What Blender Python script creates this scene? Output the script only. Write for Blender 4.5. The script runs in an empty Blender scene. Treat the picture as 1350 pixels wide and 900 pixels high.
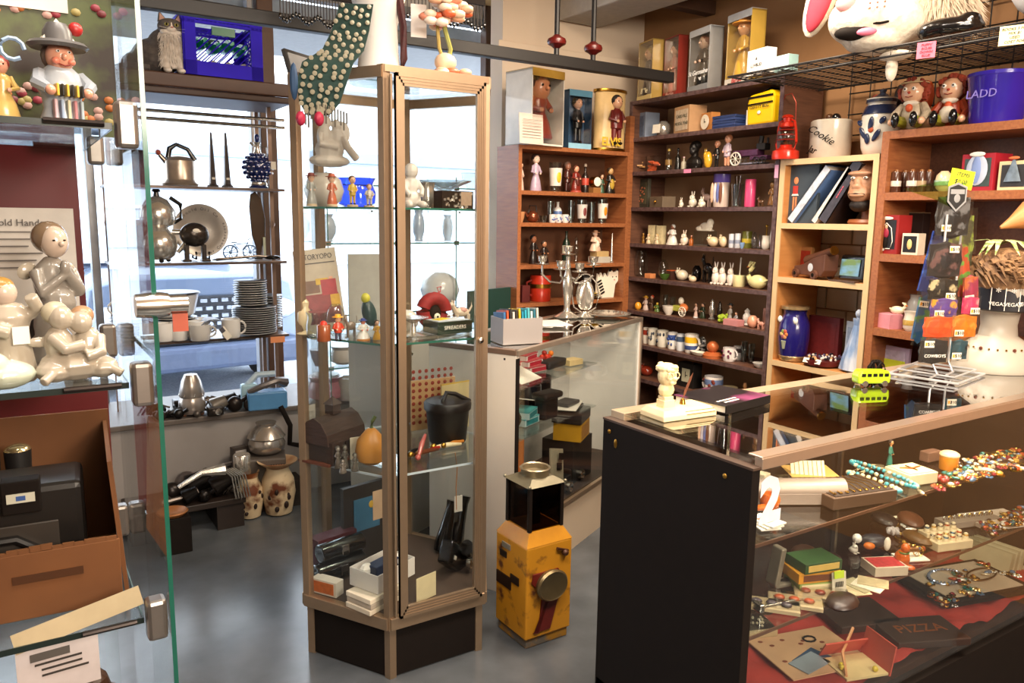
import bpy, bmesh, math, random
from mathutils import Vector, Matrix
random.seed(7)
SC = bpy.context.scene
COL = SC.collection
# ---------------- camera ----------------
H = 1.45; FPX = 1030.0
PIT = math.radians(9.0); YAW = math.radians(-32.7); ROL = math.radians(0.8)
Fv = Vector((-math.sin(YAW)*math.cos(PIT), math.cos(YAW)*math.cos(PIT), -math.sin(PIT)))
r0 = Vector((math.cos(YAW), math.sin(YAW), 0)); u0 = r0.cross(Fv)
Rv = r0*math.cos(ROL)+u0*math.sin(ROL); Uv = -r0*math.sin(ROL)+u0*math.cos(ROL)
CAM = Vector((0, 0, H))
cd = bpy.data.cameras.new('camera'); cam = bpy.data.objects.new('camera', cd); COL.objects.link(cam)
cd.sensor_width = 36; cd.lens = FPX/1350*36; cd.clip_start = .05
mw = Matrix((Rv, Uv, -Fv)).transposed().to_4x4(); mw.translation = CAM
cam.matrix_world = mw; SC.camera = cam
# ---------------- light ----------------
W = bpy.data.worlds.new('world'); SC.world = W; W.use_nodes = True
bg = W.node_tree.nodes['Background']
bg.inputs[0].default_value = (.90, .94, 1, 1); bg.inputs[1].default_value = 5.0
def area(name, loc, size, power, col, rot=(0, 0, 0), sy=None):
    l = bpy.data.lights.new(name, 'AREA'); l.energy = power; l.color = col; l.size = size
    if sy: l.shape = 'RECTANGLE'; l.size_y = sy
    o = bpy.data.objects.new(name, l); o.location = loc; o.rotation_euler = rot; COL.objects.link(o); return o
WARM = (1, .83, .64)
area('ceiling_lamp_counter', (1.9, .55, 2.66), .7, 44, WARM, sy=.6)
area('ceiling_lamp_shelves', (1.95, 2.0, 2.66), .7, 46, WARM, sy=.5)
area('added_fill_light', (1.0, -1.5, 2.15), 1.4, 92, (1, .86, .7), (math.radians(80), 0, math.radians(-24)), sy=.8)  # added fill behind the camera, brightens the shelves from the front; no fitting there
area('ceiling_lamp_front', (.55, .9, 2.66), 1.2, 36, (1, .9, .8), sy=.4)
area('showcase_lamp', (1.9, 1.07, .935), .9, 3.2, WARM, sy=.04)
SC.cycles.transparent_max_bounces = 48; SC.cycles.max_bounces = 12
SC.view_settings.view_transform = 'Standard'; SC.view_settings.look = 'None'
SC.view_settings.gamma = 1; SC.view_settings.exposure = 0.44
# ---------------- helpers ----------------
PI = math.pi
def ray(x, y): return Fv+Rv*((x-675)/FPX)-Uv*((y-450)/FPX)
def atx(x, y, X): d = ray(x, y); return CAM+d*(X/d.x)
def aty(x, y, Y): d = ray(x, y); return CAM+d*(Y/d.y)
def atz(x, y, z): d = ray(x, y); return CAM+d*((z-H)/d.z)
def pr(p): q = Vector(p)-CAM; w = q.dot(Fv); return 675+FPX*q.dot(Rv)/w, 450-FPX*q.dot(Uv)/w, w
def on(zone, px, off=0):          # the point of a shelf that a photo column meets
    ax, pl, z = zone[:3]; y = 300
    for k in range(6):
        p = atx(px, y, pl+off) if ax == 'x' else aty(px, y, pl+off)
        p.z = z; y = pr(p)[1]
    return p, pr(p)[2]/FPX
def lin(c): return c/12.92 if c <= .04045 else ((c+.055)/1.055)**2.4
def rgb(h):
    if not isinstance(h, str): return tuple(h)
    h = h.lstrip('#'); h = ''.join(c*2 for c in h) if len(h) == 3 else h
    return tuple(lin(int(h[i:i+2], 16)/255) for i in (0, 2, 4))
MC = {}
def M(col, rough=.45, metal=0, noise=.12, scale=30, bump=0, coat=0, emit=0, trans=0, alpha=1):
    key = (col, rough, metal, noise, scale, bump, coat, emit, trans, alpha)
    if key in MC: return MC[key]
    m = bpy.data.materials.new('mat'); m.use_nodes = True; nt = m.node_tree; N = nt.nodes; L = nt.links
    b = N['Principled BSDF']; c = rgb(col)
    b.inputs['Roughness'].default_value = rough; b.inputs['Metallic'].default_value = metal
    b.inputs['Coat Weight'].default_value = coat
    b.inputs['Transmission Weight'].default_value = trans; b.inputs['Alpha'].default_value = alpha
    if emit: b.inputs['Emission Color'].default_value = (*c, 1); b.inputs['Emission Strength'].default_value = emit
    tc = N.new('ShaderNodeTexCoord'); nz = N.new('ShaderNodeTexNoise'); nz.inputs['Scale'].default_value = scale; nz.inputs['Detail'].default_value = 4
    L.new(tc.outputs['Object'], nz.inputs['Vector'])
    mx = N.new('ShaderNodeMix'); mx.data_type = 'RGBA'
    mx.inputs[6].default_value = tuple(min(1, v*(1+noise)) for v in c)+(1,); mx.inputs[7].default_value = tuple(v*(1-noise*1.6) for v in c)+(1,)
    L.new(nz.outputs['Fac'], mx.inputs[0]); L.new(mx.outputs[2], b.inputs['Base Color'])
    if bump:
        bp = N.new('ShaderNodeBump'); bp.inputs['Strength'].default_value = bump; bp.inputs['Distance'].default_value = .004
        L.new(nz.outputs['Fac'], bp.inputs['Height']); L.new(bp.outputs[0], b.inputs['Normal'])
    MC[key] = m; return m
def glassmat(name, tint=(.96, .975, .97), refl=1.0, rough=.0, ior=1.5):
    m = bpy.data.materials.new(name); m.use_nodes = True; nt = m.node_tree; N = nt.nodes; L = nt.links; N.remove(N['Principled BSDF'])
    o = N['Material Output']; t = N.new('ShaderNodeBsdfTransparent'); t.inputs[0].default_value = (*tint, 1)
    g = N.new('ShaderNodeBsdfGlossy'); g.inputs['Roughness'].default_value = rough
    f = N.new('ShaderNodeFresnel'); ge = N.new('ShaderNodeNewGeometry')     # pane seen from inside its own thickness keeps the same reflectance
    mr = N.new('ShaderNodeMapRange'); mr.inputs[3].default_value = ior; mr.inputs[4].default_value = 1/ior
    L.new(ge.outputs['Backfacing'], mr.inputs[0]); L.new(mr.outputs[0], f.inputs[0])
    mt = N.new('ShaderNodeMath'); mt.operation = 'MULTIPLY'; mt.inputs[1].default_value = refl; mt.use_clamp = True
    mx = N.new('ShaderNodeMixShader'); L.new(f.outputs[0], mt.inputs[0]); L.new(mt.outputs[0], mx.inputs[0])
    L.new(t.outputs[0], mx.inputs[1]); L.new(g.outputs[0], mx.inputs[2]); L.new(mx.outputs[0], o.inputs[0]); return m
GL = glassmat('clear_glass'); GLT = glassmat('counter_glass', (.9, .91, .9), 2.0)
GLW = glassmat('window_glass', (.95, .98, 1), .7); GLS = glassmat('shelf_glass', (.93, .96, .95), 1.1)
GLC = glassmat('crystal', (.82, .86, .86), 2.2, .05); ACET = glassmat('acetate', (.96, .96, .95), 1.6, .06)
GLB = glassmat('blue_glass', (.12, .25, .85), 1.8, .03); EDGE = M('#27705f', .15, 0, .1, 20, trans=.3)
def twotone(c1, c2, scale=8, rough=.5, pos=.5, width=.06, bump=0, metal=0, stretch=(1, 1, 1), detail=4):
    m = bpy.data.materials.new('twotone'); m.use_nodes = True; nt = m.node_tree; N = nt.nodes; L = nt.links; b = N['Principled BSDF']
    b.inputs['Roughness'].default_value = rough; b.inputs['Metallic'].default_value = metal
    tc = N.new('ShaderNodeTexCoord'); mp = N.new('ShaderNodeMapping'); mp.inputs['Scale'].default_value = stretch
    nz = N.new('ShaderNodeTexNoise'); nz.inputs['Scale'].default_value = scale; nz.inputs['Detail'].default_value = detail
    cr = N.new('ShaderNodeValToRGB'); cr.color_ramp.elements[0].position = pos-width; cr.color_ramp.elements[1].position = pos+width
    cr.color_ramp.elements[0].color = (*rgb(c1), 1); cr.color_ramp.elements[1].color = (*rgb(c2), 1)
    L.new(tc.outputs['Object'], mp.inputs[0]); L.new(mp.outputs[0], nz.inputs['Vector']); L.new(nz.outputs['Fac'], cr.inputs[0]); L.new(cr.outputs[0], b.inputs['Base Color'])
    if bump:
        bp = N.new('ShaderNodeBump'); bp.inputs['Strength'].default_value = bump; bp.inputs['Distance'].default_value = .005
        L.new(nz.outputs['Fac'], bp.inputs['Height']); L.new(bp.outputs[0], b.inputs['Normal'])
    return m
OAK = twotone('#80482a', '#a5683e', 7, .42, .5, .25, .1, stretch=(1.2, 1.2, 14)); OAKH = twotone('#80482a', '#a5683e', 7, .42, .5, .25, .1, stretch=(14, 1.2, 14))
OAKY = twotone('#80482a', '#a5683e', 7, .42, .5, .25, .1, stretch=(14, 1.2, 14))
WALN = twotone('#54362a', '#6e4a38', 8, .5, .5, .25, .1, stretch=(12, 1, 12)); WBACK = twotone('#b08a68', '#c09a78', 3, .7, .5, .3)
TAN = twotone('#b87a42', '#c88c52', 6, .5, .5, .25, stretch=(8, 1, 8)); CREAM = M('#d2b488', .5, 0, .06, 12)
BRONZE = M('#a58d74', .34, .75, .06, 40); STEEL = M('#c9c6c0', .22, 1, .06, 30); SILV = M('#d6d0c6', .2, .8, .1, 25); ALU = M('#cdb9a6', .3, .8, .05, 30)
BLK = M('#17110e', .75, 0, .15, 30); BLK.node_tree.nodes['Principled BSDF'].inputs['Specular IOR Level'].default_value = .15; BLKG = M('#0d0c0d', .18, 0, .1, 30, coat=.6); BLKM = M('#120e0d', .55, 0, .1, 30)
WHT = M('#eae6de', .4, 0, .04, 20); PAPER = M('#ece6d8', .7, 0, .05, 30); PORC = M('#ece2cf', .16, 0, .05, 12, coat=.6); BRASS = M('#b58a3c', .28, 1, .1, 30)
class B:
    def __init__(s, T=None): s.v = []; s.f = []; s.mi = []; s.ms = []; s.T = T or Matrix()
    def add(s, vs, fs, mat, T=None):
        if mat not in s.ms: s.ms.append(mat)
        i = s.ms.index(mat); n = len(s.v); X = s.T @ T if T is not None else s.T
        s.v += [tuple(X @ Vector(v)) for v in vs]; s.f += [tuple(n+k for k in f) for f in fs]; s.mi += [i]*len(fs); return s
    def box(s, c, d, mat, rz=0, rx=0, ry=0):
        x, y, z = (k/2 for k in d)
        vs = [(a*x, b*y, e*z) for a in (-1, 1) for b in (-1, 1) for e in (-1, 1)]
        T = Matrix.Translation(c) @ Matrix.Rotation(rz, 4, 'Z') @ Matrix.Rotation(ry, 4, 'Y') @ Matrix.Rotation(rx, 4, 'X')
        return s.add(vs, [(0, 1, 3, 2), (4, 6, 7, 5), (0, 4, 5, 1), (2, 3, 7, 6), (0, 2, 6, 4), (1, 5, 7, 3)], mat, T)
    def lathe(s, prof, mat, n=14, c=(0, 0, 0), sc=(1, 1), T=None):
        vs = []; fs = []; m = len(prof)
        for r, z in prof:
            for k in range(n): a = 2*PI*k/n; vs.append((r*math.cos(a)*sc[0], r*math.sin(a)*sc[1], z))
        for j in range(m-1):
            for k in range(n): fs.append((j*n+k, j*n+(k+1) % n, (j+1)*n+(k+1) % n, (j+1)*n+k))
        if prof[0][0] > 1e-6: fs.append(tuple(range(n))[::-1])
        if prof[-1][0] > 1e-6: fs.append(tuple(range((m-1)*n, m*n)))
        X = Matrix.Translation(c)
        return s.add(vs, fs, mat, X @ T if T is not None else X)
    def ball(s, c, r, mat, nu=10, nv=6, rot=None):
        if not isinstance(r, tuple): r = (r, r, r)
        prof = [(math.sin(PI*j/nv), -math.cos(PI*j/nv)) for j in range(nv+1)]
        prof[0] = (1e-3, -1); prof[-1] = (1e-3, 1)
        T = (rot if rot is not None else Matrix()) @ Matrix.Diagonal((*r, 1))
        return s.lathe(prof, mat, nu, c, T=T)
    def tube(s, pts, r, mat, n=6, close=False):
        pts = [Vector(p) for p in pts]; m = len(pts); rs = r if isinstance(r, (list, tuple)) else [r]*m
        vs = []; fs = []; up = Vector((0, 0, 1))
        for i, p in enumerate(pts):
            t = (pts[(i+1) % m]-pts[i-1]) if close else (pts[min(i+1, m-1)]-pts[max(i-1, 0)])
            if t.length < 1e-9: t = Vector((0, 0, 1))
            t.normalize(); a = t.cross(up)
            if a.length < .15: a = t.cross(Vector((1, 0, 0)))
            a.normalize(); b = t.cross(a)
            for k in range(n): q = 2*PI*k/n; vs.append(tuple(p+(a*math.cos(q)+b*math.sin(q))*rs[i]))
        for i in range(m if close else m-1):
            for k in range(n): j = (i+1) % m; fs.append((i*n+k, i*n+(k+1) % n, j*n+(k+1) % n, j*n+k))
        if not close: fs += [tuple(range(n))[::-1], tuple(range((m-1)*n, m*n))]
        return s.add(vs, fs, mat)
    def prism(s, pts, y0, y1, mat, T=None):      # XZ outline extruded along Y
        n = len(pts); vs = [(x, y0, z) for x, z in pts]+[(x, y1, z) for x, z in pts]
        return s.add(vs, [tuple(range(n)), tuple(range(n, 2*n))[::-1]]+[((k+1) % n, k, n+k, n+(k+1) % n) for k in range(n)], mat, T)
    def slab(s, pts, z0, z1, mat):               # XY outline extruded along Z
        n = len(pts); vs = [(x, y, z0) for x, y in pts]+[(x, y, z1) for x, y in pts]
        return s.add(vs, [tuple(range(n))[::-1], tuple(range(n, 2*n))]+[(k, (k+1) % n, n+(k+1) % n, n+k) for k in range(n)], mat)
    def go(s, name, parent=None, smooth=False, bevel=0, remesh=0, label=None, sub=0):
        me = bpy.data.meshes.new(name); me.from_pydata(s.v, [], s.f)
        for m in s.ms: me.materials.append(m)
        me.polygons.foreach_set('material_index', s.mi)
        if smooth: me.polygons.foreach_set('use_smooth', [True]*len(s.f))
        bm = bmesh.new(); bm.from_mesh(me); bmesh.ops.recalc_face_normals(bm, faces=bm.faces); bm.to_mesh(me); bm.free()
        if smooth:
            try: me.set_sharp_from_angle(angle=math.radians(42))
            except Exception: pass
        o = bpy.data.objects.new(name, me); COL.objects.link(o)
        if parent: o.parent = parent
        if bevel:
            m = o.modifiers.new('b', 'BEVEL'); m.width = bevel; m.segments = 2; m.limit_method = 'ANGLE'
        if remesh:
            m = o.modifiers.new('r', 'REMESH'); m.mode = 'VOXEL'; m.voxel_size = remesh; m.use_smooth_shade = True
            m2 = o.modifiers.new('s', 'SMOOTH'); m2.factor = .5; m2.iterations = 3
        if label: o['label'] = label
        return o
ORD = 'first second third fourth fifth sixth seventh eighth ninth tenth eleventh twelfth thirteenth fourteenth fifteenth sixteenth seventeenth eighteenth nineteenth twentieth'.split()+['twenty-'+q for q in ('first', 'second', 'third', 'fourth')]
def tag(o, label, cat, group=None):
    o['label'] = label; o['category'] = cat
    if group: o['group'] = group
    return o
def thing(name, label, cat, loc=(0, 0, 0), rz=0, group=None):
    o = bpy.data.objects.new(name, None); o.empty_display_size = .05; COL.objects.link(o); o.location = loc; o.rotation_euler = (0, 0, rz)
    return tag(o, label, cat, group)
def struct(name, b, **k): o = b.go(name, **k); o['kind'] = 'structure'; return o
def text(s, size, mat, parent, loc, rot=(PI/2, 0, 0), ext=.0006, name='lettering', align='CENTER', wide=1, shear=0, mirror=False, bold=0):
    c = bpy.data.curves.new('t', 'FONT'); c.body = s; c.size = size; c.extrude = ext; c.align_x = align; c.align_y = 'CENTER'; c.resolution_u = 2; c.shear = shear; c.offset = bold
    c.fill_mode = 'BOTH'
    t = bpy.data.objects.new('t', c); me = bpy.data.meshes.new_from_object(t); bpy.data.objects.remove(t)
    me.materials.clear(); me.materials.append(mat); me.transform(Matrix.Diagonal((-wide if mirror else wide, 1, 1, 1)))
    if mirror: me.flip_normals()
    o = bpy.data.objects.new(name, me); COL.objects.link(o); o.location = loc; o.rotation_euler = rot; o.parent = parent; return o
def put(zone, px, name, label, cat, off=.08, yaw=0, group=None, dz=0):
    p, k = on(zone, px, off); rz = (-PI/2 if zone[0] == 'x' else 0)+math.radians(yaw)
    return thing(name, label, cat, (p.x, p.y, p.z+dz), rz, group), k
# ---------------- item makers: (root, w, h, ...) front is local -Y ----------------
def lettered(r, t, w, z, y, col, sz=None): text(t, sz or w*1.5/len(t), M(col, .6), r, (0, y, z))
def m_box(r, w, h, d=None, col='#999', face=None, txt=None, tcol='#222', top=None, body='carton', facename='printed_face', rough=.55, ts=None, metal=0):
    d = d or w*.8; B().box((0, 0, h/2), (w, d, h), M(col, rough, metal)).go(body, r, bevel=.001)
    if face: B().box((0, -d/2-.0006, h/2), (w*.8, .0016, h*.75), M(face, .5, 0, .35, 60)).go(facename, r)
    if top: B().box((0, 0, h+.0015), (w*1.01, d*1.01, .004), M(top)).go('lid', r)
    for i, t in enumerate((txt or '').split('/') if txt else []):
        n = len(txt.split('/')); lettered(r, t, w*.85, h*(.5+(n-1)*.13-.26*i), -d/2-.002, tcol, ts)
def m_mug(r, w, h, col='#ece6da', band=None, side=1, band2=None, motif=None):
    R = w*.5; m = M(col, .2, 0, .05, 20, coat=.5)
    B().lathe([(R*.85, 0), (R*.95, h*.06), (R, h*.5), (R, h), (R*.9, h), (R*.88, h*.1), (.001, h*.08)], m, 18).go('body', r, True)
    a = [(side*R*(.95+.62*math.sin(t)), 0, h*(.52+.33*math.cos(t))) for t in [PI*k/8 for k in range(9)]]
    B().tube(a, h*.06, m, 6).go('handle', r, True)
    if band: B().lathe([(R*1.01, h*.55), (R*1.015, h*.56), (R*1.015, h*.85), (R*1.01, h*.86)], M(band, .3), 18).go('painted_band', r, True)
    if band2: B().lathe([(R*1.01, h*.2), (R*1.015, h*.21), (R*1.015, h*.4), (R*1.01, h*.41)], M(band2, .3), 18).go('painted_band', r, True)
    if motif:
        b = B()
        for k in range(7): t = random.uniform(-1, 1)-PI/2; b.ball((R*math.cos(t), R*math.sin(t), h*random.uniform(.25, .8)), (R*.2, R*.2, h*.1), M(motif, .3), 6, 4)
        b.go('painted_motif', r, True)
def m_glass(r, w, h, mat=None, band=None, fill=None):
    R = w/2; B().lathe([(R*.75, 0), (R, h), (R*.94, h), (R*.7, h*.08), (.001, h*.07)], mat or GLC, 16).go('body', r, True)
    if band:
        B().lathe([(R*.83, h*.2), (R*1.0, h*.8)], M(band, .3), 16).go('white_band', r, True)
    if fill: B().ball((0, -R*.88, h*.5), (R*.4, R*.12, h*.2), M(fill, .4)).go('painted_motif', r, True)
PROF = {
 'vase': [(.3, 0), (.36, .03), (.3, .08), (.46, .3), (.5, .55), (.42, .78), (.3, .88), (.34, .97), (.4, 1)],
 'urn': [(.34, 0), (.38, .03), (.45, .15), (.5, .45), (.48, .7), (.38, .84), (.35, .9), (.4, 1)],
 'bottle': [(.48, 0), (.5, .04), (.5, .55), (.4, .68), (.16, .78), (.15, .95), (.2, 1)],
 'shaker': [(.3, 0), (.5, .06), (.25, .15), (.45, .4), (.42, .6), (.25, .72), (.3, .85), (.12, .95), (.05, 1)],
 'jar': [(.42, 0), (.5, .08), (.5, .6), (.35, .7), (.4, .74), (.4, .86), (.3, .97), (.1, 1)],
 'pot': [(.3, 0), (.48, .15), (.5, .5), (.42, .8), (.46, .92), (.5, 1)],
 'bowl': [(.22, 0), (.24, .08), (.42, .5), (.5, 1)],
 'round': [(.2, 0), (.42, .18), (.5, .48), (.42, .8), (.2, 1)],
 'spire': [(.5, 0), (.5, .03), (.35, .05), (.3, .1), (.1, .97), (.06, 1)],
 'flask': [(.3, 0), (.5, .1), (.45, .3), (.2, .55), (.15, .8), (.22, 1)],
 'cyl': [(.48, 0), (.5, .03), (.5, .97), (.47, 1)],
}
def m_turn(r, w, h, prof='vase', mat=None, col='#888', rough=.25, metal=0, cap=None, body='body', band=None, n=18, coat=.4, neck=None):
    m = mat or M(col, rough, metal, .1, 25, coat=coat)
    B().lathe([(a*w, b*h) for a, b in PROF[prof]], m, n).go(body, r, True)
    if cap: B().lathe([(w*.18, h*.99), (w*.22, h), (w*.22, h*1.08), (w*.1, h*1.12)], M(cap, .3), 12).go('cap', r, True)
    if band: B().lathe([(w*.505, h*.3), (w*.51, h*.31), (w*.51, h*.55), (w*.505, h*.56)], M(band, .35, 0, .3, 80), n).go('painted_band', r, True)
def m_fig(r, w, h, dress='#8aa', skin='#e0b090', hair='#4a2c18', hat=None, base=None, legs=False, arm=None, apron=None, rough=.3, hs=1):
    D = M(dress, rough, 0, .15, 60, coat=.3); S = M(skin, rough, 0, .05, 30, coat=.3); z0 = 0
    if base: B().lathe([(w*.45, 0), (w*.45, h*.06), (w*.38, h*.08)], M(base, .4), 14).go('base', r, True); z0 = h*.07
    hh = h-z0; b = B()
    if legs:
        B().lathe([(w*.16, z0+hh*.3), (w*.3, z0+hh*.34), (w*.3, z0+hh*.5), (w*.24, z0+hh*.68), (w*.09, z0+hh*.76)], D, 12, sc=(1, .75)).go('torso', r, True)
        for s in (-1, 1): B().tube([(s*w*.13, 0, z0+hh*.36), (s*w*.15, 0, z0+hh*.06)], [w*.13, w*.09], M(arm or dress, rough), 8).ball((s*w*.15, -w*.07, z0+hh*.035), (w*.1, w*.16, hh*.035), BLK, 8, 5).go('leg', r, True)
    else:
        B().lathe([(w*.42, z0), (w*.45, z0+hh*.03), (w*.34, z0+hh*.28), (w*.2, z0+hh*.45), (w*.26, z0+hh*.62), (w*.22, z0+hh*.7), (w*.07, z0+hh*.76)], D, 14, sc=(1, .75)).go('dress', r, True)
    for s in (-1, 1):
        B().tube([(s*w*.2, 0, z0+hh*.68), (s*w*.38, -w*.06, z0+hh*.52), (s*w*.2, -w*.28, z0+hh*.47)], [w*.1, w*.09, w*.06], D, 7).ball((s*w*.18, -w*.31, z0+hh*.47), w*.07, S, 6, 4).go('arm', r, True)
    hr = min(hh*.13, w*.3)*hs; hz = z0+hh*.86
    B().ball((0, 0, hz), (hr*.9, hr*.9, hr*1.05), S, 12, 8).ball((0, -hr*.92, hz-hr*.1), hr*.17, S, 6, 4).ball((-hr*.35, -hr*.8, hz+hr*.1), hr*.1, BLK, 6, 4).ball((hr*.35, -hr*.8, hz+hr*.1), hr*.1, BLK, 6, 4).tube([(0, 0, z0+hh*.7), (0, 0, hz-hr*.5)], hr*.4, S, 8).go('head', r, True)
    B().ball((0, hr*.22, hz+hr*.25), (hr*1.05, hr*.98, hr*1.0), M(hair, .6, 0, .3, 90), 10, 7).go('hair', r, True)
    if hat: B().lathe([(hr*1.7, hz+hr*.55), (hr*1.7, hz+hr*.7), (hr*.95, hz+hr*.75), (hr*.8, hz+hr*1.4), (hr*.3, hz+hr*1.5)], M(hat, .5), 12).go('hat', r, True)
    if apron: B().ball((0, -w*.2, z0+hh*.35), (w*.2, w*.16, hh*.22), M(apron, .4), 8, 6).go('apron', r, True)
def m_animal(r, w, h, kind='rabbit', col='#e6dccb', col2=None, rough=.2, side=1, mat=None):
    m = mat or M(col, rough, 0, .08, 25, coat=.5); c2 = M(col2 or '#222', .4); s = side; vx = max(min(w, h)*.04, .0012)
    if kind == 'rabbit':
        b = B().ball((0, 0, h*.3), (w*.42, w*.38, h*.3), m).ball((0, -w*.1, h*.6), (w*.28, w*.26, h*.18), m).ball((0, -w*.3, h*.56), w*.1, m, 6, 4).ball((-w*.2, -w*.3, h*.06), (w*.13, w*.2, h*.06), m, 6, 4).ball((w*.2, -w*.3, h*.06), (w*.13, w*.2, h*.06), m, 6, 4).ball((0, w*.38, h*.2), w*.12, m, 6, 4)
        b.go('body', r, True)
        for q in (-1, 1): B().ball((q*w*.13, 0, h*.85), (w*.07, w*.05, h*.17), m, 8, 6, Matrix.Rotation(q*.2, 4, 'Y')).go('ear', r, True)
        B().ball((-w*.12, -w*.33, h*.63), w*.04, c2, 5, 4).ball((w*.12, -w*.33, h*.63), w*.04, c2, 5, 4).go('eyes', r, True)
    elif kind in ('swan', 'duck'):
        k = .95 if kind == 'swan' else .7
        B().ball((s*w*.05, 0, h*.26), (w*.42, w*.26, h*.26), m, 12, 8).ball((s*w*.42, 0, h*.3), (w*.14, w*.1, h*.06), m, 8, 5, Matrix.Rotation(-s*.5, 4, 'Y')).go('body', r, True)
        n = [(-s*w*.22, 0, h*.3), (-s*w*.4, 0, h*.5), (-s*w*.38, 0, h*.72), (-s*w*.26, 0, h*k), (-s*w*.34, 0, h*(k-.02)), (-s*w*.42, 0, h*(k-.1))] if kind == 'duck' else [(-s*w*.28, 0, h*.25), (-s*w*.42, 0, h*.45), (-s*w*.34, 0, h*.65), (-s*w*.2, 0, h*.8), (-s*w*.2, 0, h*.92), (-s*w*.33, 0, h*.95), (-s*w*.42, 0, h*.8)]
        B().tube(n, [w*.12, w*.1, w*.08, w*.08, w*.09, w*.07, w*.05][:len(n)], m, 8).go('neck', r, True)
        B().lathe([(w*.05, 0), (.001, w*.13)], M(col2 or '#d8762a'), 6, n[-1], T=Matrix.Rotation(-s*PI*.6, 4, 'Y')).go('beak', r, True)
    elif kind == 'round':
        B().ball((0, 0, h*.42), (w*.45, w*.4, h*.42), m, 12, 8).ball((-s*w*.32, -w*.1, h*.62), (w*.2, w*.2, h*.22), m, 8, 6).go('body', r, True)
        for q in (-1, 1): B().ball((-s*w*.34+q*w*.1, -w*.05, h*.88), (w*.05, w*.04, h*.12), m, 6, 4).go('ear', r, True)
        B().ball((-s*w*.45, -w*.26, h*.66), w*.04, c2, 5, 4).ball((-s*w*.3, -w*.29, h*.66), w*.04, c2, 5, 4).go('eyes', r, True)
    else:   # four legged, facing side
        B().ball((0, 0, h*.52), (w*.36, w*.17, h*.2), m, 12, 8).tube([(-s*w*.25, 0, h*.55), (-s*w*.38, 0, h*.8)], [w*.13, w*.09], m, 8).go('body', r, True)
        B().ball((-s*w*.4, 0, h*.84), (w*.13, w*.11, h*.13), m, 8, 6).ball((-s*w*.5, 0, h*.8), (w*.08, w*.07, h*.08), m, 6, 4).go('head', r, True)
        for x in (-.25, .25):
            for y in (-.1, .1): B().tube([(x*w, y*w, h*.45), (x*w, y*w, 0)], [w*.08, w*.05], m, 6).go('leg', r, True)
        for q in (-1, 1): B().ball((-s*w*.36, q*w*.08, h*.97), (w*.035, w*.03, h*.07), m, 6, 4).go('ear', r, True)
        B().tube([(s*w*.34, 0, h*.55), (s*w*.46, 0, h*.75), (s*w*.44, 0, h*.95)], [w*.04, w*.035, w*.02], m, 6).go('tail', r, True)
        if col2: B().ball((w*.05, -w*.02, h*.6), (w*.2, w*.17, h*.14), c2, 8, 6).go('patch', r, True)
def m_book(r, w, h, d=None, col='#345', spine=None, txt=None, tcol='#eee'):
    d = d or .16; c = M(col, .4)
    B().box((0, 0, h/2), (w*.8, d*.97, h*.97), PAPER).go('pages', r)
    b = B().box((-w*.45, 0, h/2), (w*.1, d, h), c).box((w*.45, 0, h/2), (w*.1, d, h), c).go('cover', r)
    B().box((0, -d/2, h/2), (w, .004, h), M(spine or col, .4, 0, .3, 50)).go('spine', r)
    if txt: text(txt, min(w*.7, h/len(txt)*1.3), M(tcol), r, (0, -d/2-.003, h/2), (PI/2, PI/2, 0))
def m_dollbox(r, w, h, d=None, col='#b08a30', inner='#e8d8b0', dress='#7a2b2b', skin='#d9a98a', hair='#2b1a12', hat=None, txt=None, tcol='#fff', top=None, bot=None, legs=False, ts=None, metal=0, drumm=False, tz=.17, baby=False):
    d = d or w*.45; c = M(col, .3, metal, .1, 20, coat=.4); t = w*.04
    if drumm:
        B().lathe([(w/2, 0), (w/2, h*.05), (w*.48, h*.06), (w*.48, h*.94), (w/2, h*.95), (w/2, h)], M(inner, .4), 24, sc=(1, .6)).go('back_panel', r, True); d = w*.6
        for z in (.02, .97): B().lathe([(w*.5, h*(z-.02)), (w*.52, h*(z-.01)), (w*.52, h*(z+.03)), (w*.5, h*(z+.035))], BRASS, 24, sc=(1, .6)).go('metal_rim', r, True)
    else:
        B().box((0, d/2-.003, h/2), (w, .006, h), c).box((0, 0, t/2), (w, d, t), c).box((0, 0, h-t/2), (w, d, t), c).box((-w/2+t/4, 0, h/2), (t/2, d, h), c).box((w/2-t/4, 0, h/2), (t/2, d, h), c).go('carton', r)
        B().box((0, d/2-.008, h/2), (w*.93, .004, h*.93), M(inner, .5, 0, .25, 40)).go('backing_card', r)
    if top: B().box((0, -d/2-.001, h*.95), (w, .003, h*.1), M(top, .3, .3)).box((0, 0, h+.001), (w, d, .003), M(top, .3, .3)).go('top_panel', r)
    if bot: B().box((0, -d/2-.001, h*.05), (w, .003, h*.1), M(bot, .4)).go('base_panel', r)
    dl = bpy.data.objects.new('doll', None); dl.parent = r; dl.location = (0, -d*.15 if not drumm else -w*.3, h*.1); COL.objects.link(dl)
    m_fig(dl, w*(.85 if baby else .62), h*.8, dress, skin, hair, hat, None, legs, hs=1.75 if baby else 1)
    if not drumm: B().box((0, -d/2+.001, h/2), (w*.97, .001, h*.95), ACET).go('window', r)
    for i, tx in enumerate((txt or '').split('/') if txt else []):
        text(tx, ts or w*.26, M(tcol, .4), r, (-w*.2 if drumm else 0, -d/2-.0035-(w*.05 if drumm else 0), h*(tz-.1*i)), shear=.3 if not drumm else 0, bold=.002 if drumm else .0006)
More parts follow.
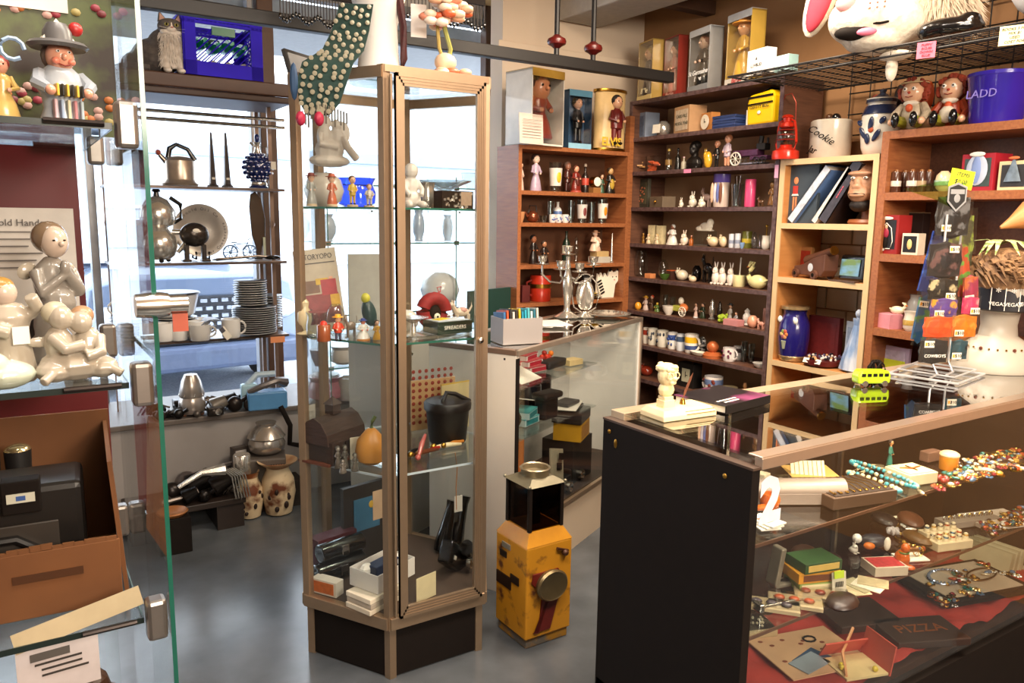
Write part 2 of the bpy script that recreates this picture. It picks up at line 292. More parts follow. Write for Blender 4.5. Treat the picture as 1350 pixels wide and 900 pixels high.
def m_plates(r, w, h, n, col='#e9e6df', rim=None):
    for k in range(n):
        b = B(); z = h*k/n; t = h/n
        b.lathe([(w*.3, z), (w*.36, z+t*.3), (w*.5, z+t*.75), (w*.5, z+t*.92), (w*.36, z+t*.5), (.001, z+t*.4)], M(col, .2, 0, .05, 20, coat=.4), 20)
        if rim: b.lathe([(w*.497, z+t*.86), (w*.503, z+t*.9), (w*.497, z+t*.95)], M(rim, .3), 20)
        b.go('plate', r, True)
# ================= STRUCTURE =================
WALL = M('#d9c6b0', .8, 0, .05, 6); WALLW = M('#c9c3bb', .8, 0, .05, 6); CEIL = M('#b8925f', .85, 0, .08, 5)
fm = twotone('#42464a', '#62666b', 5, .22, .5, .3, .15, detail=8)
struct('floor', B().box((.3, .9, -.03), (5.9, 7.1, .06), fm))
struct('ceiling', B().box((.3, .9, 2.78), (5.9, 7.1, .06), CEIL))
struct('wall_right', B().box((3.26, .9, 1.38), (.1, 7.1, 2.76), M('#98704a', .8, 0, .1, 8)))
struct('wall_left', B().box((-2.6, .9, 1.38), (.1, 7.1, 2.76), WALLW))
struct('wall_rear', B().box((.3, -2.6, 1.38), (5.9, .1, 2.76), WALL))
struct('wall_back', B().box((2.73, 3.68, 1.38), (.98, .12, 2.76), WALL).box((2.79, 4.1, 1.38), (.08, .8, 2.76), WALLW))
struct('trim_1', B().box((2.71, 3.605, 2.33), (1.02, .03, .05), WALL), bevel=.006)
# ceiling beams
struct('trim_2', B().box((2.72, 2.3, 2.63), (.28, 2.6, .26), M('#aaa49c', .8)), bevel=.01)
struct('trim_3', B().box((3.15, 2.2, 2.71), (.1, 2.6, .08), M('#5b3a22', .7)), bevel=.006)
struct('trim_4', B().box((3.03, 3.1, 2.55), (.36, .07, .07), M('#4a2f1e', .7)), bevel=.006)
# window bay
DW = M('#5a3d2a', .5, 0, .15, 20)
struct('wall_window', B().box((0, 4.5, .2), (5.2, .12, .4), WALLW).box((0, 4.5, 2.72), (5.2, .12, .12), WALLW).box((-2.1, 4.5, 1.4), (.9, .12, 2.7), WALLW))
wb = struct('window_1', B().box((.5, 4.48, 1.6), (4.5, .008, 2.4), GLW)); GRYF = M('#8f8f92', .35, .6)
for x, w, m in ((-1.5, .09, DW), (.36, .04, GRYF), (1.24, .085, DW), (1.16, .03, GRYF), (2.66, .1, DW)): B().box((x, 4.45, 1.58), (w, .07, 2.36), m).go('mullion', wb, bevel=.004)
B().box((.45, 4.45, .43), (4.3, .09, .05), DW).go('bottom_rail', wb, bevel=.004)
B().box((.45, 4.45, 2.64), (4.3, .07, .05), GRYF).go('top_rail', wb)
text('Antiques', .14, M('#6d6f76', .5), wb, (.47, 4.46, 2.05), mirror=True)
B().ball((.55, 4.462, 2.13), (.055, .003, .05), M('#b98a8a', .6)).go('window_sticker', wb, True)
sb = struct('trim_5', B().box((.05, 4.17, .235), (4.9, .5, .44), M('#8d8784', .7, 0, .08, 8)).box((.05, 4.165, .467), (4.94, .54, .026), M('#5c534d', .45, 0, .1, 12)), bevel=.004)
# outside
out = struct('trim_6', B().box((2, 18, -.16), (40, 26, .1), twotone('#7f8896', '#b9c0cb', 60, .9, .5, .3, .3)).box((2, 5.1, 2.58), (9, 1.05, .1), M('#8f8f8f', .9)))
bld = thing('shop_building', 'pale blue-grey building across the street seen through the window', 'building', (3.5, 26, -.1))
B().box((0, 0, 3.4), (26, 4, 6.8), M('#e4e8ec', .8, 0, .05, .6)).go('wall', bld)
for k in range(7):
    wn = B().box((-9.6+k*3.2, -2.03, 1.7), (2.3, .12, 2.2), M('#ccd5dd', .3)).go('window', bld)
    B().box((-9.6+k*3.2, -2.1, 1.7), (.08, .1, 2.2), WHT).box((-9.6+k*3.2, -2.1, 1.7), (2.3, .1, .08), WHT).go('window_bar', wn)
B().box((0, -2.2, 3.3), (26, .6, .3), M('#9aa9b8')).go('awning', bld)
# parked car facing the window
cp = aty(262, 400, 7.0)
car = thing('parked_car', 'blue-grey parked car with a mesh grille outside the window', 'car', (cp.x, 7.0, -.11), .1)
CB = M('#6f7f9c', .25, .3, .05, 5, coat=.8); CD = M('#20242e', .4, 0, .2, 30)
prof = [(-.9, .25), (-.92, .62), (-.84, .98), (-.6, 1.06), (.6, 1.06), (.84, .98), (.92, .62), (.9, .25)]
B().prism(prof, 0, 3.9, CB).add([(-.8, 1.2, 1.05), (.8, 1.2, 1.05), (-.62, 1.9, 1.5), (.62, 1.9, 1.5), (-.62, 3.2, 1.5), (.62, 3.2, 1.5), (-.8, 3.9, 1.05), (.8, 3.9, 1.05)], [(0, 1, 3, 2), (2, 3, 5, 4), (4, 5, 7, 6), (0, 2, 4, 6), (1, 7, 5, 3)], CB).go('body', car, True, bevel=.05)
B().add([(-.74, 1.22, 1.08), (.74, 1.22, 1.08), (.6, 1.85, 1.46), (-.6, 1.85, 1.46)], [(0, 1, 2, 3)], M('#aebccb', .05, 0, .05, 4), Matrix.Translation((0, -.03, .015))).go('windscreen', car)
g = B().box((0, -.02, .66), (1.0, .05, .42), CD)
g.go('grille', car, bevel=.02)
b = B()
for j in range(6):
    for i in range(11): b.box((-.44+i*.088+(j % 2)*.044-.02, -.055, .5+j*.066), (.055, .02, .03), M('#b9c3d4', .25, .7))
b.go('grille_mesh', car)['kind'] = 'stuff'
for s in (-1, 1):
    hl = B().ball((s*.7, .02, .72), (.17, .09, .1), M('#cfd8e2', .08, .3, coat=1), 14, 8).go('headlamp', car, True)
    B().ball((s*.7, -.04, .72), (.07, .05, .07), M('#f0f4f8', .1)).go('bulb', hl, True)
    for y in (.75, 3.1):
        B().lathe([(.2, -.1), (.33, -.09), (.33, .09), (.2, .1)], BLK, 20, (s*.82, y, .33), T=Matrix.Rotation(PI/2, 4, 'Y')).go('tyre', car, True)
        B().lathe([(.001, -.11), (.2, -.11), (.2, .11), (.001, .11)], STEEL, 16, (s*.82, y, .33), T=Matrix.Rotation(PI/2, 4, 'Y')).go('wheel_rim', car, True)
B().box((0, -.1, .36), (1.8, .22, .2), M('#55607a', .4)).go('bumper', car, bevel=.04)
# ================= black rail overhead and fittings =================
RY = 3.0
rl = thing('overhead_rail', 'long black metal rail running overhead in front of the window', 'rail', (1.2, RY, 2.15))
B().box((.0, 0, 0), (3.3, .045, .05), BLKM).box((-1.1, .07, .03), (1.3, .03, .03), BLKM).go('bar', rl, bevel=.004)
for i, (px, py) in enumerate(((734, 55), (782, 64))):
    q = aty(px, py, RY)
    B().tube([(q.x-1.2, 0, .0), (q.x-1.2, 0, .6)], .012, BLKM, 8).go('hanger', rl, True)
    B().lathe([(.012, -.03), (.024, -.02), (.04, -.012), (.044, 0), (.04, .012), (.024, .02), (.012, .03)], M('#5e1512', .3, 0, .3, 40), 12, (q.x-1.2, 0, q.z-2.15)).go('red_boss', rl, True)
# ================= shelf furniture =================
def bookcase(name, label, axis, plane, a0, a1, zs, depth, side, shelf, edge, back, top_over=0, th=.024, z0=0, ztop=None):
    """axis 'x': the open front is the plane X=plane facing -X"""
    ax = axis == 'x'; mid = (a0+a1)/2
    o = thing(name, label, 'bookcase', (plane, mid, 0) if ax else (mid, plane, 0), -PI/2 if ax else 0)
    w = a1-a0; zt = ztop or max(zs)
    for s in (-1, 1):
        p = B().box((s*(w/2-th/2), depth/2, (z0+zt)/2), (th, depth-.004, zt-z0), side).go('side_panel', o)
        B().box((s*(w/2-th/2), -.001, (z0+zt)/2), (th, .006, zt-z0), edge).go('front_edging', p)
    for z in zs:
        p = B().box((0, depth/2, z-th/2), (w-(2*th if z != zt else -.002), depth-.006, th), shelf).go('shelf', o)
        B().box((0, 0, z-th/2), (w-(2*th if z != zt else 0), .006, th), edge).go('front_edging', p)
    if back: B().box((0, depth-.006, (z0+zt)/2), (w-2*th, .008, zt-z0), back).go('back_panel', o)
    return o
SPK = twotone('#3c2626', '#67504e', 60, .5, .5, .2)
W0 = 2.08; WZ = [2.08, 1.885, 1.705, 1.515, 1.32, 1.135, .95, .767, .58, .38, .1]
bookcase('wall_shelving', 'tall dark walnut shelving crowded with small figurines in the far corner', 'x', 2.9, 2.345, 3.36, WZ, .27, WALN, WALN, SPK, WBACK, th=.02)
bookcase('pale_bookcase', 'tan bookcase with cream front edges, between the walnut shelving and the reddish oak bookcase', 'x', 2.9, 1.868, 2.338, [1.718, 1.443, 1.205, .827, .42, .1], .29, TAN, TAN, CREAM, None, th=.024)
bookcase('oak_bookcase', 'reddish oak bookcase at the right edge holding boxed ornaments and a purple bucket', 'x', 2.9, .95, 1.862, [1.80, 1.567, 1.33, 1.035, .72, .4, .1], .3, OAK, OAKY, OAKH, WALN, th=.03)
KZ = [1.806, 1.585, 1.427, 1.214, 1.02, .8, .5, .1]
bookcase('corner_bookcase', 'narrow reddish oak bookcase against the back wall behind the candelabra', 'y', 3.3, 2.14, 2.86, KZ, .2, OAK, OAKH, OAKH, M('#5e3a22', .6, 0, .15, 8), th=.02)
struct('trim_8', B().box((2.885, 3.34, 1.0), (.03, .04, 2.0), OAK))
# painted wall blocks seen through the open back of the pale bookcase
wr = bpy.data.objects['wall_right']; proto = None
for j in range(7):
    for i in range(4):
        if proto is None: proto = B().box((0, 0, 0), (.02, .155, .095), M('#c8b496', .7, 0, .12, 3)).go('block', wr, bevel=.004); o = proto
        else: o = proto.copy(); COL.objects.link(o)
        o.location = (3.205, 1.90+i*.16+(j % 2)*.05-.03, .9+j*.1)
# wire shelf with grid
ws = thing('wire_shelf', 'black wire rack shelf sticking out above the bookcases, carrying a plush rabbit head', 'shelf', (2.55, 1.78, 2.035))
X0, X1, Y0, Y1 = 0, .58, -.9, .57
b = B().tube([(0, Y0, 0), (0, Y1, 0), (X1, Y1, 0), (X1, Y0, 0)], .004, BLKM, 6).tube([(0, Y0, -.03), (0, Y1, -.03)], .004, BLKM, 6)
b.go('frame', ws, True)
b = B()
for k in range(20): x = .03+k*.028; b.tube([(x, Y0, .001), (x, Y1, .001)], .0018, BLKM, 4)
for k in range(22): y = Y0+.03+k*.066; b.tube([(0, y, -.03), (0, y, -.004), (X1, y, -.004)], .0022, BLKM, 4)
wz = b.go('wires', ws, True); wz['kind'] = 'stuff'
gp = thing('wire_grid_panel', 'black wire grid panel hung on the wall behind the seated rag dolls', 'grid', (3.18, 1.6, 1.83))
b = B()
for k in range(14): b.tube([(0, -.62+k*.095, 0), (0, -.62+k*.095, .55)], .003, BLKM, 4)
for k in range(7): b.tube([(0, -.62, k*.09), (0, .62, k*.09)], .003, BLKM, 4)
b.go('wires', gp, True)['kind'] = 'stuff'
# ================= tall hexagonal showcase =================
A = .345; F0 = Vector((.913, 2.107))
tw = thing('hexagonal_showcase', 'tall six-sided bronze framed glass showcase standing in the middle of the floor', 'display case', (F0.x, F0.y, 0))
def hexv(a, c=None):
    c = c or Vector((.1725, .345*.866)); return [Vector((c.x+a*math.cos(math.radians(t)), c.y+a*math.sin(math.radians(t)))) for t in (240, 300, 0, 60, 120, 180)]
HV = hexv(A); HB = hexv(A-.012); HS = hexv(A-.022); HG = hexv(A-.006)
TS = [1.475, 1.073, .664, .225]; ZT = 1.868
def edgebox(b, p, q, z0, z1, t, mat, cut=0):
    d = q-p; L = d.length-2*cut; m = (p+q)/2; return b.box((m.x, m.y, (z0+z1)/2), (L, t, z1-z0), mat, math.atan2(d.y, d.x))
for i in range(6):
    p = HV[i]; c = Vector((.1725, .2988)); d = (p-c).normalized(); q = p-d*.016
    pts = [(q.x+.02*math.cos(math.radians(t+i*60)), q.y+.02*math.sin(math.radians(t+i*60))) for t in (210, 270, 330, 60, 90)]
    B().slab([(q.x+.019*math.cos(math.radians(240+i*60+k)), q.y+.019*math.sin(math.radians(240+i*60+k))) for k in (0, 75, 130, 230, 285)], .17, ZT, BRONZE).go('post', tw)
    q2 = HB[i]-d*.016
    B().slab([(q2.x+.019*math.cos(math.radians(240+i*60+k)), q2.y+.019*math.sin(math.radians(240+i*60+k))) for k in (0, 75, 130, 230, 285)], 0, .17, BRONZE).go('base_post', tw)
    n = (i+1) % 6
    if i: edgebox(B(), HG[i], HG[n], ZT-.035, ZT-.003, .022, BRONZE).go('top_rail', tw)
    else: edgebox(B(), HG[i], HG[n], ZT-.02, ZT-.001, .022, BRONZE).go('top_rail', tw)
    edgebox(B(), HG[i], HG[n], .172, .212, .026, BRONZE).go('bottom_rail', tw, bevel=.002)
    edgebox(B(), HS[i], HS[n], .005, .172, .01, BLK).go('base_panel', tw)
    if i: edgebox(B(), HG[i], HG[n], .212, ZT-.03, .004, GL, .01).go('glass_pane', tw)
B().slab([tuple(v) for v in HS], .2, .212, M('#4a3a30', .6)).go('floor_panel', tw)
B().slab([tuple(v) for v in HS], ZT-.012, ZT-.006, GL).go('top_glass', tw)
for z in TS[:3]:
    sg = B().slab([tuple(v) for v in HS], z-.006, z, GLS).go('glass_shelf', tw)
    b = B()
    for i in range(6): edgebox(b, HS[i], HS[(i+1) % 6], z-.0062, z+.0002, .003, EDGE if z > .8 else M('#b9c4cc', .3))
    b.go('shelf_edge', sg)
dr = bpy.data.objects.new('door', None); COL.objects.link(dr); dr.parent = tw
dz0, dz1 = .212, ZT-.022; x0, x1 = .03, .322
b = B()
for k in range(4):
    t = .034-k*.008; y = -.011-k*.0015
    b.box(((x0+x1)/2, y, dz1-t/2), (x1-x0, .012, t), BRONZE).box(((x0+x1)/2, y, dz0+t/2), (x1-x0, .012, t), BRONZE)
    b.box((x0+t/2*.8, y, (dz0+dz1)/2), (t*.8, .012, dz1-dz0), BRONZE).box((x1-t/2*.8, y, (dz0+dz1)/2), (t*.8, .012, dz1-dz0), BRONZE)
b.go('door_frame', dr)
B().box(((x0+x1)/2, -.008, (dz0+dz1)/2), (x1-x0-.03, .004, dz1-dz0-.04), GL).go('door_glass', dr)
B().lathe([(.009, 0), (.009, .006), (.004, .009)], STEEL, 12, (x1-.012, -.02, 1.07), T=Matrix.Rotation(PI/2, 4, 'X')).go('lock', dr, True)
B().tube([(.016, -.018, .22), (.016, -.018, 1.84)], .004, BRONZE, 8).go('hinge', dr, True)
# ================= counter showcase (right foreground) =================
CX0, CX1, CY0, CY1 = 1.222, 2.86, 1.005, 1.475
ct = thing('glass_counter', 'long glass topped counter showcase with a black end panel in the right foreground', 'counter', (CX0, CY0, 0))
LW = CX1-CX0; DW_ = CY1-CY0
B().box((.012, DW_/2, .478), (.024, DW_, .956), BLK).go('end_panel', ct, bevel=.0015)
B().box((.012, DW_/2, .958), (.0245, DW_+.004, .005), M('#4b3a30', .4)).go('panel_edging', ct)
for y, z in ((.07, .925), (DW_-.05, .905), (DW_-.025, .93)): B().ball((-.001, y, z), (.003, .006, .006 if z > .91 else .012), BRASS, 8, 5).go('screw_cap', ct, True)
ra = B().box((LW/2+.012, .006, .966), (LW-.024, .02, .024), ALU).box((LW/2+.012, .016, .979), (LW-.024, .036, .004), ALU); ra.go('front_rail', ct, bevel=.0015)
B().box((LW/2+.012, DW_-.025, .968), (LW-.024, .05, .02), M('#c9b295', .3, .4)).go('back_rail', ct, bevel=.0015)
B().box((LW/2+.012, DW_/2, .974), (LW-.026, DW_-.05, .006), GLT).go('top_glass', ct)
B().box((LW/2+.012, .012, .615), (LW-.03, .005, .67), GL).go('front_glass', ct)
B().box((LW/2, DW_/2, .13), (LW, DW_-.01, .26), BLK).go('base_cabinet', ct, bevel=.001)
B().box((LW/2, DW_/2+.02, .27), (LW-.03, DW_-.05, .02), M('#3a241a', .5, 0, .2, 10)).go('deck', ct)
B().box((LW/2, DW_-.012, .6), (LW-.03, .012, .7), M('#2c1b13', .25, 0, .2, 6)).go('back_panel', ct)
B().box((LW-.012, DW_/2, .478), (.024, DW_, .956), BLK).go('end_panel', ct)
S1, S2, DK = .762, .565, .281
for z, y0 in ((S1, .05), (S2, .03)):
    g = B().box((LW/2, (y0+DW_-.03)/2, z-.004), (LW-.06, DW_-.03-y0, .007), GLS).go('glass_shelf', ct)
    B().box((LW/2, y0, z-.004), (LW-.06, .003, .0075), M('#6a4a38', .3, .3)).go('shelf_edge', g)
for x in (.42, .95): B().box((x, DW_-.03, .6), (.012, .012, .66), STEEL).go('shelf_standard', ct)
nt = text('2', .13, M('#e4e6ea', .5), ct, (.066, .004, .878), name='number_decal', bold=.006); nt['label'] = 'pale grey numeral 2 stuck inside the glass'
# ================= white counter showcase in the middle =================
TH = math.radians(26.5)
cb = thing('white_showcase', 'white sided glass topped showcase behind the tall six-sided case', 'display case', (1.546, 2.378, 0), TH)
BL, BD = 1.235, .40
B().box((.011, BD/2, .475), (.022, BD, .95), M('#d8cfc2', .5, 0, .04, 8)).go('end_panel', cb, bevel=.001)
B().box((.011, -.001, .47), (.023, .004, .93), BLK).go('black_edging', cb)
B().box((.001, .05, .93), (.003, .008, .008), BLK).go('screw_hole', cb)
B().box((BL-.012, BD/2, .475), (.022, BD, .95), WHT).go('end_panel', cb)
B().box((BL/2, .0, .957), (BL, .02, .02), M('#b8a898', .3, .7)).box((BL/2, BD-.02, .957), (BL, .04, .02), ALU).box((.012, BD/2, .957), (.03, BD, .02), M('#6a5446', .4)).box((BL-.006, BD/2, .957), (.02, BD, .02), ALU).go('top_rail', cb, bevel=.0015)
B().box((BL/2, BD/2, .961), (BL-.03, BD-.03, .006), GLT).go('top_glass', cb)
B().box((BL/2, .004, .6), (BL-.03, .004, .69), GL).go('front_glass', cb)
B().box((BL/2, -.002, .245), (BL, .016, .014), BRONZE).box((BL-.005, -.001, .5), (.012, .016, .9), ALU).go('frame_trim', cb)
B().box((BL/2, BD/2, .12), (BL-.02, BD-.01, .24), M('#c9b7a0', .6, 0, .05, 8)).go('base_cabinet', cb)
B().box((BL/2, BD-.012, .6), (BL-.03, .01, .7), M('#c9c6c0', .4)).go('back_panel', cb)
B().box((BL/2, BD/2, .247), (BL-.03, BD-.03, .008), M('#3a2a20', .5)).go('deck', cb)
for z, L in ((.80, BL*.62), (.6, BL*.62)):
    B().box((L/2+.02, BD/2, z-.003), (L, BD-.06, .006), GLS).go('glass_shelf', cb)
lc = thing('low_white_cabinet', 'plain grey-white cabinet end with a black cord, seen through the hexagonal showcase', 'cabinet', (1.42, 3.12, 0), TH)
B().box((.17, .12, .45), (.42, .3, .9), M('#a9a49c', .6, 0, .05, 8)).go('body', lc, bevel=.002)
B().box((.17, .12, .91), (.44, .32, .02), M('#8d867e', .5)).go('worktop', lc)
B().tube([(.02, -.035, .84), (-.0, -.037, .8), (-.015, -.036, .7), (-.02, -.036, .5)], .005, BLK, 6).ball((.03, -.037, .85), .008, STEEL, 6, 4).go('cord', lc, True)
# ================= left foreground glass case =================
LX = .138; LY0, LY1 = 1.19, 1.66; LZ = [1.567, 1.214, .86]
lf = thing('foreground_glass_case', 'frameless glass display case with metal clamps at the left edge, nearest the camera', 'display case', (LX, LY0, 0))
for z in LZ:
    s = B().box((-.5, .235, z-.004), (.98, .46, .008), GLS).go('glass_shelf', lf)
    B().box((-.5, .0045, z-.004), (.98, .002, .0085), M('#1e2a28', .3)).box((-.011, .235, z-.004), (.002, .46, .0085), M('#3c5650', .3)).go('shelf_edge', s)
    for y in (.0, .44):
        c = B().box((.006, y, z-.002), (.028, .03, .062), M('#a39c97', .35, .9)).go('clamp', lf, bevel=.006)
        B().tube([(-.02, y, z-.002), (-.09, y, z-.002)], .004, M('#3a3331', .3, .8), 8).go('clamp_pin', c, True)
B().box((.024, .23, 1.2), (.006, .52, 2.1), GL).go('side_glass', lf)
B().box((.024, -.031, 1.2), (.0062, .0025, 2.1), EDGE).go('glass_edge', lf)
B().box((-.5, .465, 1.15), (.98, .01, 2.0), GL).go('back_glass', lf)
B().box((-.515, .45, 1.39), (.98, .006, .345), M('#5e1a20', .3, 0, .2, 4)).box((-.49, .45, .99), (.98, .006, .25), M('#6a1f22', .4, 0, .2, 4)).go('maroon_backing', lf)
B().box((-.5, .24, .11), (1.0, .5, .22), BLK).go('base', lf)
lk = B().lathe([(.001, -.03), (.016, -.03), (.018, 0), (.016, .012), (.001, .012)], STEEL, 14, (.03, -.03, 1.325), T=Matrix.Rotation(PI/2, 4, 'Y')).go('lock', lf, True)
B().lathe([(.001, -.014), (.013, -.014), (.013, .014), (.001, .014)], STEEL, 12, (.052, -.03, 1.325), T=Matrix.Rotation(PI/2, 4, 'Y')).box((.055, -.035, 1.30), (.02, .004, .025), M('#b4543c')).go('key_barrel', lk, True)
# ================= window rack =================
RX0, RX1, RYF, RD = .39, 1.15, 3.9, .3
rk = thing('window_rack', 'brown metal rack with mirrored shelves of kitchenware in front of the window', 'rack', (RX0, RYF, .48))
RZ = [1.575, 1.224, .858]; RW = RX1-RX0; RM = M('#7a6457', .35, .5, .1, 30)
for x in (0, RW-.045):
    for y in (.07, RD): B().box((x+.01, y, .77), (.018, .018, 1.54), RM).lathe([(.009, 0), (.014, .02), (.009, .04)], RM, 8, (x+.01, y, .9)).go('post', rk, True)
for z in RZ:
    B().box((RW/2, RD/2, z-.48-.008), (RW+.02, RD+.02, .012), M('#5e4d44', .3, .5, .1, 20)).go('shelf', rk, bevel=.001)
for z in (1.42, 1.385): B().tube([(-.1, 0, z), (RW+.02, 0, z)], .008, STEEL, 8).go('crossbar', rk, True)
B().box((RW/2-.17, .1, 1.50), (1.16, .4, .03), M('#3d2418', .5, 0, .2, 12)).box((RW/2-.17, -.1, 1.545), (1.16, .02, .06), M('#4a2c1c', .5, 0, .2, 12)).box((RW/2-.17, .1, 1.565), (1.16, .4, .014), M('#5a3826', .5, 0, .2, 12)).go('wooden_top_shelf', rk, bevel=.006)
# glass etagere right of the rack
et = thing('glass_etagere', 'glass shelf stand with clips in the window, seen behind the hexagonal showcase', 'shelf', (1.35, 3.75, .48))
for z in (1.6, 1.31, .95, .68): 
    q = B().box((.52, .17, z-.48), (1.1, .32, .006), GLS).go('glass_shelf', et)
    B().box((.52, .009, z-.48), (1.1, .002, .0065), EDGE).go('shelf_edge', q)
for x in (-.02, .35, .7, 1.05):
    B().box((x, .17, .59), (.005, .3, 1.18), GL).box((x, .019, .59), (.005, .003, 1.18), EDGE).go('upright_glass', et)
    for z in (1.6, 1.31, .95, .68): B().box((x, .02, z-.48), (.03, .014, .022), STEEL).go('clip', et)
# ================= ITEMS ON THE WALL SHELVING =================
def ZX(z, pl=2.9): return ('x', pl, z)
def ZY(z, pl=3.3): return ('y', pl, z)
def item(zone, px, w, h, fn, name, label, cat, off=.08, yaw=0, group=None, dz=0, **kw):
    r, k = put(zone, px, name, label, cat, off, yaw, group, dz)
    fn(r, w*k, h*k, **kw); return r, k
C = 'carton'
w = [ZX(z) for z in WZ]
item(w[0], 856, 36, 76, m_dollbox, 'doll_box', 'gold framed doll box with a cream inner, leftmost on top of the walnut shelving', 'doll box', yaw=-12, col='#b8974f', inner='#f2e3b4', dress='#2a1c12', skin='#e0b088', hair='#d7b25a', txt='Billie', tcol='#f5e8c0', bot='#e0c987')
item(w[0], 889, 33, 77, m_dollbox, 'doll_box', 'dark red doll box holding a doll in a long pink dress', 'doll box', yaw=-12, off=.1, col='#8c2f26', inner='#5a2a22', dress='#c98a78', hair='#2a1510', bot='#a02a22', txt='Barbie', tz=.06, tcol='#e8b0a0', ts=.03)
item(w[0], 928, 46, 78, m_dollbox, 'doll_box', 'silver edged black doll box with white script across the front', 'doll box', yaw=-12, off=.06, col='#b9bcc0', inner='#c2c6ca', dress='#101010', skin='#c9a58c', hair='#7a3d1e', txt='St Germaine/Lane', tz=.3, top='#c9ccd0', bot='#8d9094', ts=.032, metal=.6)
item(w[0], 980, 50, 90, m_dollbox, 'doll_box', 'large golden doll box with a silver top panel, rightmost on the walnut shelving', 'doll box', yaw=-12, off=.06, col='#caa548', inner='#c99a35', dress='#d8a93f', skin='#d9a070', hair='#c27a2a', hat='#d8922a', top='#b7b9bd', bot='#d6cfc4', txt='Barbie', tz=.06, tcol='#c04a48', ts=.03)
zw = ZX(2.04, 2.62)
item(zw, 1003, 38, 32, m_box, 'white_card_box', 'small white box with dark lettering on the left end of the wire shelf', 'box', off=.02, d=.05, col='#ded8d2', txt='&/LUVBUD', tcol='#555', yaw=-10, ts=.018)
item(zw, 1036, 26, 20, m_box, 'teal_card_box', 'pale teal box beside the plush rabbit head on the wire shelf', 'box', off=.04, d=.05, col='#9cc0bd', face='#b3d2cd', yaw=-10)
z = w[1]
item(z, 851, 30, 33, m_box, 'blue_grey_box', 'blue-grey carton with a small dark picture, left end of its shelf', 'box', off=.1, d=.09, col='#7d8799', face='#67748c', yaw=-10, facename='picture')
r, k = item(z, 874, 20, 20, m_turn, 'lidded_jar', 'small round silver jar wearing a white paper tag beside the grey box', 'jar', prof='round', mat=SILV); B().box((0, -.05, .04), (.055, .002, .045), PAPER, 0, -.1).go('paper_tag', r)
r, k = item(z, 909, 38, 35, m_box, 'card_file_carton', 'brown carton printed with card file lettering', 'carton', d=.1, col='#b28a63', face='#cdb9a0', txt='CARD FILE/MODEL 9360', tcol='#443', yaw=-14, ts=.022)
r, k = item(z, 936, 24, 24, m_box, 'wooden_clock', 'square light wooden desk clock with a round white dial', 'clock', d=.05, col='#b9793c', yaw=-14)
B().lathe([(.001, 0), (.034, 0), (.036, .004), (.001, .005)], M('#e8e0cd'), 20, (0, -.03, .046), T=Matrix.Rotation(PI/2, 4, 'X')).go('dial', r, True); B().box((0, -.037, .052), (.003, .001, .02), BLK).box((.006, -.037, .046), (.014, .001, .003), BLK).go('hands', r)
for j in range(5): item(z, 963, 40, 3.2, m_box, 'blue_booklet', 'flat dark blue booklet, %s from the bottom of the stack beside the wooden clock' % ORD[j], 'booklet', d=.1, col=('#24345e', '#2d3f70')[j % 2], dz=j*.0128, group='stack of blue booklets', body='cover', yaw=random.uniform(-4, 4))
r, k = put(z, 1014, 'lunch_bag', 'bright yellow soft lunch bag with black straps and lettering', 'bag', .09, -8)
B().prism([(-.085, 0), (-.09, .1), (-.075, .14), (.07, .15), (.085, .12), (.085, 0)], -.06, .06, M('#f0c000', .45, 0, .06, 12)).go('body', r, bevel=.012)
B().box((0, -.062, .125), (.16, .004, .009), BLK).box((0, -.064, .095), (.165, .004, .006), BLK).tube([(-.06, 0, .15), (0, 0, .165), (.06, 0, .152)], .006, BLK).go('strap', r); text('CHATTY BUG', .02, M('#222'), r, (0, -.067, .08)); B().ball((0, -.066, .055), (.012, .002, .008), WHT, 8, 5).go('small_emblem', r, True)
B().box((-.1, .0, .04), (.03, .08, .08), WHT).go('side_tab', r, bevel=.004)
z = w[2]
for px, c, n in ((842, '#c08a4a', 'brown wooden'), (862, '#c4562c', 'orange')):
    r, k = item(z, px, 19, 21, m_box, 'acrylic_case', 'clear acrylic case full of small %s trinkets' % n, 'case', d=.06, col='#caa', face=None); bpy.data.objects.remove(r.children[0])
    B().box((0, 0, .042), (.075, .06, .084), ACET).go('case_wall', r)
    for j in range(9): B().box((random.uniform(-.025, .025), random.uniform(-.02, .01), .008+j*.006), (.035, .03, .008), M(c, .5, 0, .3, 50), random.uniform(0, 3)).go('trinket', r)
item(z, 881, 9, 26, m_turn, 'small_bottle', 'little clear bottle with a yellow cap on the shelf with the dark bust', 'bottle', prof='bottle', mat=GLC, cap='#e2c262', band='#8a6a3a')
item(z, 893, 8, 26, m_turn, 'small_bottle', 'slim black bottle left of the dark bust', 'bottle', prof='bottle', col='#15130f', cap='#111')
item(z, 901, 7, 16, m_turn, 'small_bottle', 'tiny white labelled vial touching the dark bust', 'bottle', prof='bottle', col='#b9b09a', cap='#caa')
r, k = put(z, 915, 'dark_bust', 'small dark bust of a bearded man with broad shoulders', 'bust', .08)
bm_ = M('#1c1714', .35, .3); B().ball((0, 0, .03), (.052, .035, .04), bm_).ball((0, 0, .075), (.02, .02, .03), bm_).ball((0, -.004, .108), (.026, .028, .034), bm_).ball((0, -.028, .1), (.008, .008, .012), bm_).ball((0, -.018, .088), (.017, .014, .018), bm_).ball((0, .008, .122), (.03, .028, .024), bm_).box((0, 0, .006), (.07, .05, .012), bm_).go('figure', r, remesh=.003)
item(z, 933, 13, 27, m_animal, 'spotted_figurine', 'small yellow spotted giraffe figurine right of the dark bust', 'figurine', kind='round', col='#d9a52c', col2='#5a3210')
item(z, 944, 13, 36, m_fig, 'small_doll', 'small doll in black with a bare pink head', 'doll', dress='#151313', skin='#d99a78', hair='#d99a78', legs=True)
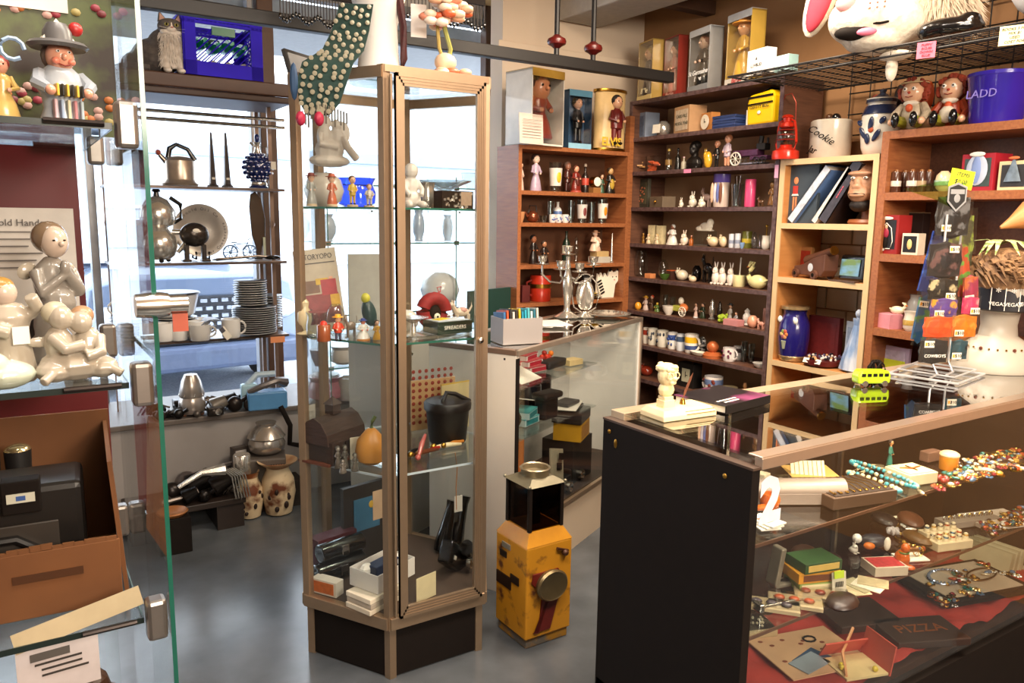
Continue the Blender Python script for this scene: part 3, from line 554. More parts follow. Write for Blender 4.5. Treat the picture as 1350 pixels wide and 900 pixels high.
item(z, 958, 17, 43, m_fig, 'baby_doll', 'pink baby doll with raised tuft of hair in a pale romper', 'doll', dress='#cdb9c6', skin='#e5a888', hair='#b5754f', legs=True, arm='#e0a080')
r, k = put(z, 990, 'toy_wagon', 'purple metal toy field wagon with a white spoked wheel', 'toy', .07)
PU = M('#5c3350', .35, .5, .3, 60)
B().box((-.02, 0, .06), (.15, .05, .03), PU).box((.06, 0, .035), (.1, .05, .02), PU).box((.065, 0, .085), (.05, .04, .03), BLKM).tube([(.05, 0, .1), (.055, 0, .135)], .012, BLKM).tube([(.09, 0, .1), (.09, 0, .125)], .006, BLKM).go('body', r, bevel=.003)
def wheel(r, x, y, z, R, m, n=8):
    b = B().tube([(x+R*math.cos(t), y, z+R*math.sin(t)) for t in [2*PI*k/20 for k in range(20)]], R*.12, m, 6, True).ball((x, y, z), R*.18, m, 6, 4)
    for k in range(n): t = PI*2*k/n; b.tube([(x, y, z), (x+R*math.cos(t), y, z+R*math.sin(t))], R*.06, m, 4)
    return b.go('wheel', r, True)
wheel(r, -.066, -.035, .034, .03, M('#d9d2c4', .4)); wheel(r, -.066, .035, .034, .03, M('#d9d2c4', .4)); wheel(r, .05, -.03, .02, .018, BLKM); wheel(r, .09, -.03, .02, .018, BLKM)
B().box((0, .0, .012), (.17, .05, .006), M('#9a9199', .3, .6)).go('rail_base', r)
for i, (px, ww) in enumerate(((906, 13),)): item(ZX(1.705-.022, 2.893), px, ww, 5, m_box, 'pink_shelf_tag', 'pink paper tag stuck on the shelf edge below the dark bust', 'tag', off=0, d=.002, col='#e58ab0', body='paper')
item(ZX(1.64, 2.892), 1023, 6, 17, m_box, 'pink_shelf_tag', 'pale pink paper tag hanging beside the cream bookcase edge', 'tag', off=0, d=.002, col='#dba0bf', body='paper')
z = w[3]
r, k = item(z, 848, 28, 37, m_box, 'framed_picture', 'dark framed picture of a reddish branch leaning at the shelf end', 'picture', d=.02, col='#3f3b2d', face='#55523c', yaw=-12); b = B()
for j in range(14): b.ball((random.uniform(-.03, .03), -.014, random.uniform(.03, .12)), (.009, .002, .006), M('#b06a4a', .5), 6, 4)
b.go('painted_branch', r, True)
r, k = item(z, 873, 32, 14, m_box, 'flat_wooden_box', 'low grey-brown box with a round knob on its front', 'box', off=.06, d=.08, col='#6a5a48', yaw=-12); B().ball((0, -.045, .03), .008, BRASS, 8, 5).go('knob', r, True)
item(z, 898, 8, 13, m_animal, 'white_rabbit_figurine', 'tiny white rabbit figurine, third shelf down, left of the white groups', 'figurine', kind='rabbit')
item(z, 913, 14, 21, m_animal, 'white_figurine', 'white pair of cuddling bears', 'figurine', kind='rabbit', off=.09)
item(z, 925, 13, 14, m_animal, 'white_figurine', 'white seated lamb figurine in front of the pale pink elephant', 'figurine', kind='rabbit', off=.05)
item(z, 931, 19, 25, m_animal, 'pale_elephant_figurine', 'pale pink-brown elephant figurine standing behind white ones', 'figurine', kind='side', col='#b79a90', off=.12)
r, k = item(z, 950, 20, 42, m_turn, 'tall_purple_tumbler', 'tall tumbler with purple top and painted pale figures', 'tumbler', prof='cyl', col='#c8b4a8'); B().lathe([(.0405, .12), (.041, .121), (.041, .16), (.0405, .16)], M('#5a4a9a', .3), 18).go('purple_band', r, True)
for j, c in enumerate(('#e0b596', '#d8cfd8', '#6a75b0', '#7a4a35')): B().ball((-.027+j*.018, -.036, .07), (.009, .008, .05), M(c, .4), 8, 6).go('painted_figure', r, True)
r, k = item(z, 971, 16, 30, m_glass, 'clear_tumbler', 'clear glass tumbler holding thin metal rods', 'glass')
for j in range(4): B().tube([(0, 0, .01), (-.02+j*.012, 0, .15)], .0018, STEEL if j % 2 else BLK, 5).go('rod', r, True)
item(z, 988, 14, 36, m_turn, 'pink_tumbler', 'bright pink cylindrical tumbler', 'tumbler', prof='cyl', col='#e0487a', rough=.35)
item(z, 1003, 12, 13, m_animal, 'brown_rabbit_figurine', 'small brown rabbit crouching next to the bronze statuette', 'figurine', kind='side', col='#6a4a30')
item(z, 1017, 13, 33, m_fig, 'bronze_statuette', 'bronze coloured statuette on a base at the shelf end', 'statuette', dress='#8a6238', skin='#a67c4a', hair='#5a3a1c', base='#4a2f1c', rough=.25)
z = w[4]
item(z, 848, 5, 14, m_fig, 'tiny_gold_figure', 'tiny gold figure alone at the far shelf end', 'figurine', dress='#a9762c', skin='#c9943f')
for px, s in ((860, 1), (871, 2)): r, k = item(z, px, 11, 24, m_box, 'cream_block_ornament', ('cream upright ornament with a small child, nearer the corner', 'cream upright ornament directly left of the hooded child')[s-1], 'ornament', d=.03, col='#cdbd93', face='#d8caa0'); m_fig(r, 8*k, 13*k, '#d9c4a0', '#e8c8a8', '#c9a060'); [setattr(c, 'location', (0, -.03, 0)) for c in r.children if c.name.split('.')[0] in ('dress', 'head', 'hair', 'arm')]
r, k = item(z, 886, 18, 26, m_fig, 'hooded_child_figurine', 'white hooded child figurine hugging an animal on a white base', 'figurine', dress='#e6dfd6', skin='#7a4a38', hair='#e8e4dc', base='#e2dcd0')
item(z, 902, 14, 20, m_animal, 'white_rabbit_cup', 'white rabbit shaped cup with upright ears', 'figurine', kind='rabbit', col='#e8d5c2')
item(z, 911, 6, 12, m_turn, 'amber_bottle', 'tiny amber bottle between rabbit cup and white shoe', 'bottle', prof='bottle', col='#a3571f', cap='#c98')
r, k = put(z, 929, 'shoe_on_stand', 'white porcelain shoe displayed on a smoky clear box', 'ornament', .1); B().box((0, 0, .038), (.1, .06, .076), GLC).box((0, 0, .004), (.1, .06, .008), M('#6a5a50')).go('stand', r)
B().ball((.005, 0, .1), (.045, .02, .022), PORC).ball((-.035, 0, .09), (.03, .02, .014), PORC).ball((.03, 0, .12), (.02, .018, .02), PORC).box((0, 0, .08), (.095, .03, .007), PORC).go('shoe', r, remesh=.0035)
for px, ww, h, o in ((940, 18, 16, .05), (953, 12, 17, .06)): r, k = item(z, px, ww, h, m_animal, 'shell_figurine', ('cream seashell ornament under the porcelain shoe', 'cream ribbed shell cup left of the white vials')[px > 945], 'ornament', kind='round', col='#dcc4a0')
for px, h in ((964, 18), (972, 19)): item(z, px, 7.5, h, m_turn, 'white_vial', ('white vial with a grey label, the left of two', 'white vial with a grey label, the right of two')[px > 970], 'bottle', prof='cyl', col='#c9cbd2', band='#8a92a8')
item(z, 984, 13, 22, m_turn, 'olive_tin', 'small round olive green tin with yellow base', 'tin', prof='cyl', col='#6a6a2a', band='#c9b23a', off=.12)
item(z, 978, 7, 8, m_turn, 'small_blue_pot', 'tiny blue and white pot in front of the olive tin', 'pot', prof='bowl', col='#7a98c0', off=.04)
item(z, 994, 10, 22, m_turn, 'glass_decanter', 'little cut glass decanter with silver top, left of its pair', 'bottle', prof='shaker', mat=GLC); item(z, 1001, 8, 19, m_turn, 'glass_decanter', 'little cut glass decanter next to white mortar', 'bottle', prof='flask', mat=GLC)
r, k = item(z, 1009, 11, 18, m_turn, 'white_mortar', 'small white mortar with a brass pestle standing in it', 'mortar', prof='pot', col='#e6dfd2'); B().tube([(0, 0, .02), (.002, 0, .105)], .004, BRASS, 6).ball((.002, 0, .108), .008, BRASS, 6, 4).go('pestle', r, True)
item(z, 1019, 10, 32, m_turn, 'white_vase', 'plain white vase against the cream bookcase edge', 'vase', prof='vase', col='#d9d6d0')
z = w[5]
item(z, 845, 18, 34, m_turn, 'clear_vase', 'wide clear glass vase near the room corner', 'vase', prof='urn', mat=GLC)
item(z, 857, 11, 6, m_box, 'orange_box', 'tiny flat orange box in front of the clear vase', 'box', off=.04, d=.04, col='#cf8452')
item(z, 874, 14, 25, m_turn, 'glass_dome', 'small dark glass dome over a green base', 'dome', prof='round', mat=GLC); item(z, 876, 15, 8, m_turn, 'green_trinket', 'small green trinket in front of the glass dome', 'trinket', prof='bowl', col='#3f5a22', off=.03)
item(z, 885, 9, 12, m_box, 'dark_toy_block', 'small dark toy with orange top beside green trinket', 'toy', off=.06, d=.04, col='#3a1c14', top='#b5532a')
item(z, 899, 19, 17, m_animal, 'white_turtle_figurine', 'rounded white shell-backed figurine', 'figurine', kind='round', col='#ddd0b8'); item(z, 913, 12, 10, m_animal, 'white_turtle_figurine', 'smaller rounded white figurine with an orange spot', 'figurine', kind='round', col='#ddc8a8', off=.05)
item(z, 918, 13, 21, m_turn, 'dark_mirror_ball', 'round dark shiny pot beside the black cat', 'pot', prof='round', col='#1d1a1a', metal=.7, rough=.12, off=.11)
item(z, 932, 20, 36, m_animal, 'black_cat_figurine', 'black cat figurine with raised head and upright tail', 'figurine', kind='side', col='#14100f', off=.11)
for j, (px, of, lb) in enumerate(((943, .05, 'nearest the black cat'), (952, .06, 'the middle of the huddle'), (963, .07, 'next to the yellow cup'))): item(z, px, 14, 30, m_animal, 'china_rabbit', 'white china rabbit with tall ears, '+lb, 'figurine', off=of, kind='rabbit', col='#e3d6ca', col2='#a86a70', group='three white china rabbits')
r, k = item(z, 974, 16, 15, m_turn, 'cream_cup', 'short cream cup with a pale stirring stick', 'cup', prof='cyl', col='#e6dca6'); B().tube([(0, 0, .02), (.004, 0, .14)], .003, PAPER, 5).go('stick', r, True)
item(z, 997, 34, 36, m_animal, 'swan_planter', 'pale yellow swan shaped planter with a curved neck', 'planter', kind='swan', col='#e2d79a', off=.05)
item(z, 1017, 12, 18, m_turn, 'white_ball_vase', 'white round vase cut off by the cream bookcase edge', 'vase', prof='round', col='#e0ddd6')
z = w[6]
item(z, 832, 15, 17, m_animal, 'white_duck', 'small white duck figurine nearest the room corner', 'figurine', kind='duck', side=-1); item(z, 841, 9, 10, m_turn, 'orange_ball', 'small orange round pot beside white duck', 'pot', prof='round', col='#e29a2a', off=.05)
item(z, 851, 10, 18, m_fig, 'rooster_figurine', 'small white and red figurine with a yellow cap', 'figurine', dress='#d9c2b8', hair='#e0a52a', hat='#d9a020'); item(z, 859, 8, 20, m_fig, 'rooster_figurine', 'small dark figurine with an orange crest', 'figurine', dress='#5a3a22', hair='#c9401a', off=.1); item(z, 866, 10, 12, m_fig, 'green_figurine', 'small green figurine with a yellow head', 'figurine', dress='#5d7a3a', skin='#d9b23a', hair='#d9b23a')
item(z, 876, 9, 22, m_glass, 'stemless_glass', 'small clear glass, left of two behind the white dish', 'glass', off=.12); item(z, 886, 9, 21, m_glass, 'stemless_glass', 'small clear glass, right of two behind the white dish', 'glass', off=.12)
item(z, 881, 17, 12, m_turn, 'white_dish', 'oval white footed dish', 'dish', prof='bowl', col='#e6dccf', off=.04)
r, k = put(z, 898, 'donkey_cart_figurine', 'orange and green cart figurine with a white wheel', 'figurine', .06); B().box((-.02, 0, .04), (.05, .04, .03), M('#a8a848', .4)).ball((.015, 0, .045), (.03, .02, .024), M('#c9703a', .4)).ball((-.005, 0, .08), (.018, .014, .02), PORC).go('body', r, bevel=.004); wheel(r, .035, -.03, .028, .024, PORC)
item(z, 917, 7, 20, m_fig, 'slim_figurine', 'slim pink and white figurine right of the cart', 'figurine', dress='#dcbcae', base='#ddd'); item(z, 926, 11, 20, m_fig, 'dark_green_figurine', 'dark green figurine with a pink face', 'figurine', dress='#2c3a22', off=.1)
item(z, 938, 9, 28, m_turn, 'silver_shaker', 'silver baluster pepper shaker', 'shaker', prof='shaker', mat=SILV); item(z, 948, 8, 25, m_turn, 'dark_shaker', 'dark baluster pepper shaker behind green grapes', 'shaker', prof='shaker', col='#33291f', off=.12)
r, k = put(z, 951, 'green_grapes', 'bunch of glass green grapes lying on the shelf', 'ornament', .05); b = B()
for j in range(26): b.ball((random.gauss(0, .014), random.gauss(0, .01), .008+abs(random.gauss(.018, .012))), .0085, M('#9db33a', .15, 0, .1, 30, coat=.6), 7, 5)
b.go('grapes', r, True)['kind'] = 'stuff'
item(z, 962, 9, 25, m_fig, 'chef_figurine', 'small white figurine with a dark cap behind pink dishes', 'figurine', dress='#d9d2c8', hair='#3a2a20', hat='#33302c', off=.1); item(z, 970, 8, 16, m_fig, 'grey_figurine', 'small grey and pink figurine left of white jar', 'figurine', dress='#a8a4a8')
item(z, 967, 24, 8, m_box, 'pink_dish', 'long low pink soap dish', 'dish', off=.03, d=.05, col='#c48484', body='dish')
item(z, 984, 12, 23, m_turn, 'white_lidded_jar', 'white ginger jar with a ball finial', 'jar', prof='shaker', col='#d9d4cc'); item(z, 992, 15, 16, m_turn, 'pink_globe', 'round salmon pink pot', 'pot', prof='round', col='#d9987c', off=.05)
item(z, 1003, 14, 14, m_animal, 'pink_pig', 'shiny pink pig figurine near the shelf end', 'figurine', kind='side', col='#dca08c', off=.04); item(z, 1011, 9, 26, m_box, 'pink_brick_ornament', 'upright pink brick patterned ornament', 'ornament', d=.03, col='#c99684', face='#b98474', off=.11)
z = w[7]
mugs = [(851, 8, 21, '#d9cfc0', '#9a3a2a', None, None), (860, 13, 22, '#e0d9c8', None, None, '#3a4250'), (873, 15, 22, '#e0d9c8', None, None, '#3a4250'), (886, 13, 22, '#e8e4dc', '#3a559a', None, '#2f4788'), (897, 12, 22, '#dde0e4', '#4a5a74', None, None), (911, 18, 25, '#ece6dc', '#e8b422', '#3a4a7a', None)]
ml = ['white mug with a red band, leftmost of the mug row', 'white mug with grey snowflake motif, second in the mug row', 'wider white mug with grey snowflake motif, third in the mug row', 'white mug with a blue band in the mug row', 'slim white mug with a slate band, left of the yellow banded one', 'white mug with a yellow and a navy band']
for (px, ww, h, c, b1, b2, mo), l in zip(mugs, ml): item(z, px, ww, h, m_mug, 'mug', l, 'mug', off=.06, col=c, band=b1, band2=b2, motif=mo, side=1 if px > 900 else -1, group='row of mugs')
r, k = item(z, 925, 11, 21, m_turn, 'zebra_jug', 'black and white striped round jug behind the bone dish', 'jug', prof='round', mat=twotone('#101010', '#e6e2da', 45, .3, .5, .02, stretch=(1, 1, 3)), off=.11)
r, k = put(z, 921, 'bone_dish', 'long low white bone shaped dish', 'dish', .03); B().lathe([(.03, 0), (.05, .008), (.06, .02), (.055, .02), (.04, .01), (.001, .008)], PORC, 18, sc=(1, .5)).go('body', r, True)
r, k = put(z, 939, 'copper_ball_ornament', 'copper coloured ball on a round orange base', 'ornament', .05); CP = M('#c0683a', .35, .2); B().lathe([(.048, 0), (.05, .015), (.035, .028), (.02, .03)], CP, 18).go('base', r, True); B().ball((0, 0, .055), .03, CP, 14, 10).go('ball', r, True)
item(z, 961, 17, 18, m_mug, 'rose_mug', 'white mug with purple roses in front of clear glasses', 'mug', off=.05, col='#e8e0dc', motif='#6a3048', side=1); item(z, 972, 12, 18, m_mug, 'dark_rimmed_mug', 'white mug with a dark rim behind the rose mug', 'mug', off=.12, col='#d0c8c4', band='#4a3a3a')
item(z, 980, 10, 27, m_glass, 'clear_tumbler', 'clear tumbler left of two above the rose mug', 'glass', off=.1); item(z, 990, 9, 26, m_glass, 'clear_tumbler', 'clear tumbler with a faint blue rim, right of two', 'glass', off=.1)
item(z, 1002, 20, 7, m_turn, 'white_saucer', 'white saucer at the right end of the mug shelf', 'saucer', prof='bowl', col='#ddd8d0', off=.04)
z = w[8]
r, k = item(z, 908, 30, 32, m_box, 'mantel_clock', 'black mantel clock with a square pale dial', 'clock', d=.06, col='#15120f'); B().box((.005, -.032, .065), (.055, .003, .07), M('#b9b59a')).go('dial', r); B().box((.005, -.035, .07), (.003, .001, .03), BLK).box((.012, -.035, .066), (.016, .001, .003), BLK).go('hands', r); B().ball((.02, 0, .125), .008, BRASS, 8, 5).go('finial', r, True)
item(z, 940, 24, 24, m_mug, 'painted_jug', 'white wide jug painted with dark red flowers, handle at left', 'jug', off=.06, col='#e6ddd6', motif='#7a3428', band='#6a7aa0', side=-1)
item(z, 961, 22, 15, m_turn, 'yellow_bowl', 'cream and yellow striped bowl', 'bowl', prof='pot', col='#e0cfa0', band='#c9a040', off=.06)
r, k = item(z, 981, 20, 11, m_turn, 'orange_lidded_bowl', 'pale bowl with an orange lid and tall knob', 'bowl', prof='pot', col='#cfc6b4'); B().lathe([(.04, .04), (.03, .055), (.006, .06), (.01, .075), (.006, .09)], M('#c28a58'), 16).go('lid', r, True)
item(z, 852, 20, 16, m_animal, 'red_fish_figurine', 'dark red figurine seen low through the gap beside the white showcase', 'figurine', kind='round', col='#8a2f1c')
# ================= CORNER BOOKCASE =================
K = [ZY(q) for q in KZ]
z = K[0]
item(z, 704, 56, 94, m_dollbox, 'doll_box', 'big white sided box with a gold window, holding a large brown haired baby doll', 'doll box', off=.07, d=.2, yaw=8, col='#d8d2c8', inner='#c99a3a', dress='#8a3a2c', skin='#b97a58', hair='#4a2412', top='#b08a3a', baby=True)
r, k = put(z, 700, 'white_notice_card', 'white notice card leaning on the gold doll box', 'card', -.045, 8); B().box((0, 0, .072), (.155, .003, .144), M('#d9c8bc', .7), 0, -.06).go('card', r); [B().box((0, -.005-.0006*j, .03+.014*j), (.12, .0015, .002), M('#8a7f78')).go('print_line', r) for j in range(7)]
item(z, 759, 37, 74, m_dollbox, 'doll_box', 'blue windowed box holding a small dark haired standing doll', 'doll box', off=.06, col='#2d4a66', inner='#39587a', dress='#1a1718', skin='#c99a80', hair='#1c1210', top='#5f93b0', bot='#8fc0d8', legs=True)
item(z, 802, 49, 78, m_dollbox, 'doll_tin', 'round gold rimmed tin with a doll in a dark red jacket and gold lettering', 'doll tin', off=.06, drumm=True, inner='#d9b880', dress='#6a1f1c', skin='#c99878', hair='#1a0f0c', legs=True, txt='ELVIS', tz=.14, tcol='#d9b23a', ts=.058)
z = K[1]
item(z, 687, 9, 38, m_fig, 'lady_figurine', 'pink and white lady figurine half hidden by the bookcase side', 'figurine', dress='#d8b8a8', off=.06); item(z, 706, 19, 48, m_fig, 'lady_figurine', 'tall lady figurine in a long lilac and cream gown', 'figurine', dress='#b7a3b8', skin='#e6c8b4', hair='#2c1c18', off=.06)
item(z, 732, 18, 38, m_glass, 'printed_glass', 'clear tumbler with a white band and a yellow chick motif', 'glass', band='#ddd6cc', fill='#e3b62a', off=.05)
item(z, 748, 16, 40, m_fig, 'brown_coat_figurine', 'figurine of a stout man in a brown coat', 'figurine', dress='#4a2018', skin='#a5705a', hair='#8a6a5a', off=.1, legs=True); item(z, 759, 17, 35, m_fig, 'barrel_figurine', 'child figurine in dark red holding a round barrel', 'figurine', dress='#7a261c', skin='#dca080', hair='#5a2c16', base='#b04a3a', apron='#5a2018', off=.05)
item(z, 771, 10, 34, m_turn, 'dark_bottle', 'dark bottle with a red and white label', 'bottle', prof='bottle', col='#241814', cap='#8a7868', band='#c04a3a', off=.07)
r, k = put(z, 784, 'round_drum_figurine', 'round white faced drum ornament in a brass ring', 'ornament', .05); B().lathe([(.001, -.02), (.028, -.02), (.028, .02), (.001, .02)], BRASS, 20, (0, 0, .06), T=Matrix.Rotation(PI/2, 4, 'X')).go('drum', r, True); B().lathe([(.001, 0), (.024, 0), (.001, .004)], PAPER, 18, (0, -.022, .06), T=Matrix.Rotation(PI/2, 4, 'X')).go('drum_head', r, True); B().box((0, 0, .015), (.05, .04, .03), M('#9a6a3a')).go('base', r)
item(z, 793, 9, 26, m_fig, 'green_dress_figurine', 'little figurine in green beside round drum', 'figurine', dress='#40604a', off=.09); item(z, 804, 18, 34, m_fig, 'striped_skirt_figurine', 'dancer figurine with a black striped skirt and yellow top', 'figurine', dress='#1c1812', skin='#caa06a', hair='#3a2410', apron='#b8983a', off=.06)
z = K[2]
item(z, 687, 10, 14, m_turn, 'clay_pot', 'small tan clay pot at the left bookcase side', 'pot', prof='bowl', col='#b8835a', off=.05)
r, k = item(z, 702, 17, 15, m_turn, 'copper_kettle', 'small round copper kettle', 'kettle', prof='round', col='#8a4a30', metal=.7, off=.06); B().tube([(-.025, 0, .05), (-.02, 0, .085), (.02, 0, .085), (.025, 0, .05)], .003, BLKM).go('handle', r, True); B().tube([(-.03, 0, .03), (-.05, 0, .055)], .006, M('#8a4a30', .3, .7)).go('spout', r, True)
item(z, 716, 10, 9, m_glass, 'small_glass_cup', 'short clear glass cup between kettle and white jug', 'glass', off=.05); item(z, 735, 11, 27, m_turn, 'white_blue_vase', 'white bud vase with blue decoration', 'vase', prof='bottle', col='#e0ddd8', band='#5a75a8', off=.09)
for px, lb in ((728, 'left'), (736, 'middle'), (745, 'right')): item(z, px, 9, 11, m_mug, 'white_blue_cup', 'tiny white cup with blue flowers, %s of three' % lb, 'cup', off=.04, col='#ddd8d4', motif='#4a63a8', group='tiny blue flowered cups')
for px, h, lb in ((726, 28, 'dark clear glass behind tiny cups'), (753, 29, 'tall clear glass left of the floral tumbler'), (780, 27, 'dark amber glass between the two printed tumblers')): item(z, px, 10, h, m_glass, 'bar_glass', lb, 'glass', off=.1, mat=GLC)
item(z, 767, 14, 30, m_glass, 'printed_tumbler', 'glass tumbler printed with dark red flowers', 'glass', band='#cfc6c0', fill='#7a3a3a', off=.05); item(z, 794, 14, 32, m_glass, 'printed_tumbler', 'glass tumbler with an orange and yellow motif', 'glass', band='#ddd6cc', fill='#d98a1a', off=.05)
z = K[3]
item(z, 703, 15, 38, m_fig, 'dark_figurine', 'dark robed figurine with a brown face', 'figurine', dress='#1c1310', skin='#a86a4a', hair='#100c0a', off=.08); item(z, 717, 16, 30, m_fig, 'dark_figurine', 'dark seated figurine with a tan head beside the taller one', 'figurine', dress='#231611', skin='#b07a58', hair='#3a2a20', off=.06)
item(z, 746, 11, 42, m_turn, 'green_bottle', 'dark green champagne bottle with a pale label', 'bottle', prof='bottle', col='#14261a', band='#cfc8b4', off=.06); item(z, 759, 8, 36, m_turn, 'crystal_candlestick', 'clear crystal figure stick right of the green bottle', 'candlestick', prof='shaker', mat=GLC, off=.08)
r, k = item(z, 790, 24, 8, m_box, 'stacked_tin', 'pale tin, lower of two under the gnome figurine', 'box', off=.06, d=.07, col='#b5b0a4'); item(z, 790, 20, 7, m_box, 'stacked_tin', 'tan tin, upper of two under the gnome figurine', 'box', off=.06, d=.06, col='#b89a68', dz=8*k)
item(z, 784, 19, 26, m_fig, 'gnome_figurine', 'cream and pink gnome figurine holding a sign', 'figurine', dress='#d8b8a0', skin='#e0b8a0', hair='#e0d8cc', hat='#c99a78', apron='#e8dcc8', off=.06, dz=15*k)
item(z, 806, 6, 38, m_turn, 'slim_candlestick', 'slim silver candlestick at the right bookcase side', 'candlestick', prof='spire', mat=SILV, off=.06)
z = K[4]
r, k = item(z, 712, 28, 34, m_turn, 'red_enamel_pot', 'red enamel coffee pot with a brass band', 'coffee pot', prof='cyl', col='#b02c18', off=.07); B().lathe([(.057, .07), (.0585, .071), (.0585, .09), (.057, .091)], BRASS, 20).go('brass_band', r, True); B().tube([(-.055, 0, .11), (-.085, 0, .1), (-.085, 0, .04), (-.055, 0, .03)], .006, M('#8a1f14')).go('handle', r, True); B().ball((0, 0, .142), .008, STEEL, 8, 5).go('lid_knob', r, True)
item(z, 690, 12, 22, m_box, 'dark_red_box', 'dark red box beside the red coffee pot', 'box', off=.06, d=.05, col='#5a1a18'); item(z, 773, 14, 30, m_box, 'framed_photo', 'small black framed picture leaning behind the plates', 'picture', off=.1, d=.015, col='#1c1a1a', face='#b5b2b0')
for j, c in enumerate(('#5a3a20', '#8a6a2a', '#c9a030')): item(z, 778, 32-j*3, 3, m_plates, 'small_plate', '%s plate lying in front of the framed picture' % ('brown', 'olive', 'yellow')[j], 'plate', off=.06, n=1, col=c, dz=j*.011)
r, k = put(z, 799, 'cat_cutout', 'flat white cat ornament with black striped tail and spiky back', 'ornament', .05); S = k*38
pts = [(-.45, 0), (-.45, .5), (-.42, .85), (-.36, .7), (-.28, .88), (-.2, .7), (-.1, .86), (0, .7), (.08, .9), (.14, 1.0), (.24, .88), (.38, .9), (.5, 1.0), (.5, .6), (.36, .45), (.3, 0)]
B().prism([(x*S, q*S) for x, q in pts], -.008, .008, PORC).go('body', r, bevel=.002); b = B()
for j in range(5): t = -.9+j*.35; b.tube([(S*(-.45+.04*j), -.011, S*(.55-.1*j)), (S*(-.3+.04*j), -.011, S*(.62-.1*j))], .005, BLK, 5)
b.ball((S*.22, -.009, S*.72), (.004, .002, .004), BLK, 6, 4).ball((S*.38, -.009, S*.72), (.004, .002, .004), BLK, 6, 4).ball((S*.3, -.009, S*.62), (.006, .003, .004), M('#d08a8a'), 6, 4).ball((S*.12, -.006, S*.95), (.012, .004, .01), BLK, 6, 4).ball((S*.48, -.006, S*.95), (.012, .004, .01), BLK, 6, 4); b.go('black_markings', r, True)
# ================= PALE AND OAK BOOKCASES =================
def at_top(px, py, z, name, label, cat, rz=0, group=None, dz=0):
    p = atz(px, py, z); k = pr(p)[2]/FPX; return thing(name, label, cat, (p.x, p.y, z+dz), math.radians(rz), group), k
T0, T1, T2, T3 = [ZX(z) for z in (1.718, 1.443, 1.205, .827)]
# red lantern
r, k = put(T0, 1035, 'hurricane_lantern', 'red hurricane lantern with a glass globe and wire bail', 'lantern', .0, 0); r.scale = (1.12, 1.12, 1.04)
RED = M('#d02c14', .28, .2, .08, 20, coat=.5)
B().lathe([(.05, 0), (.052, .012), (.05, .035), (.03, .045), (.022, .055), (.024, .06)], RED, 20).go('tank', r, True)
B().lathe([(.022, .06), (.03, .08), (.032, .1), (.024, .125), (.02, .13)], GLC, 18).go('globe', r, True)
B().lathe([(.022, .13), (.03, .135), (.026, .15), (.016, .155), (.018, .17), (.024, .172), (.02, .18), (.008, .185)], RED, 18).go('chimney', r, True)
B().lathe([(.008, .06), (.012, .07), (.005, .08)], BRASS, 10).go('burner', r, True)
for s in (-1, 1): B().tube([(s*.04, 0, .04), (s*.047, 0, .07), (s*.042, 0, .12), (s*.034, 0, .155), (s*.02, 0, .162)], .005, RED, 8).go('side_tube', r, True)
B().tube([(-.038, 0, .14), (-.035, 0, .22), (-.018, 0, .265), (.012, 0, .268), (.034, 0, .23), (.038, 0, .14)], .0018, M('#8a2a18', .4, .5), 5).go('bail', r, True)
for z in (.08, .1, .12): B().lathe([(.034, z), (.035, z+.002)], RED, 14).go('guard_wire', r, True)
r, k = item(T0, 1093, 52, 50, m_turn, 'cookie_crock', 'tall pale stoneware crock with black cookie lettering', 'crock', prof='cyl', col='#cdc4b4', rough=.25, off=.14, n=28)
R = 26*k; Tt = text('Cookie', .045, BLK, r, (.012, -R*1.01, .1), shear=.4, rot=(PI/2, .55, .2)); text('Jar', .045, BLK, r, (-.03, -R*.95, .04), shear=.4, rot=(PI/2, .3, -.25))
B().ball((0, 0, .16), (.04, .04, .02), M('#3a2618', .4), 10, 6).ball((.02, 0, .175), .02, BLKG).ball((-.02, .01, .18), .018, M('#54341c', .3)).go('dark_lid', r, True)
r, k = item(T0, 1157, 48, 74, m_turn, 'ginger_jar', 'white ginger jar painted with dark blue leaves and flowers', 'jar', prof='urn', col='#e0dbd0', off=.15, n=28)
h = 74*k; R = 24*k; NAVY = M('#1f2a4a', .25); B().lathe([(R*.95, h*.75), (R*.99, h*.72), (R*.8, h*.87), (R*.76, h*.88)], NAVY, 28).lathe([(R*.82, h*.93), (R*.8, h*.98), (R*.3, h*1.06), (R*.14, h*1.1), (R*.2, h*1.15), (.001, h*1.18)], M('#3a4054', .2, 0, .6, 90), 24).go('lid', r, True)
b = B()
for t, z, l in ((-.5, .4, .03), (.1, .55, .03), (.5, .35, .028), (-.1, .3, .022), (-.9, .58, .02), (.8, .6, .02)):
    a = -PI/2+t*.8; b.ball((R*1.0*math.cos(a), R*1.0*math.sin(a), h*z), (.012, .005, l), NAVY, 8, 6, Matrix.Rotation(t*1.2, 4, 'Y'))
b.ball((R*.1, -R*1.0, h*.45), (.012, .004, .012), M('#b5522a'), 8, 6); b.go('painted_leaves', r, True)
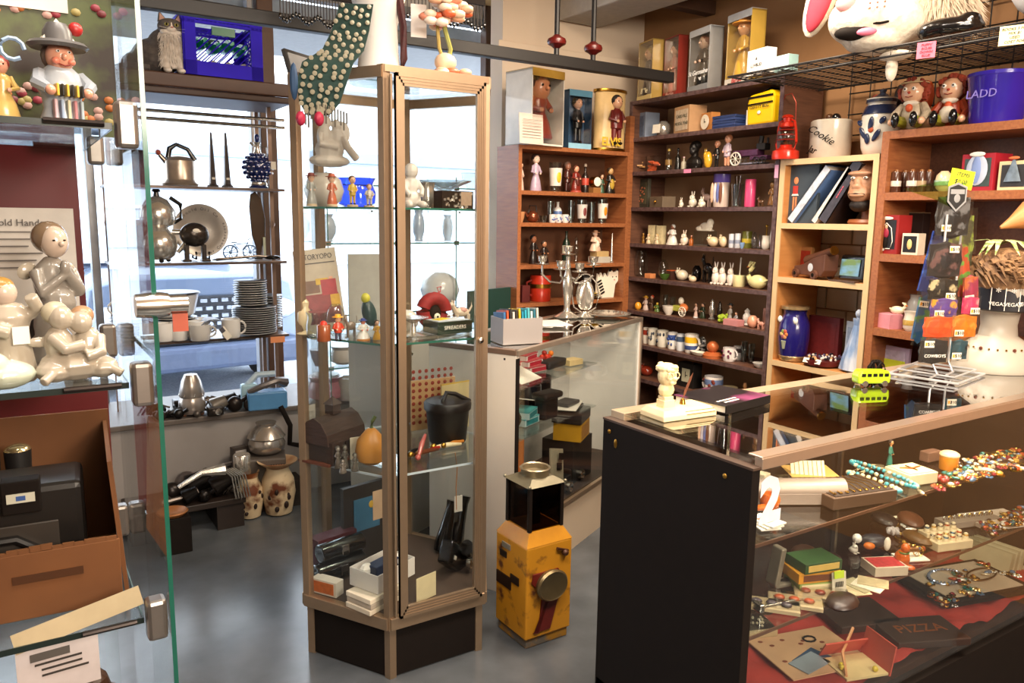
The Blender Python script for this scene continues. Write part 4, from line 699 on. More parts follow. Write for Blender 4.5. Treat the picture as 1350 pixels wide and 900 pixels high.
# books
r, k = item(T1, 1057, 46, 77, m_box, 'picture_album', 'dark slate book facing out with a girl in a red dress on the cover', 'book', off=.05, d=.02, col='#39434c', yaw=0, body='cover')
B().box((-.083, 0, .13), (.02, .024, .262), M('#b9c8d0', .4)).go('spine', r); b = B(); ORG = M('#d8885a', .5); b.ball((-.035, -.0115, .185), (.012, .002, .016), ORG, 8, 6).box((-.036, -.0115, .145), (.025, .002, .035), M('#b5322a')).add([(-.055, -.012, .12), (-.017, -.012, .12), (-.026, -.012, .135), (-.046, -.012, .135)], [(0, 1, 2, 3)], WHT).box((-.043, -.0115, .085), (.008, .002, .06), ORG).box((-.03, -.0115, .085), (.008, .002, .06), ORG); b.go('cover_figure', r, True)
def lean_book(px, hpx, wpx, ang, col, spine, lbl, txt=None, tc='#fff', off=.02):
    r, k = put(T1, px, 'leaning_book', lbl, 'book', off); h, w = hpx*k, wpx*k; a = math.radians(ang)
    Tm = Matrix.Rotation(a, 4, 'Y'); c = M(col, .35)
    B(Tm).box((0, .09, h/2), (w*.8, .175, h*.98), PAPER).go('pages', r); B(Tm).box((-w*.46, .09, h/2), (w*.08, .18, h), c).box((w*.46, .09, h/2), (w*.08, .18, h), c).box((0, .002, h/2), (w, .004, h), M(spine, .35, 0, .4, 40)).go('cover', r)
    if txt:
        t = text(txt, w*.75, M(tc), r, tuple(Tm @ Vector((0, -.002, h*.5)))); t.rotation_euler = (PI/2, PI/2+a-PI, 0)
    r.location.z += w/2*math.sin(a)*.9; return r
lean_book(1041, 84, 11, 38, '#5f7fb5', '#c9cfdc', 'pale and blue spined book leaning right, first of the leaning three')
lean_book(1072, 82, 8, 35, '#b9b9b4', '#d8d6d0', 'slim white spined book leaning in the middle of the leaning three')
lean_book(1083, 88, 15, 32, '#221c20', '#3a3238', 'thick black spined book with pink letters leaning against the ape head', '-----', '#d85a70')
r, k = put(T1, 1142, 'ape_head', 'brown ape head sculpture with a black beard on a round wooden base', 'sculpture', .1, 12); r.scale = (1.15, 1.1, 1.18)
SK = twotone('#9a6f54', '#b08466', 14, .45, .5, .3, .4); HR = M('#1c130f', .6, 0, .3, 60, .5)
B().lathe([(.06, 0), (.065, .006), (.06, .016), (.02, .02), (.018, .05)], OAK, 20).go('base', r, True)
B().ball((-.01, -.015, .14), (.06, .062, .085), SK, 14, 10).ball((-.01, -.062, .105), (.042, .03, .032), SK).ball((-.012, -.075, .14), (.014, .014, .018), SK).ball((-.012, -.082, .128), (.02, .01, .008), SK).ball((-.01, -.07, .172), (.045, .016, .01), SK).ball((-.01, -.088, .098), (.03, .01, .007), SK).go('face', r, remesh=.0035)
B().ball((.03, .03, .16), (.07, .07, .09), HR, 12, 9).ball((.04, 0, .1), (.04, .05, .06), HR).ball((-.01, -.045, .066), (.04, .035, .025), HR).go('hair', r, remesh=.005)
for s in (-1, 1): B().ball((-.01+s*.022, -.073, .157), (.009, .006, .005), M('#e8e0d4'), 8, 6).ball((-.01+s*.022, -.079, .157), .003, BLK, 6, 4).go('eye', r, True)
B().tube([(-.038, -.086, .101), (-.01, -.097, .104), (.018, -.086, .101)], .002, HR, 5).go('mouth', r, True)
# shelf 2
r, k = item(T2, 1061, 20, 38, m_box, 'red_picture', 'upright light wood frame with a dark red centre', 'frame', off=.16, d=.02, col='#b07a48', face='#a8301c', facename='red_panel')
r, k = put(T2, 1086, 'glass_figure', 'clear spiky glass figure behind the toy cannon', 'ornament', .17); b = B()
for a in (-.5, -.1, .3): b.tube([(0, 0, .06), (.05*math.sin(a), 0, .06+.05*math.cos(a))], [.008, .003], GLC, 6)
b.ball((0, 0, .04), (.015, .012, .04), GLC).go('body', r, True)
r, k = put(T2, 1075, 'toy_cannon', 'brown wooden toy cannon carriage with a barrel and a white price sticker', 'toy', .06, -18)
WD = twotone('#4a2a1e', '#6a4434', 12, .5, .5, .3); B().prism([(-.11, .015), (.08, .015), (.1, .04), (.1, .11), (.02, .09), (-.05, .06), (-.11, .05)], -.035, .035, WD).go('carriage', r, bevel=.003)
B().tube([(-.06, 0, .075), (.12, -.01, .125)], [.024, .017], M('#5a382a', .4, .2), 12).lathe([(.001, 0), (.02, .002), (.02, .01)], BRASS, 12, (.12, -.01, .125), T=Matrix.Rotation(1.2, 4, 'Y')).go('barrel', r, True)
for x in (-.085, .045):
    for s in (-1, 1): B().lathe([(.001, -.006), (.02, -.006), (.02, .006), (.001, .006)], WD, 14, (x, s*.042, .02), T=Matrix.Rotation(PI/2, 4, 'X')).lathe([(.001, -.009), (.008, -.009), (.008, .009), (.001, .009)], BLK, 8, (x, s*.042, .02), T=Matrix.Rotation(PI/2, 4, 'X')).go('wheel', r, True)
B().lathe([(.001, 0), (.018, 0), (.001, .002)], M('#c9d0d8'), 16, (.01, -.037, .05), T=Matrix.Rotation(PI/2, 4, 'X')).go('price_sticker', r, True)
r, k = put(T2, 1123, 'tray_picture', 'dark rounded tray with a painted blue landscape', 'picture', .06, -5)
B().box((0, .01, .056), (.13, .03, .112), BLKG, 0, -.12).go('frame', r, bevel=.012); B().box((-.008, -.008, .058), (.095, .004, .07), twotone('#5f7a3a', '#6fa0d0', 9, .2, .5, .1, stretch=(1, 1, 2)), 0, -.12).go('painting', r, bevel=.002)
B().box((.0, -.05, .004), (.13, .03, .006), M('#5a4030')).go('stand', r)
# shelf 3
r, k = item(T3, 1044, 40, 70, m_turn, 'cobalt_vase', 'tall cobalt blue vase with gold rim and painted fruit basket', 'vase', prof='urn', col='#1d1766', off=.06, n=28, coat=1)
h = 70*k; R = 20*k; GO = M('#b59a72', .25, .6, .3, 60); B().lathe([(R*.84, h*.97), (R*.9, h*.98), (R*.9, h*1.03), (R*.78, h*1.03)], GO, 24).go('gilt_rim', r, True); B().lathe([(R*.68, 0), (R*.82, h*.02), (R*.9, h*.1), (R*.88, h*.11)], GO, 24).go('gilt_foot', r, True)
b = B()
for j, c in enumerate(('#c9743a', '#b5523a', '#7a8a4a', '#d8b070', '#8a4a5a', '#c98a5a')): b.ball((.012*math.cos(j*1.05), -R*1.0, h*.52+.014*math.sin(j*1.05)), (.01, .004, .01), M(c, .4), 8, 6)
b.tube([(0, -R*.98, h*.4), (0, -R*.95, h*.25)], [.012, .006], M('#9aa08a'), 8).go('painted_fruit', r, True)
for s in (-1, 1): B().ball((s*R*.6, -R*.7, h*.78), (.012, .008, .016), WHT, 8, 6).go('white_relief', r, True)
item(T3, 1085, 46, 60, m_box, 'maroon_album', 'dark maroon photo album standing behind the beaded bowl', 'book', off=.16, d=.03, col='#5e1518', face='#661a1a', body='cover', facename='cover_panel')
r, k = put(T3, 1084, 'beaded_bowl', 'round dark red bowl heaped with dark bead necklaces and white tags', 'bowl', .07, 0)
B().lathe([(.06, 0), (.08, .01), (.082, .03), (.074, .03), (.07, .012), (.001, .01)], M('#5a1a18', .35), 24).go('body', r, True); b = B()
for j in range(60): t = random.uniform(0, 6.3); q = random.uniform(.02, .076); b.ball((q*math.cos(t), q*math.sin(t), .035+random.uniform(0, .01)), .006, M(random.choice(['#2a2430', '#5a4a6a', '#c9a070', '#e0d8d0', '#241a18']), .3), 6, 4)
b.go('beads', r, True)['kind'] = 'stuff'
for s in (-1, 1): B().box((s*.03, -.074, .028), (.026, .003, .022), PAPER, 0, -.5).go('price_tag', r)
r, k = item(T3, 1124, 26, 62, m_box, 'blue_booklet', 'pale blue booklet standing behind the blue glass lady', 'booklet', off=.13, d=.01, col='#a9b4c4', face='#8fa0ba', body='cover', facename='cover_panel')
r, k = put(T3, 1126, 'glass_lady', 'blue and white crystal lady figurine with a wide flared gown', 'figurine', .05)
BW = twotone('#7d97c0', '#d6dde8', 18, .15, .5, .12, stretch=(1, 1, .4)); B().add([(-.075, 0, .0), (.06, 0, .0), (.06, 0, .15), (.03, 0, .2), (-.02, 0, .16), (-.08, .0, .02)], [], BW).lathe([(.072, .01), (.06, .06), (.035, .14), (.02, .2), (.024, .23)], BW, 9, sc=(1, .5)).go('gown', r, False)
B().ball((.0, 0, .25), (.014, .014, .018), BW, 8, 6).tube([(0, 0, .22), (0, 0, .245)], .008, BW).go('head', r, True); B().lathe([(.05, 0), (.055, .008), (.05, .014)], M('#2a2422', .3), 20, sc=(1, .6)).go('base', r, True)
# oak bookcase
O = [ZX(z) for z in (1.80, 1.567, 1.33, 1.035, .72)]
def ragdoll(px, lbl, top, hat, of, sc=1):
    r, k = put(O[0], px, 'rag_doll_figurine', lbl, 'doll', of, 8)
    SKN = M('#d8a988', .3, 0, .05, 30, coat=.4); HRd = M('#8a3018', .6, 0, .3, 60, .4)
    B().ball((0, 0, .06), (.042, .034, .058), M(top, .35, 0, .4, 50)).go('torso', r, True)
    B().ball((0, -.012, .142), (.042, .036, .042), SKN, 16, 12).go('head', r, True)
    B().ball((0, .008, .146), (.05, .036, .048), HRd).go('hair_cap', r, True); b = B()
    for j in range(34): t = random.uniform(-.6, PI+.6); b.ball((.047*math.cos(t), -.012+random.uniform(-.012, .03), .146+.044*math.sin(t)), (.011, .011, .011), HRd, 6, 4)
    b.go('yarn_hair', r, True)['kind'] = 'stuff'
    for s in (-1, 1):
        B().ball((s*.016, -.046, .152), (.008, .004, .008), WHT, 8, 6).ball((s*.016, -.05, .152), .0035, BLK, 6, 4).go('eye', r, True)
        B().tube([(s*.035, 0, .095), (s*.06, -.015, .06), (s*.058, -.045, .035)], [.016, .017, .012], M(top, .35, 0, .4, 50), 8).go('arm', r, True); B().ball((s*.056, -.052, .03), .014, SKN, 8, 6).go('hand', r, True)
        B().tube([(s*.025, -.01, .03), (s*.033, -.06, .035)], [.022, .018], M('#8f8a2a', .4, 0, .3, 40), 8).ball((s*.034, -.072, .035), (.016, .014, .03), BLKG, 8, 6).go('leg', r, True)
    B().lathe([(.006, 0), (.0, .018)], M('#b8402a'), 8, (0, -.046, .138), T=Matrix.Rotation(PI/2, 4, 'X')).go('nose', r, True)
    B().tube([(-.014, -.045, .124), (0, -.049, .12), (.014, -.045, .124)], .0018, M('#8a2a1c'), 5).go('mouth', r, True)
    B().ball((0, -.024, .1), (.03, .018, .012), M('#e6dccb', .6)).ball((0, -.036, .082), (.014, .012, .016), M('#c9542a', .5)).go('collar', r, True)
    if hat: B().lathe([(.05, .175), (.052, .178), (.03, .182), (.026, .196), (.001, .198)], M('#c9b48a', .6), 18).go('hat', r, True)
    else: B().ball((0, -.04, .05), (.03, .018, .032), M('#dcd2c0', .6, 0, .2, 60)).go('apron', r, True)
    r.scale = (sc, sc, sc)
ragdoll(1201, 'seated rag doll figurine with red hair and a flat straw hat', '#b8a890', True, .04, .98)
ragdoll(1252, 'seated rag doll figurine with red hair and an apron, beside the purple bucket', '#a8401f', False, .1, 1.0)
r, k = put(O[0], 1312, 'purple_bucket', 'large glossy purple plastic bucket with faded lettering', 'bucket', .1)
PUR = M('#2e1c9a', .25, 0, .08, 15, coat=.5); B().lathe([(.08, 0), (.085, .006), (.1, .16), (.104, .164), (.104, .176), (.1, .178), (.093, .17), (.078, .01), (.001, .008)], PUR, 32).go('body', r, True); text('LADD', .04, M('#8f80d8', .5), r, (-.01, -.096, .1), rot=(PI/2-.12, 0, 0))
z = O[1]
for j, (px, of) in enumerate(((1180, .04), (1191, .1), (1201, .04), (1213, .06), (1223, .09))): item(z, px, 13, 27, m_turn, 'spice_jar', ('leftmost brown spice jar with a white label strip', 'brown spice jar behind the first pair', 'third brown spice jar, white strip facing front', 'fourth brown spice jar with a small cream label', 'rightmost dark brown spice jar')[j], 'jar', off=of, prof='cyl', col='#4a2a1c', band=('#d8cfc0', '#5a3a24', '#d8cfc0', '#a08a6a', '#4a2c20')[j], cap='#8a5a34', rough=.2, group='brown spice jars')
item(z, 1243, 22, 27, m_turn, 'egg_ornament', 'cream egg shaped ornament with a green patterned base', 'ornament', prof='round', col='#d8bf9a', band='#9ab8a0', off=.06)
r, k = item(z, 1297, 44, 48, m_box, 'ornament_box', 'tall red ornament box with an arched silver figure picture', 'box', off=.1, d=.1, col='#a3192a', face='#3a4a48', yaw=-6, facename='window_picture'); B().ball((-.0, -.054, .075), (.04, .004, .055), M('#b9c4d8', .4), 14, 10).ball((0, -.058, .075), (.018, .004, .05), M('#7f95c8', .4), 8, 6).ball((0, -.058, .13), (.03, .003, .009), WHT).go('pictured_figure', r, True)
item(z, 1277, 10, 38, m_box, 'white_box', 'narrow white box behind the red arched ornament box', 'box', off=.2, d=.05, col='#c9c0b4')
r, k = item(z, 1343, 40, 38, m_box, 'ornament_box', 'cream ornament box with a dark picture of a tree, cut by the photo edge', 'box', off=.08, d=.08, col='#d8c49a', face='#2c2a2c', yaw=-6, facename='window_picture'); B().lathe([(.03, .03), (.02, .06), (.006, .1), (.001, .11)], M('#7a8a98', .4, .3, .4, 60), 12, (0, -.045, 0), sc=(1, .1)).ball((0, -.046, .11), (.02, .003, .006), M('#c96a3a')).go('pictured_tree', r, True)
z = O[2]
r, k = item(z, 1175, 36, 50, m_box, 'ornament_box', 'red ornament box with a figure in a red shirt inside a white outline', 'box', off=.05, d=.07, col='#8f1a1a', face='#141214', yaw=-10, facename='window_picture')
b = B(); yy = -.0385; b.tube([(-.025, yy, .02), (-.034, yy, .05), (-.022, yy, .1), (0, yy, .12), (.024, yy, .1), (.034, yy, .05), (.026, yy, .02)], .0018, PAPER, 4, True).go('white_outline', r, True)
B().ball((0, yy, .105), (.007, .003, .009), M('#d9a080'), 8, 6).ball((0, yy, .08), (.014, .004, .02), M('#8f2038'), 8, 6).ball((0, yy, .045), (.01, .004, .028), BLK, 8, 6).go('pictured_figure', r, True); B().ball((0, yy, .138), (.03, .002, .007), M('#d8d4cc'), 10, 6).box((-.02, yy, .015), (.035, .001, .006), WHT).go('oval_label', r, True)
r, k = item(z, 1203, 22, 28, m_box, 'ornament_box', 'small cream and red ornament box with a golden figure', 'box', off=.04, d=.05, col='#d8cdb8', face='#141010', bot=None, facename='window_picture') if False else item(z, 1203, 22, 28, m_box, 'ornament_box', 'small cream ornament box with a golden figure on black', 'box', off=.03, d=.05, col='#d8cdb8', face='#141010', facename='window_picture'); B().ball((0, -.028, .04), (.01, .003, .02), M('#e0bb78'), 8, 6).go('pictured_figure', r, True)
item(z, 1205, 26, 52, m_box, 'dark_box', 'tall dark box standing behind the small cream ornament box', 'box', off=.2, d=.05, col='#2c1c18', top='#8a7a60')
z = O[3]
item(z, 1168, 36, 19, m_box, 'soap_box', 'pink box with a floral orange end under a white duck', 'box', off=.05, d=.06, col='#d8909c', yaw=-20)
r, k = put(z, 1182, 'china_duck', 'cream china duck standing on the pink soap box', 'figurine', .06, dz=.056); m_animal(r, .07, .065, kind='duck', col='#e8dcbc', side=-1)
r, k = item(z, 1203, 20, 44, m_turn, 'baroque_frame', 'grey ornate oval glass ornament behind hanging packets', 'ornament', prof='vase', col='#9a9a98', off=.14); item(z, 1199, 18, 26, m_turn, 'gilt_cup', 'small white and gold cup beside china duck', 'cup', prof='pot', col='#d8cfc0', band='#b8964a', off=.04)
z = ZX(.765)
r, k = item(z, 1171, 54, 42, m_box, 'lavender_frame', 'lavender certificate frame with a yellow note stuck on it', 'frame', off=.1, d=.012, col='#c4acc4', face='#d0bfd2', yaw=-6, dz=.06, facename='certificate'); B().box((.02, -.01, .06), (.1, .002, .035), M('#e6f03a', .6)).go('yellow_note', r); B().box((0, .02, -.03), (.12, .03, .06), M('#d8d0d8')).go('paper_stack', r)
# ================= PLUSH RABBIT HEAD =================
r = thing('plush_rabbit_head', 'large white plush rabbit costume head with pink ears on the wire shelf', 'costume head', (2.72, 1.77, 2.05), math.radians(-62))
FUR = twotone('#c4b7a4', '#e0d6c6', 60, .95, .5, .3, .9); PNK = M('#b02c40', .8, 0, .12, 30, .3)
B().ball((-.02, -.03, .12), (.14, .13, .12), FUR, 20, 14).ball((-.06, -.13, .085), (.1, .1, .078), FUR, 18, 12).ball((.04, -.12, .07), (.08, .08, .07), FUR, 16, 12).ball((-.02, -.12, .02), (.09, .09, .04), FUR, 14, 10).ball((.12, .0, .13), (.13, .13, .13), FUR, 18, 12).ball((.08, -.05, .22), (.08, .08, .06), FUR, 14, 10).go('head', r, remesh=.008)
B().ball((-.1, -.21, .12), (.03, .022, .024), M('#e8a0a0', .7, 0, .05, 30), 12, 8).go('nose', r, True)
B().ball((-.07, -.192, .038), (.06, .028, .024), BLK, 12, 8).tube([(-.12, -.19, .075), (-.08, -.215, .06), (0, -.205, .055), (.06, -.17, .07), (.09, -.14, .1)], .004, BLK, 6).go('mouth', r, True); B().ball((-.035, -.215, .032), (.03, .012, .012), M('#e0708a', .6), 10, 6).go('tongue', r, True)
for j in range(6): B().ball((-.03+.02*(j % 3), -.228, .11-.014*(j//3)), .0035, M('#8a5a4a'), 5, 4).go('whisker_dot', r, True)
e = B().ball((-.2, .0, .21), (.048, .024, .14), FUR, 16, 12, Matrix.Rotation(.28, 4, 'Y')).go('ear', r, True); B().ball((-.2, -.014, .205), (.036, .018, .12), PNK, 14, 10, Matrix.Rotation(.28, 4, 'Y')).go('ear_lining', e, True)
B().ball((.02, .02, .36), (.05, .03, .13), FUR, 14, 10, Matrix.Rotation(.2, 4, 'Y')).go('ear', r, True)
r.scale = (1.12, 1.12, 1.12); b = B(); FS = M('#cdbba4', .95, 0, .15, 60)
for j in range(900):
    t = random.uniform(-2.7, .2); ph = random.uniform(-.5, 1.1); R_ = .128
    p = Vector((.12+R_*math.cos(t)*math.cos(ph), R_*math.sin(t)*math.cos(ph), .13+R_*math.sin(ph))); q = p+(p-Vector((.12, 0, .17)))*.25+Vector((random.uniform(-.012, .012), 0, -.03)); s_ = Vector((.0022, .001, 0)); b.add([p-s_, p+s_, q], [(0, 1, 2)], FS)
b.go('long_fur', r)['kind'] = 'stuff'
B().tube([(.07, -.235, .2), (.072, -.24, .1)], .001, WHT, 4).box((.072, -.24, .085), (.012, .003, .03), PAPER).go('price_tag', r)
# white hat / costume piece with black trim
r = thing('white_costume_head', 'pale white costume head with black band right of the plush rabbit', 'costume head', (2.93, 1.27, 2.05), math.radians(-62))
B().ball((-.02, 0, .16), (.15, .15, .1), M('#c9ccd4', .8, 0, .05, 20, .3), 20, 12).go('dome', r, True); B().ball((.1, -.04, .06), (.17, .12, .055), FUR, 18, 12).go('brim', r, True); B().tube([(-.1, -.14, .11), (0, -.17, .1), (.1, -.14, .14), (.16, -.08, .2)], .009, BLK, 8).go('black_band', r, True)
r = thing('black_leather_bag', 'shiny black leather bundle lying under the costume heads', 'bag', (2.64, 1.49, 2.045), math.radians(-62)); B().ball((.0, -.0, .035), (.1, .06, .034), BLKG, 14, 10).ball((.05, 0, .055), (.04, .05, .025), BLKG).ball((-.06, 0, .03), (.04, .05, .03), BLKG).go('body', r, remesh=.006)
r = thing('white_plush_paw', 'white plush foot hanging down below the wire shelf', 'plush', (2.6, 1.66, 1.93)); B().ball((0, 0, .045), (.018, .02, .045), FUR, 12, 9).ball((0, -.01, .085), (.035, .06, .018), FUR).go('body', r, True)
r = thing('black_cloth', 'black cloth draped at the right end of the wire shelf', 'cloth', (2.97, .98, 2.05)); B().ball((0, 0, .12), (.1, .12, .14), BLK, 14, 10).go('body', r, True)
for px, py, c, t, l, hh in ((1221, 66, '#e86a80', 'PUPPY/$12.00/DOWN/BLUE', 'pink price note clipped to the wire shelf edge', .05), (1338, 46, '#f0e6b0', 'BOOKS 3 FOR/MIX $1/USED/COST FOR', 'cream price note on the wire shelf at the photo edge', .055)):
    p = atx(px, py, 2.535); r = thing('price_note', l, 'note', (p.x, p.y, p.z-hh/2), -PI/2+.3)
    B().box((0, 0, hh/2), (hh*1.1 if c != '#f0e6b0' else .08, .002, hh), M(c, .7, 0, .04)).go('paper', r)
    for j, q in enumerate(t.split('/')): text(q, .011, M('#8a3a4a' if 'e86' in c else '#333'), r, (0, -.002, hh*(.82-.22*j)), shear=.2)
r = thing('hanging_red_ornaments', 'row of dark and orange small things hanging on the wall grid', 'ornament', (3.12, 1.75, 1.84))
for j, c in enumerate(('#a03020', '#2a1c18', '#d0501c', '#1c1614', '#3a2018')): B().ball((0, .3-j*.11, .1+random.uniform(-.03, .05)), (.02, .03, .06), M(c, .5), 8, 6).go('ornament', r, True)
# ================= COUNTER TOP THINGS =================
CZ = .978
r = thing('bust_pen_holder', 'cream caricature bust with a quill pen on an engraved desk base', 'pen holder', (1.352, 1.345, CZ), math.radians(-4))
IV = M('#e8d3a4', .4, 0, .06, 20)
B().add([(-.08, -.04, 0), (.085, -.04, 0), (.085, .05, 0), (-.08, .05, 0), (-.08, -.04, .012), (.085, -.04, .012), (.085, .05, .012), (-.08, .05, .012), (-.07, -.028, .024), (.075, -.028, .024), (.075, .042, .024), (-.07, .042, .024)], [(0, 1, 2, 3), (0, 4, 5, 1), (1, 5, 6, 2), (2, 6, 7, 3), (3, 7, 4, 0), (4, 8, 9, 5), (5, 9, 10, 6), (6, 10, 11, 7), (7, 11, 8, 4), (8, 11, 10, 9)], IV).go('base', r, bevel=.002)
B().box((-.035, .01, .032), (.034, .03, .02), IV).box((-.035, .01, .045), (.028, .026, .012), IV).go('pedestal', r, bevel=.002)
B().ball((-.035, .01, .066), (.022, .017, .02), IV).ball((-.035, .008, .1), (.024, .023, .026), IV, 14, 10).ball((-.03, -.012, .096), (.007, .01, .007), IV).ball((-.033, -.008, .086), (.012, .01, .006), IV).ball((-.035, .012, .118), (.026, .024, .014), IV).go('bust', r, remesh=.0018)
b = B()
for j in range(12): t = random.uniform(0, 6.3); b.ball((-.035+.02*math.cos(t), .01+.018*math.sin(t), .12+random.uniform(-.006, .008)), (.009, .008, .006), IV, 7, 5)
b.go('curly_hair', r, True)['kind'] = 'stuff'
for s in (-1, 1): B().tube([(-.035+s*.01+.008*math.cos(t), -.015, .104+.008*math.sin(t)) for t in [k*PI/5 for k in range(10)]], .0018, IV, 5, True).go('spectacles', r, True)
B().lathe([(.008, .024), (.006, .034), (.003, .038)], BRASS, 10, (.02, .012, 0)).go('pen_socket', r, True); B().add([(.02, .012, .036), (.03, .012, .05), (.046, .012, .085), (.05, .012, .1), (.04, .012, .088), (.024, .012, .055), (.02, .0128, .036), (.03, .0132, .05), (.046, .0132, .085), (.05, .0125, .1), (.04, .0132, .088), (.024, .0132, .055)], [(0, 1, 2, 3, 4, 5), (6, 11, 10, 9, 8, 7), (0, 6, 7, 1), (1, 7, 8, 2), (2, 8, 9, 3), (3, 9, 10, 4), (4, 10, 11, 5), (5, 11, 6, 0)], M('#6a3a22', .6, 0, .3, 60)).go('quill', r)
[B().box((.035, -.0345-.0055*j, .0175-.006*j), (.09, .0012, .002), M('#8a6a3a')).go('engraved_line', r) for j in range(2)]
r = thing('hardback_book', 'black hardback book with a pink galaxy cover lying on the glass counter', 'book', (1.545, 1.385, CZ), math.radians(8))
B().box((0, 0, .011), (.19, .15, .016), PAPER).go('pages', r); B().box((0, 0, .0205), (.2, .16, .003), twotone('#120e14', '#a04a7a', 7, .3, .62, .1)).box((0, 0, .0015), (.2, .16, .003), BLK).box((0, -.08, .011), (.2, .003, .022), BLK).go('cover', r, bevel=.001); [B().box((-.04, -.04-.016*j, .0223), (.08-.02*j, .006, .0006), PAPER).go('title_line', r) for j in range(2)]
r = thing('toy_bus', 'lime green toy camper bus on the glass counter', 'toy', (2.105, 1.325, CZ), math.radians(-24))
LG = M('#a8c81a', .3, 0, .05, 20, coat=.5); B().prism([(-.05, .008), (.05, .008), (.052, .03), (.046, .046), (-.042, .048), (-.052, .03)], -.02, .02, LG).go('body', r, bevel=.006)
for j in range(5): B().box((-.036+j*.018, -.0205, .034), (.012, .002, .009), BLK).go('window', r)
for x in (-.03, .032):
    for s in (-1, 1): B().lathe([(.001, -.003), (.009, -.003), (.009, .003), (.001, .003)], STEEL, 12, (x, s*.019, .009), T=Matrix.Rotation(PI/2, 4, 'X')).go('wheel', r, True)
r = thing('black_wire_bundle', 'tangle of black cord behind the green toy bus', 'cord', (2.20, 1.36, CZ)); b = B()
for j in range(9): c = (random.uniform(-.02, .02), random.uniform(-.015, .015), .03); b.tube([(c[0]+.028*math.cos(t)*(.6+.05*j), c[1]+.01*math.sin(t*1.3+j), c[2]+.028*math.sin(t)) for t in [PI*2*q/14 for q in range(14)]], .0025, BLK, 5, True)
b.go('cord', r, True)
# wire spinner with packets
q0 = [atz(*q, CZ) for q in ((1170, 492), (1210, 480), (1303, 497), (1257, 507))]
r = thing('wire_packet_rack', 'white wire counter rack holding bagged bandana packets', 'rack', (2.43, 1.31, CZ)); WM = M('#d0d0d2', .35, .4)
L = [(p.x-2.43, p.y-1.31, .006) for p in q0]; L = [(-.13, .08, .006), (.1, .13, .006), (.13, -.08, .006), (-.1, -.12, .006)]
B().tube(L, .004, WM, 6, True).tube([(x*.82, y*.82, .02) for x, y, z in L], .003, WM, 6, True).go('base_frame', r, True)
for x in (-.03, .06): B().tube([(x-.06, -.03, .006), (x, -.02, .01), (x, 0, .04), (x, 0, .5)], .0035, WM, 6).go('upright', r, True)
def packet(px, py, w, h, col, pat, lbl, txt=None, y=1.30, tilt=0, ry=0):
    p = aty(px, py, y); kk = pr(p)[2]/FPX; W_, H_ = w*kk, h*kk
    o = thing('bandana_packet', lbl, 'packet', tuple(p-Vector((0, 0, H_/2))), math.radians(-28+tilt), 'bagged bandanas on the wire rack')
    Tm = Matrix.Rotation(ry, 4, 'Y'); m = twotone(col, pat, 26, .45, .55, .03) if pat else M(col, .5, 0, .2, 60)
    B(Tm).ball((0, 0, H_/2), (W_*.5, .008, H_*.48), m, 8, 6).box((0, 0, H_/2), (W_*.86, .009, H_*.8), m).go('folded_cloth', o, bevel=.003)
    B(Tm).box((0, -.0075, H_/2), (W_, .0012, H_*1.02), ACET).go('plastic_bag', o)
    if txt:
        s = B(Tm).box((W_*.2*(1 if px % 2 else -1), -.0095, H_*(.25 if px % 3 else .78)), (.03, .0012, .02), M('#ece2cc', .6)).go('price_sticker', o)
        t = text(txt, .014, BLK, o, tuple(Tm @ Vector((W_*.2*(1 if px % 2 else -1)+.004, -.0105, H_*(.25 if px % 3 else .78))))); B(Tm).box((W_*.2*(1 if px % 2 else -1)-.01, -.0103, H_*(.25 if px % 3 else .78)), (.006, .0006, .01), M('#e8a030')).go('sticker_mark', o)
    return o
packet(1222, 345, 26, 100, '#1f3a8a', '#3f6ac0', 'blue packet hanging at the left side of the wire rack', None, 1.38, ry=.18); packet(1212, 420, 22, 70, '#2a5a8a', '#5a8a4a', 'blue and green packet low at the left side', '$10', 1.38, ry=.12)
packet(1262, 322, 52, 92, '#4a4a30', '#8a9a3a', 'olive packet at the back top of the wire rack', None, 1.36, ry=-.05)
o = packet(1256, 285, 50, 62, '#18181a', '#6f7074', 'black packet with a grey shield pattern at the top', '$10', 1.31)
B().prism([(-.03, .16), (0, .172), (.03, .16), (.03, .115), (0, .085), (-.03, .115)], -.0118, -.0108, M('#8f9092', .5)).prism([(-.025, .156), (0, .166), (.025, .156), (.025, .118), (0, .092), (-.025, .118)], -.0125, -.0112, M('#1c1c1e', .5)).box((0, -.0128, .145), (.044, .0006, .014), M('#8f9092')).ball((0, -.0128, .125), (.01, .0008, .013), M('#8f9092'), 8, 6).go('printed_shield', o)
packet(1245, 343, 50, 52, '#1c1a1e', '#6a4a4a', 'dark packet with orange streaks below the shield packet', '$10', 1.295)
packet(1277, 357, 20, 80, '#b8482a', '#5a9a3a', 'orange and green slim packet at the right of the rack', '$10', 1.31, ry=-.2); packet(1282, 382, 22, 42, '#9a3050', '#c96a3a', 'dark pink packet at the right of the rack', '$10', 1.28, ry=-.12)
packet(1243, 382, 44, 32, '#17130f', '#c9b890', 'black and cream lily patterned packet in the middle', '$10', 1.285)
packet(1244, 406, 40, 28, '#5a3f8a', '#e0a030', 'purple and yellow patterned packet', '$10', 1.275); packet(1279, 403, 24, 26, '#d83a6a', '#e8a0a0', 'bright pink packet right of the purple one', '$10', 1.27)
packet(1236, 431, 42, 32, '#e0501c', '#e86a2a', 'bright orange packet below the purple one', None, 1.265); packet(1270, 430, 38, 34, '#e87a14', '#f09a3a', 'amber orange packet beside the bright orange one', '$10', 1.275)
o = packet(1230, 463, 42, 36, '#191a1e', None, 'black packet with white slanted lettering, lowest on the wire rack', '$10', 1.255); text('COWBOYS', .0135, WHT, o, (0, -.0115, .028), shear=.1)
packet(1264, 461, 24, 30, '#1f4a58', '#17181c', 'teal packet beside the lettered black one', '$10', 1.255)
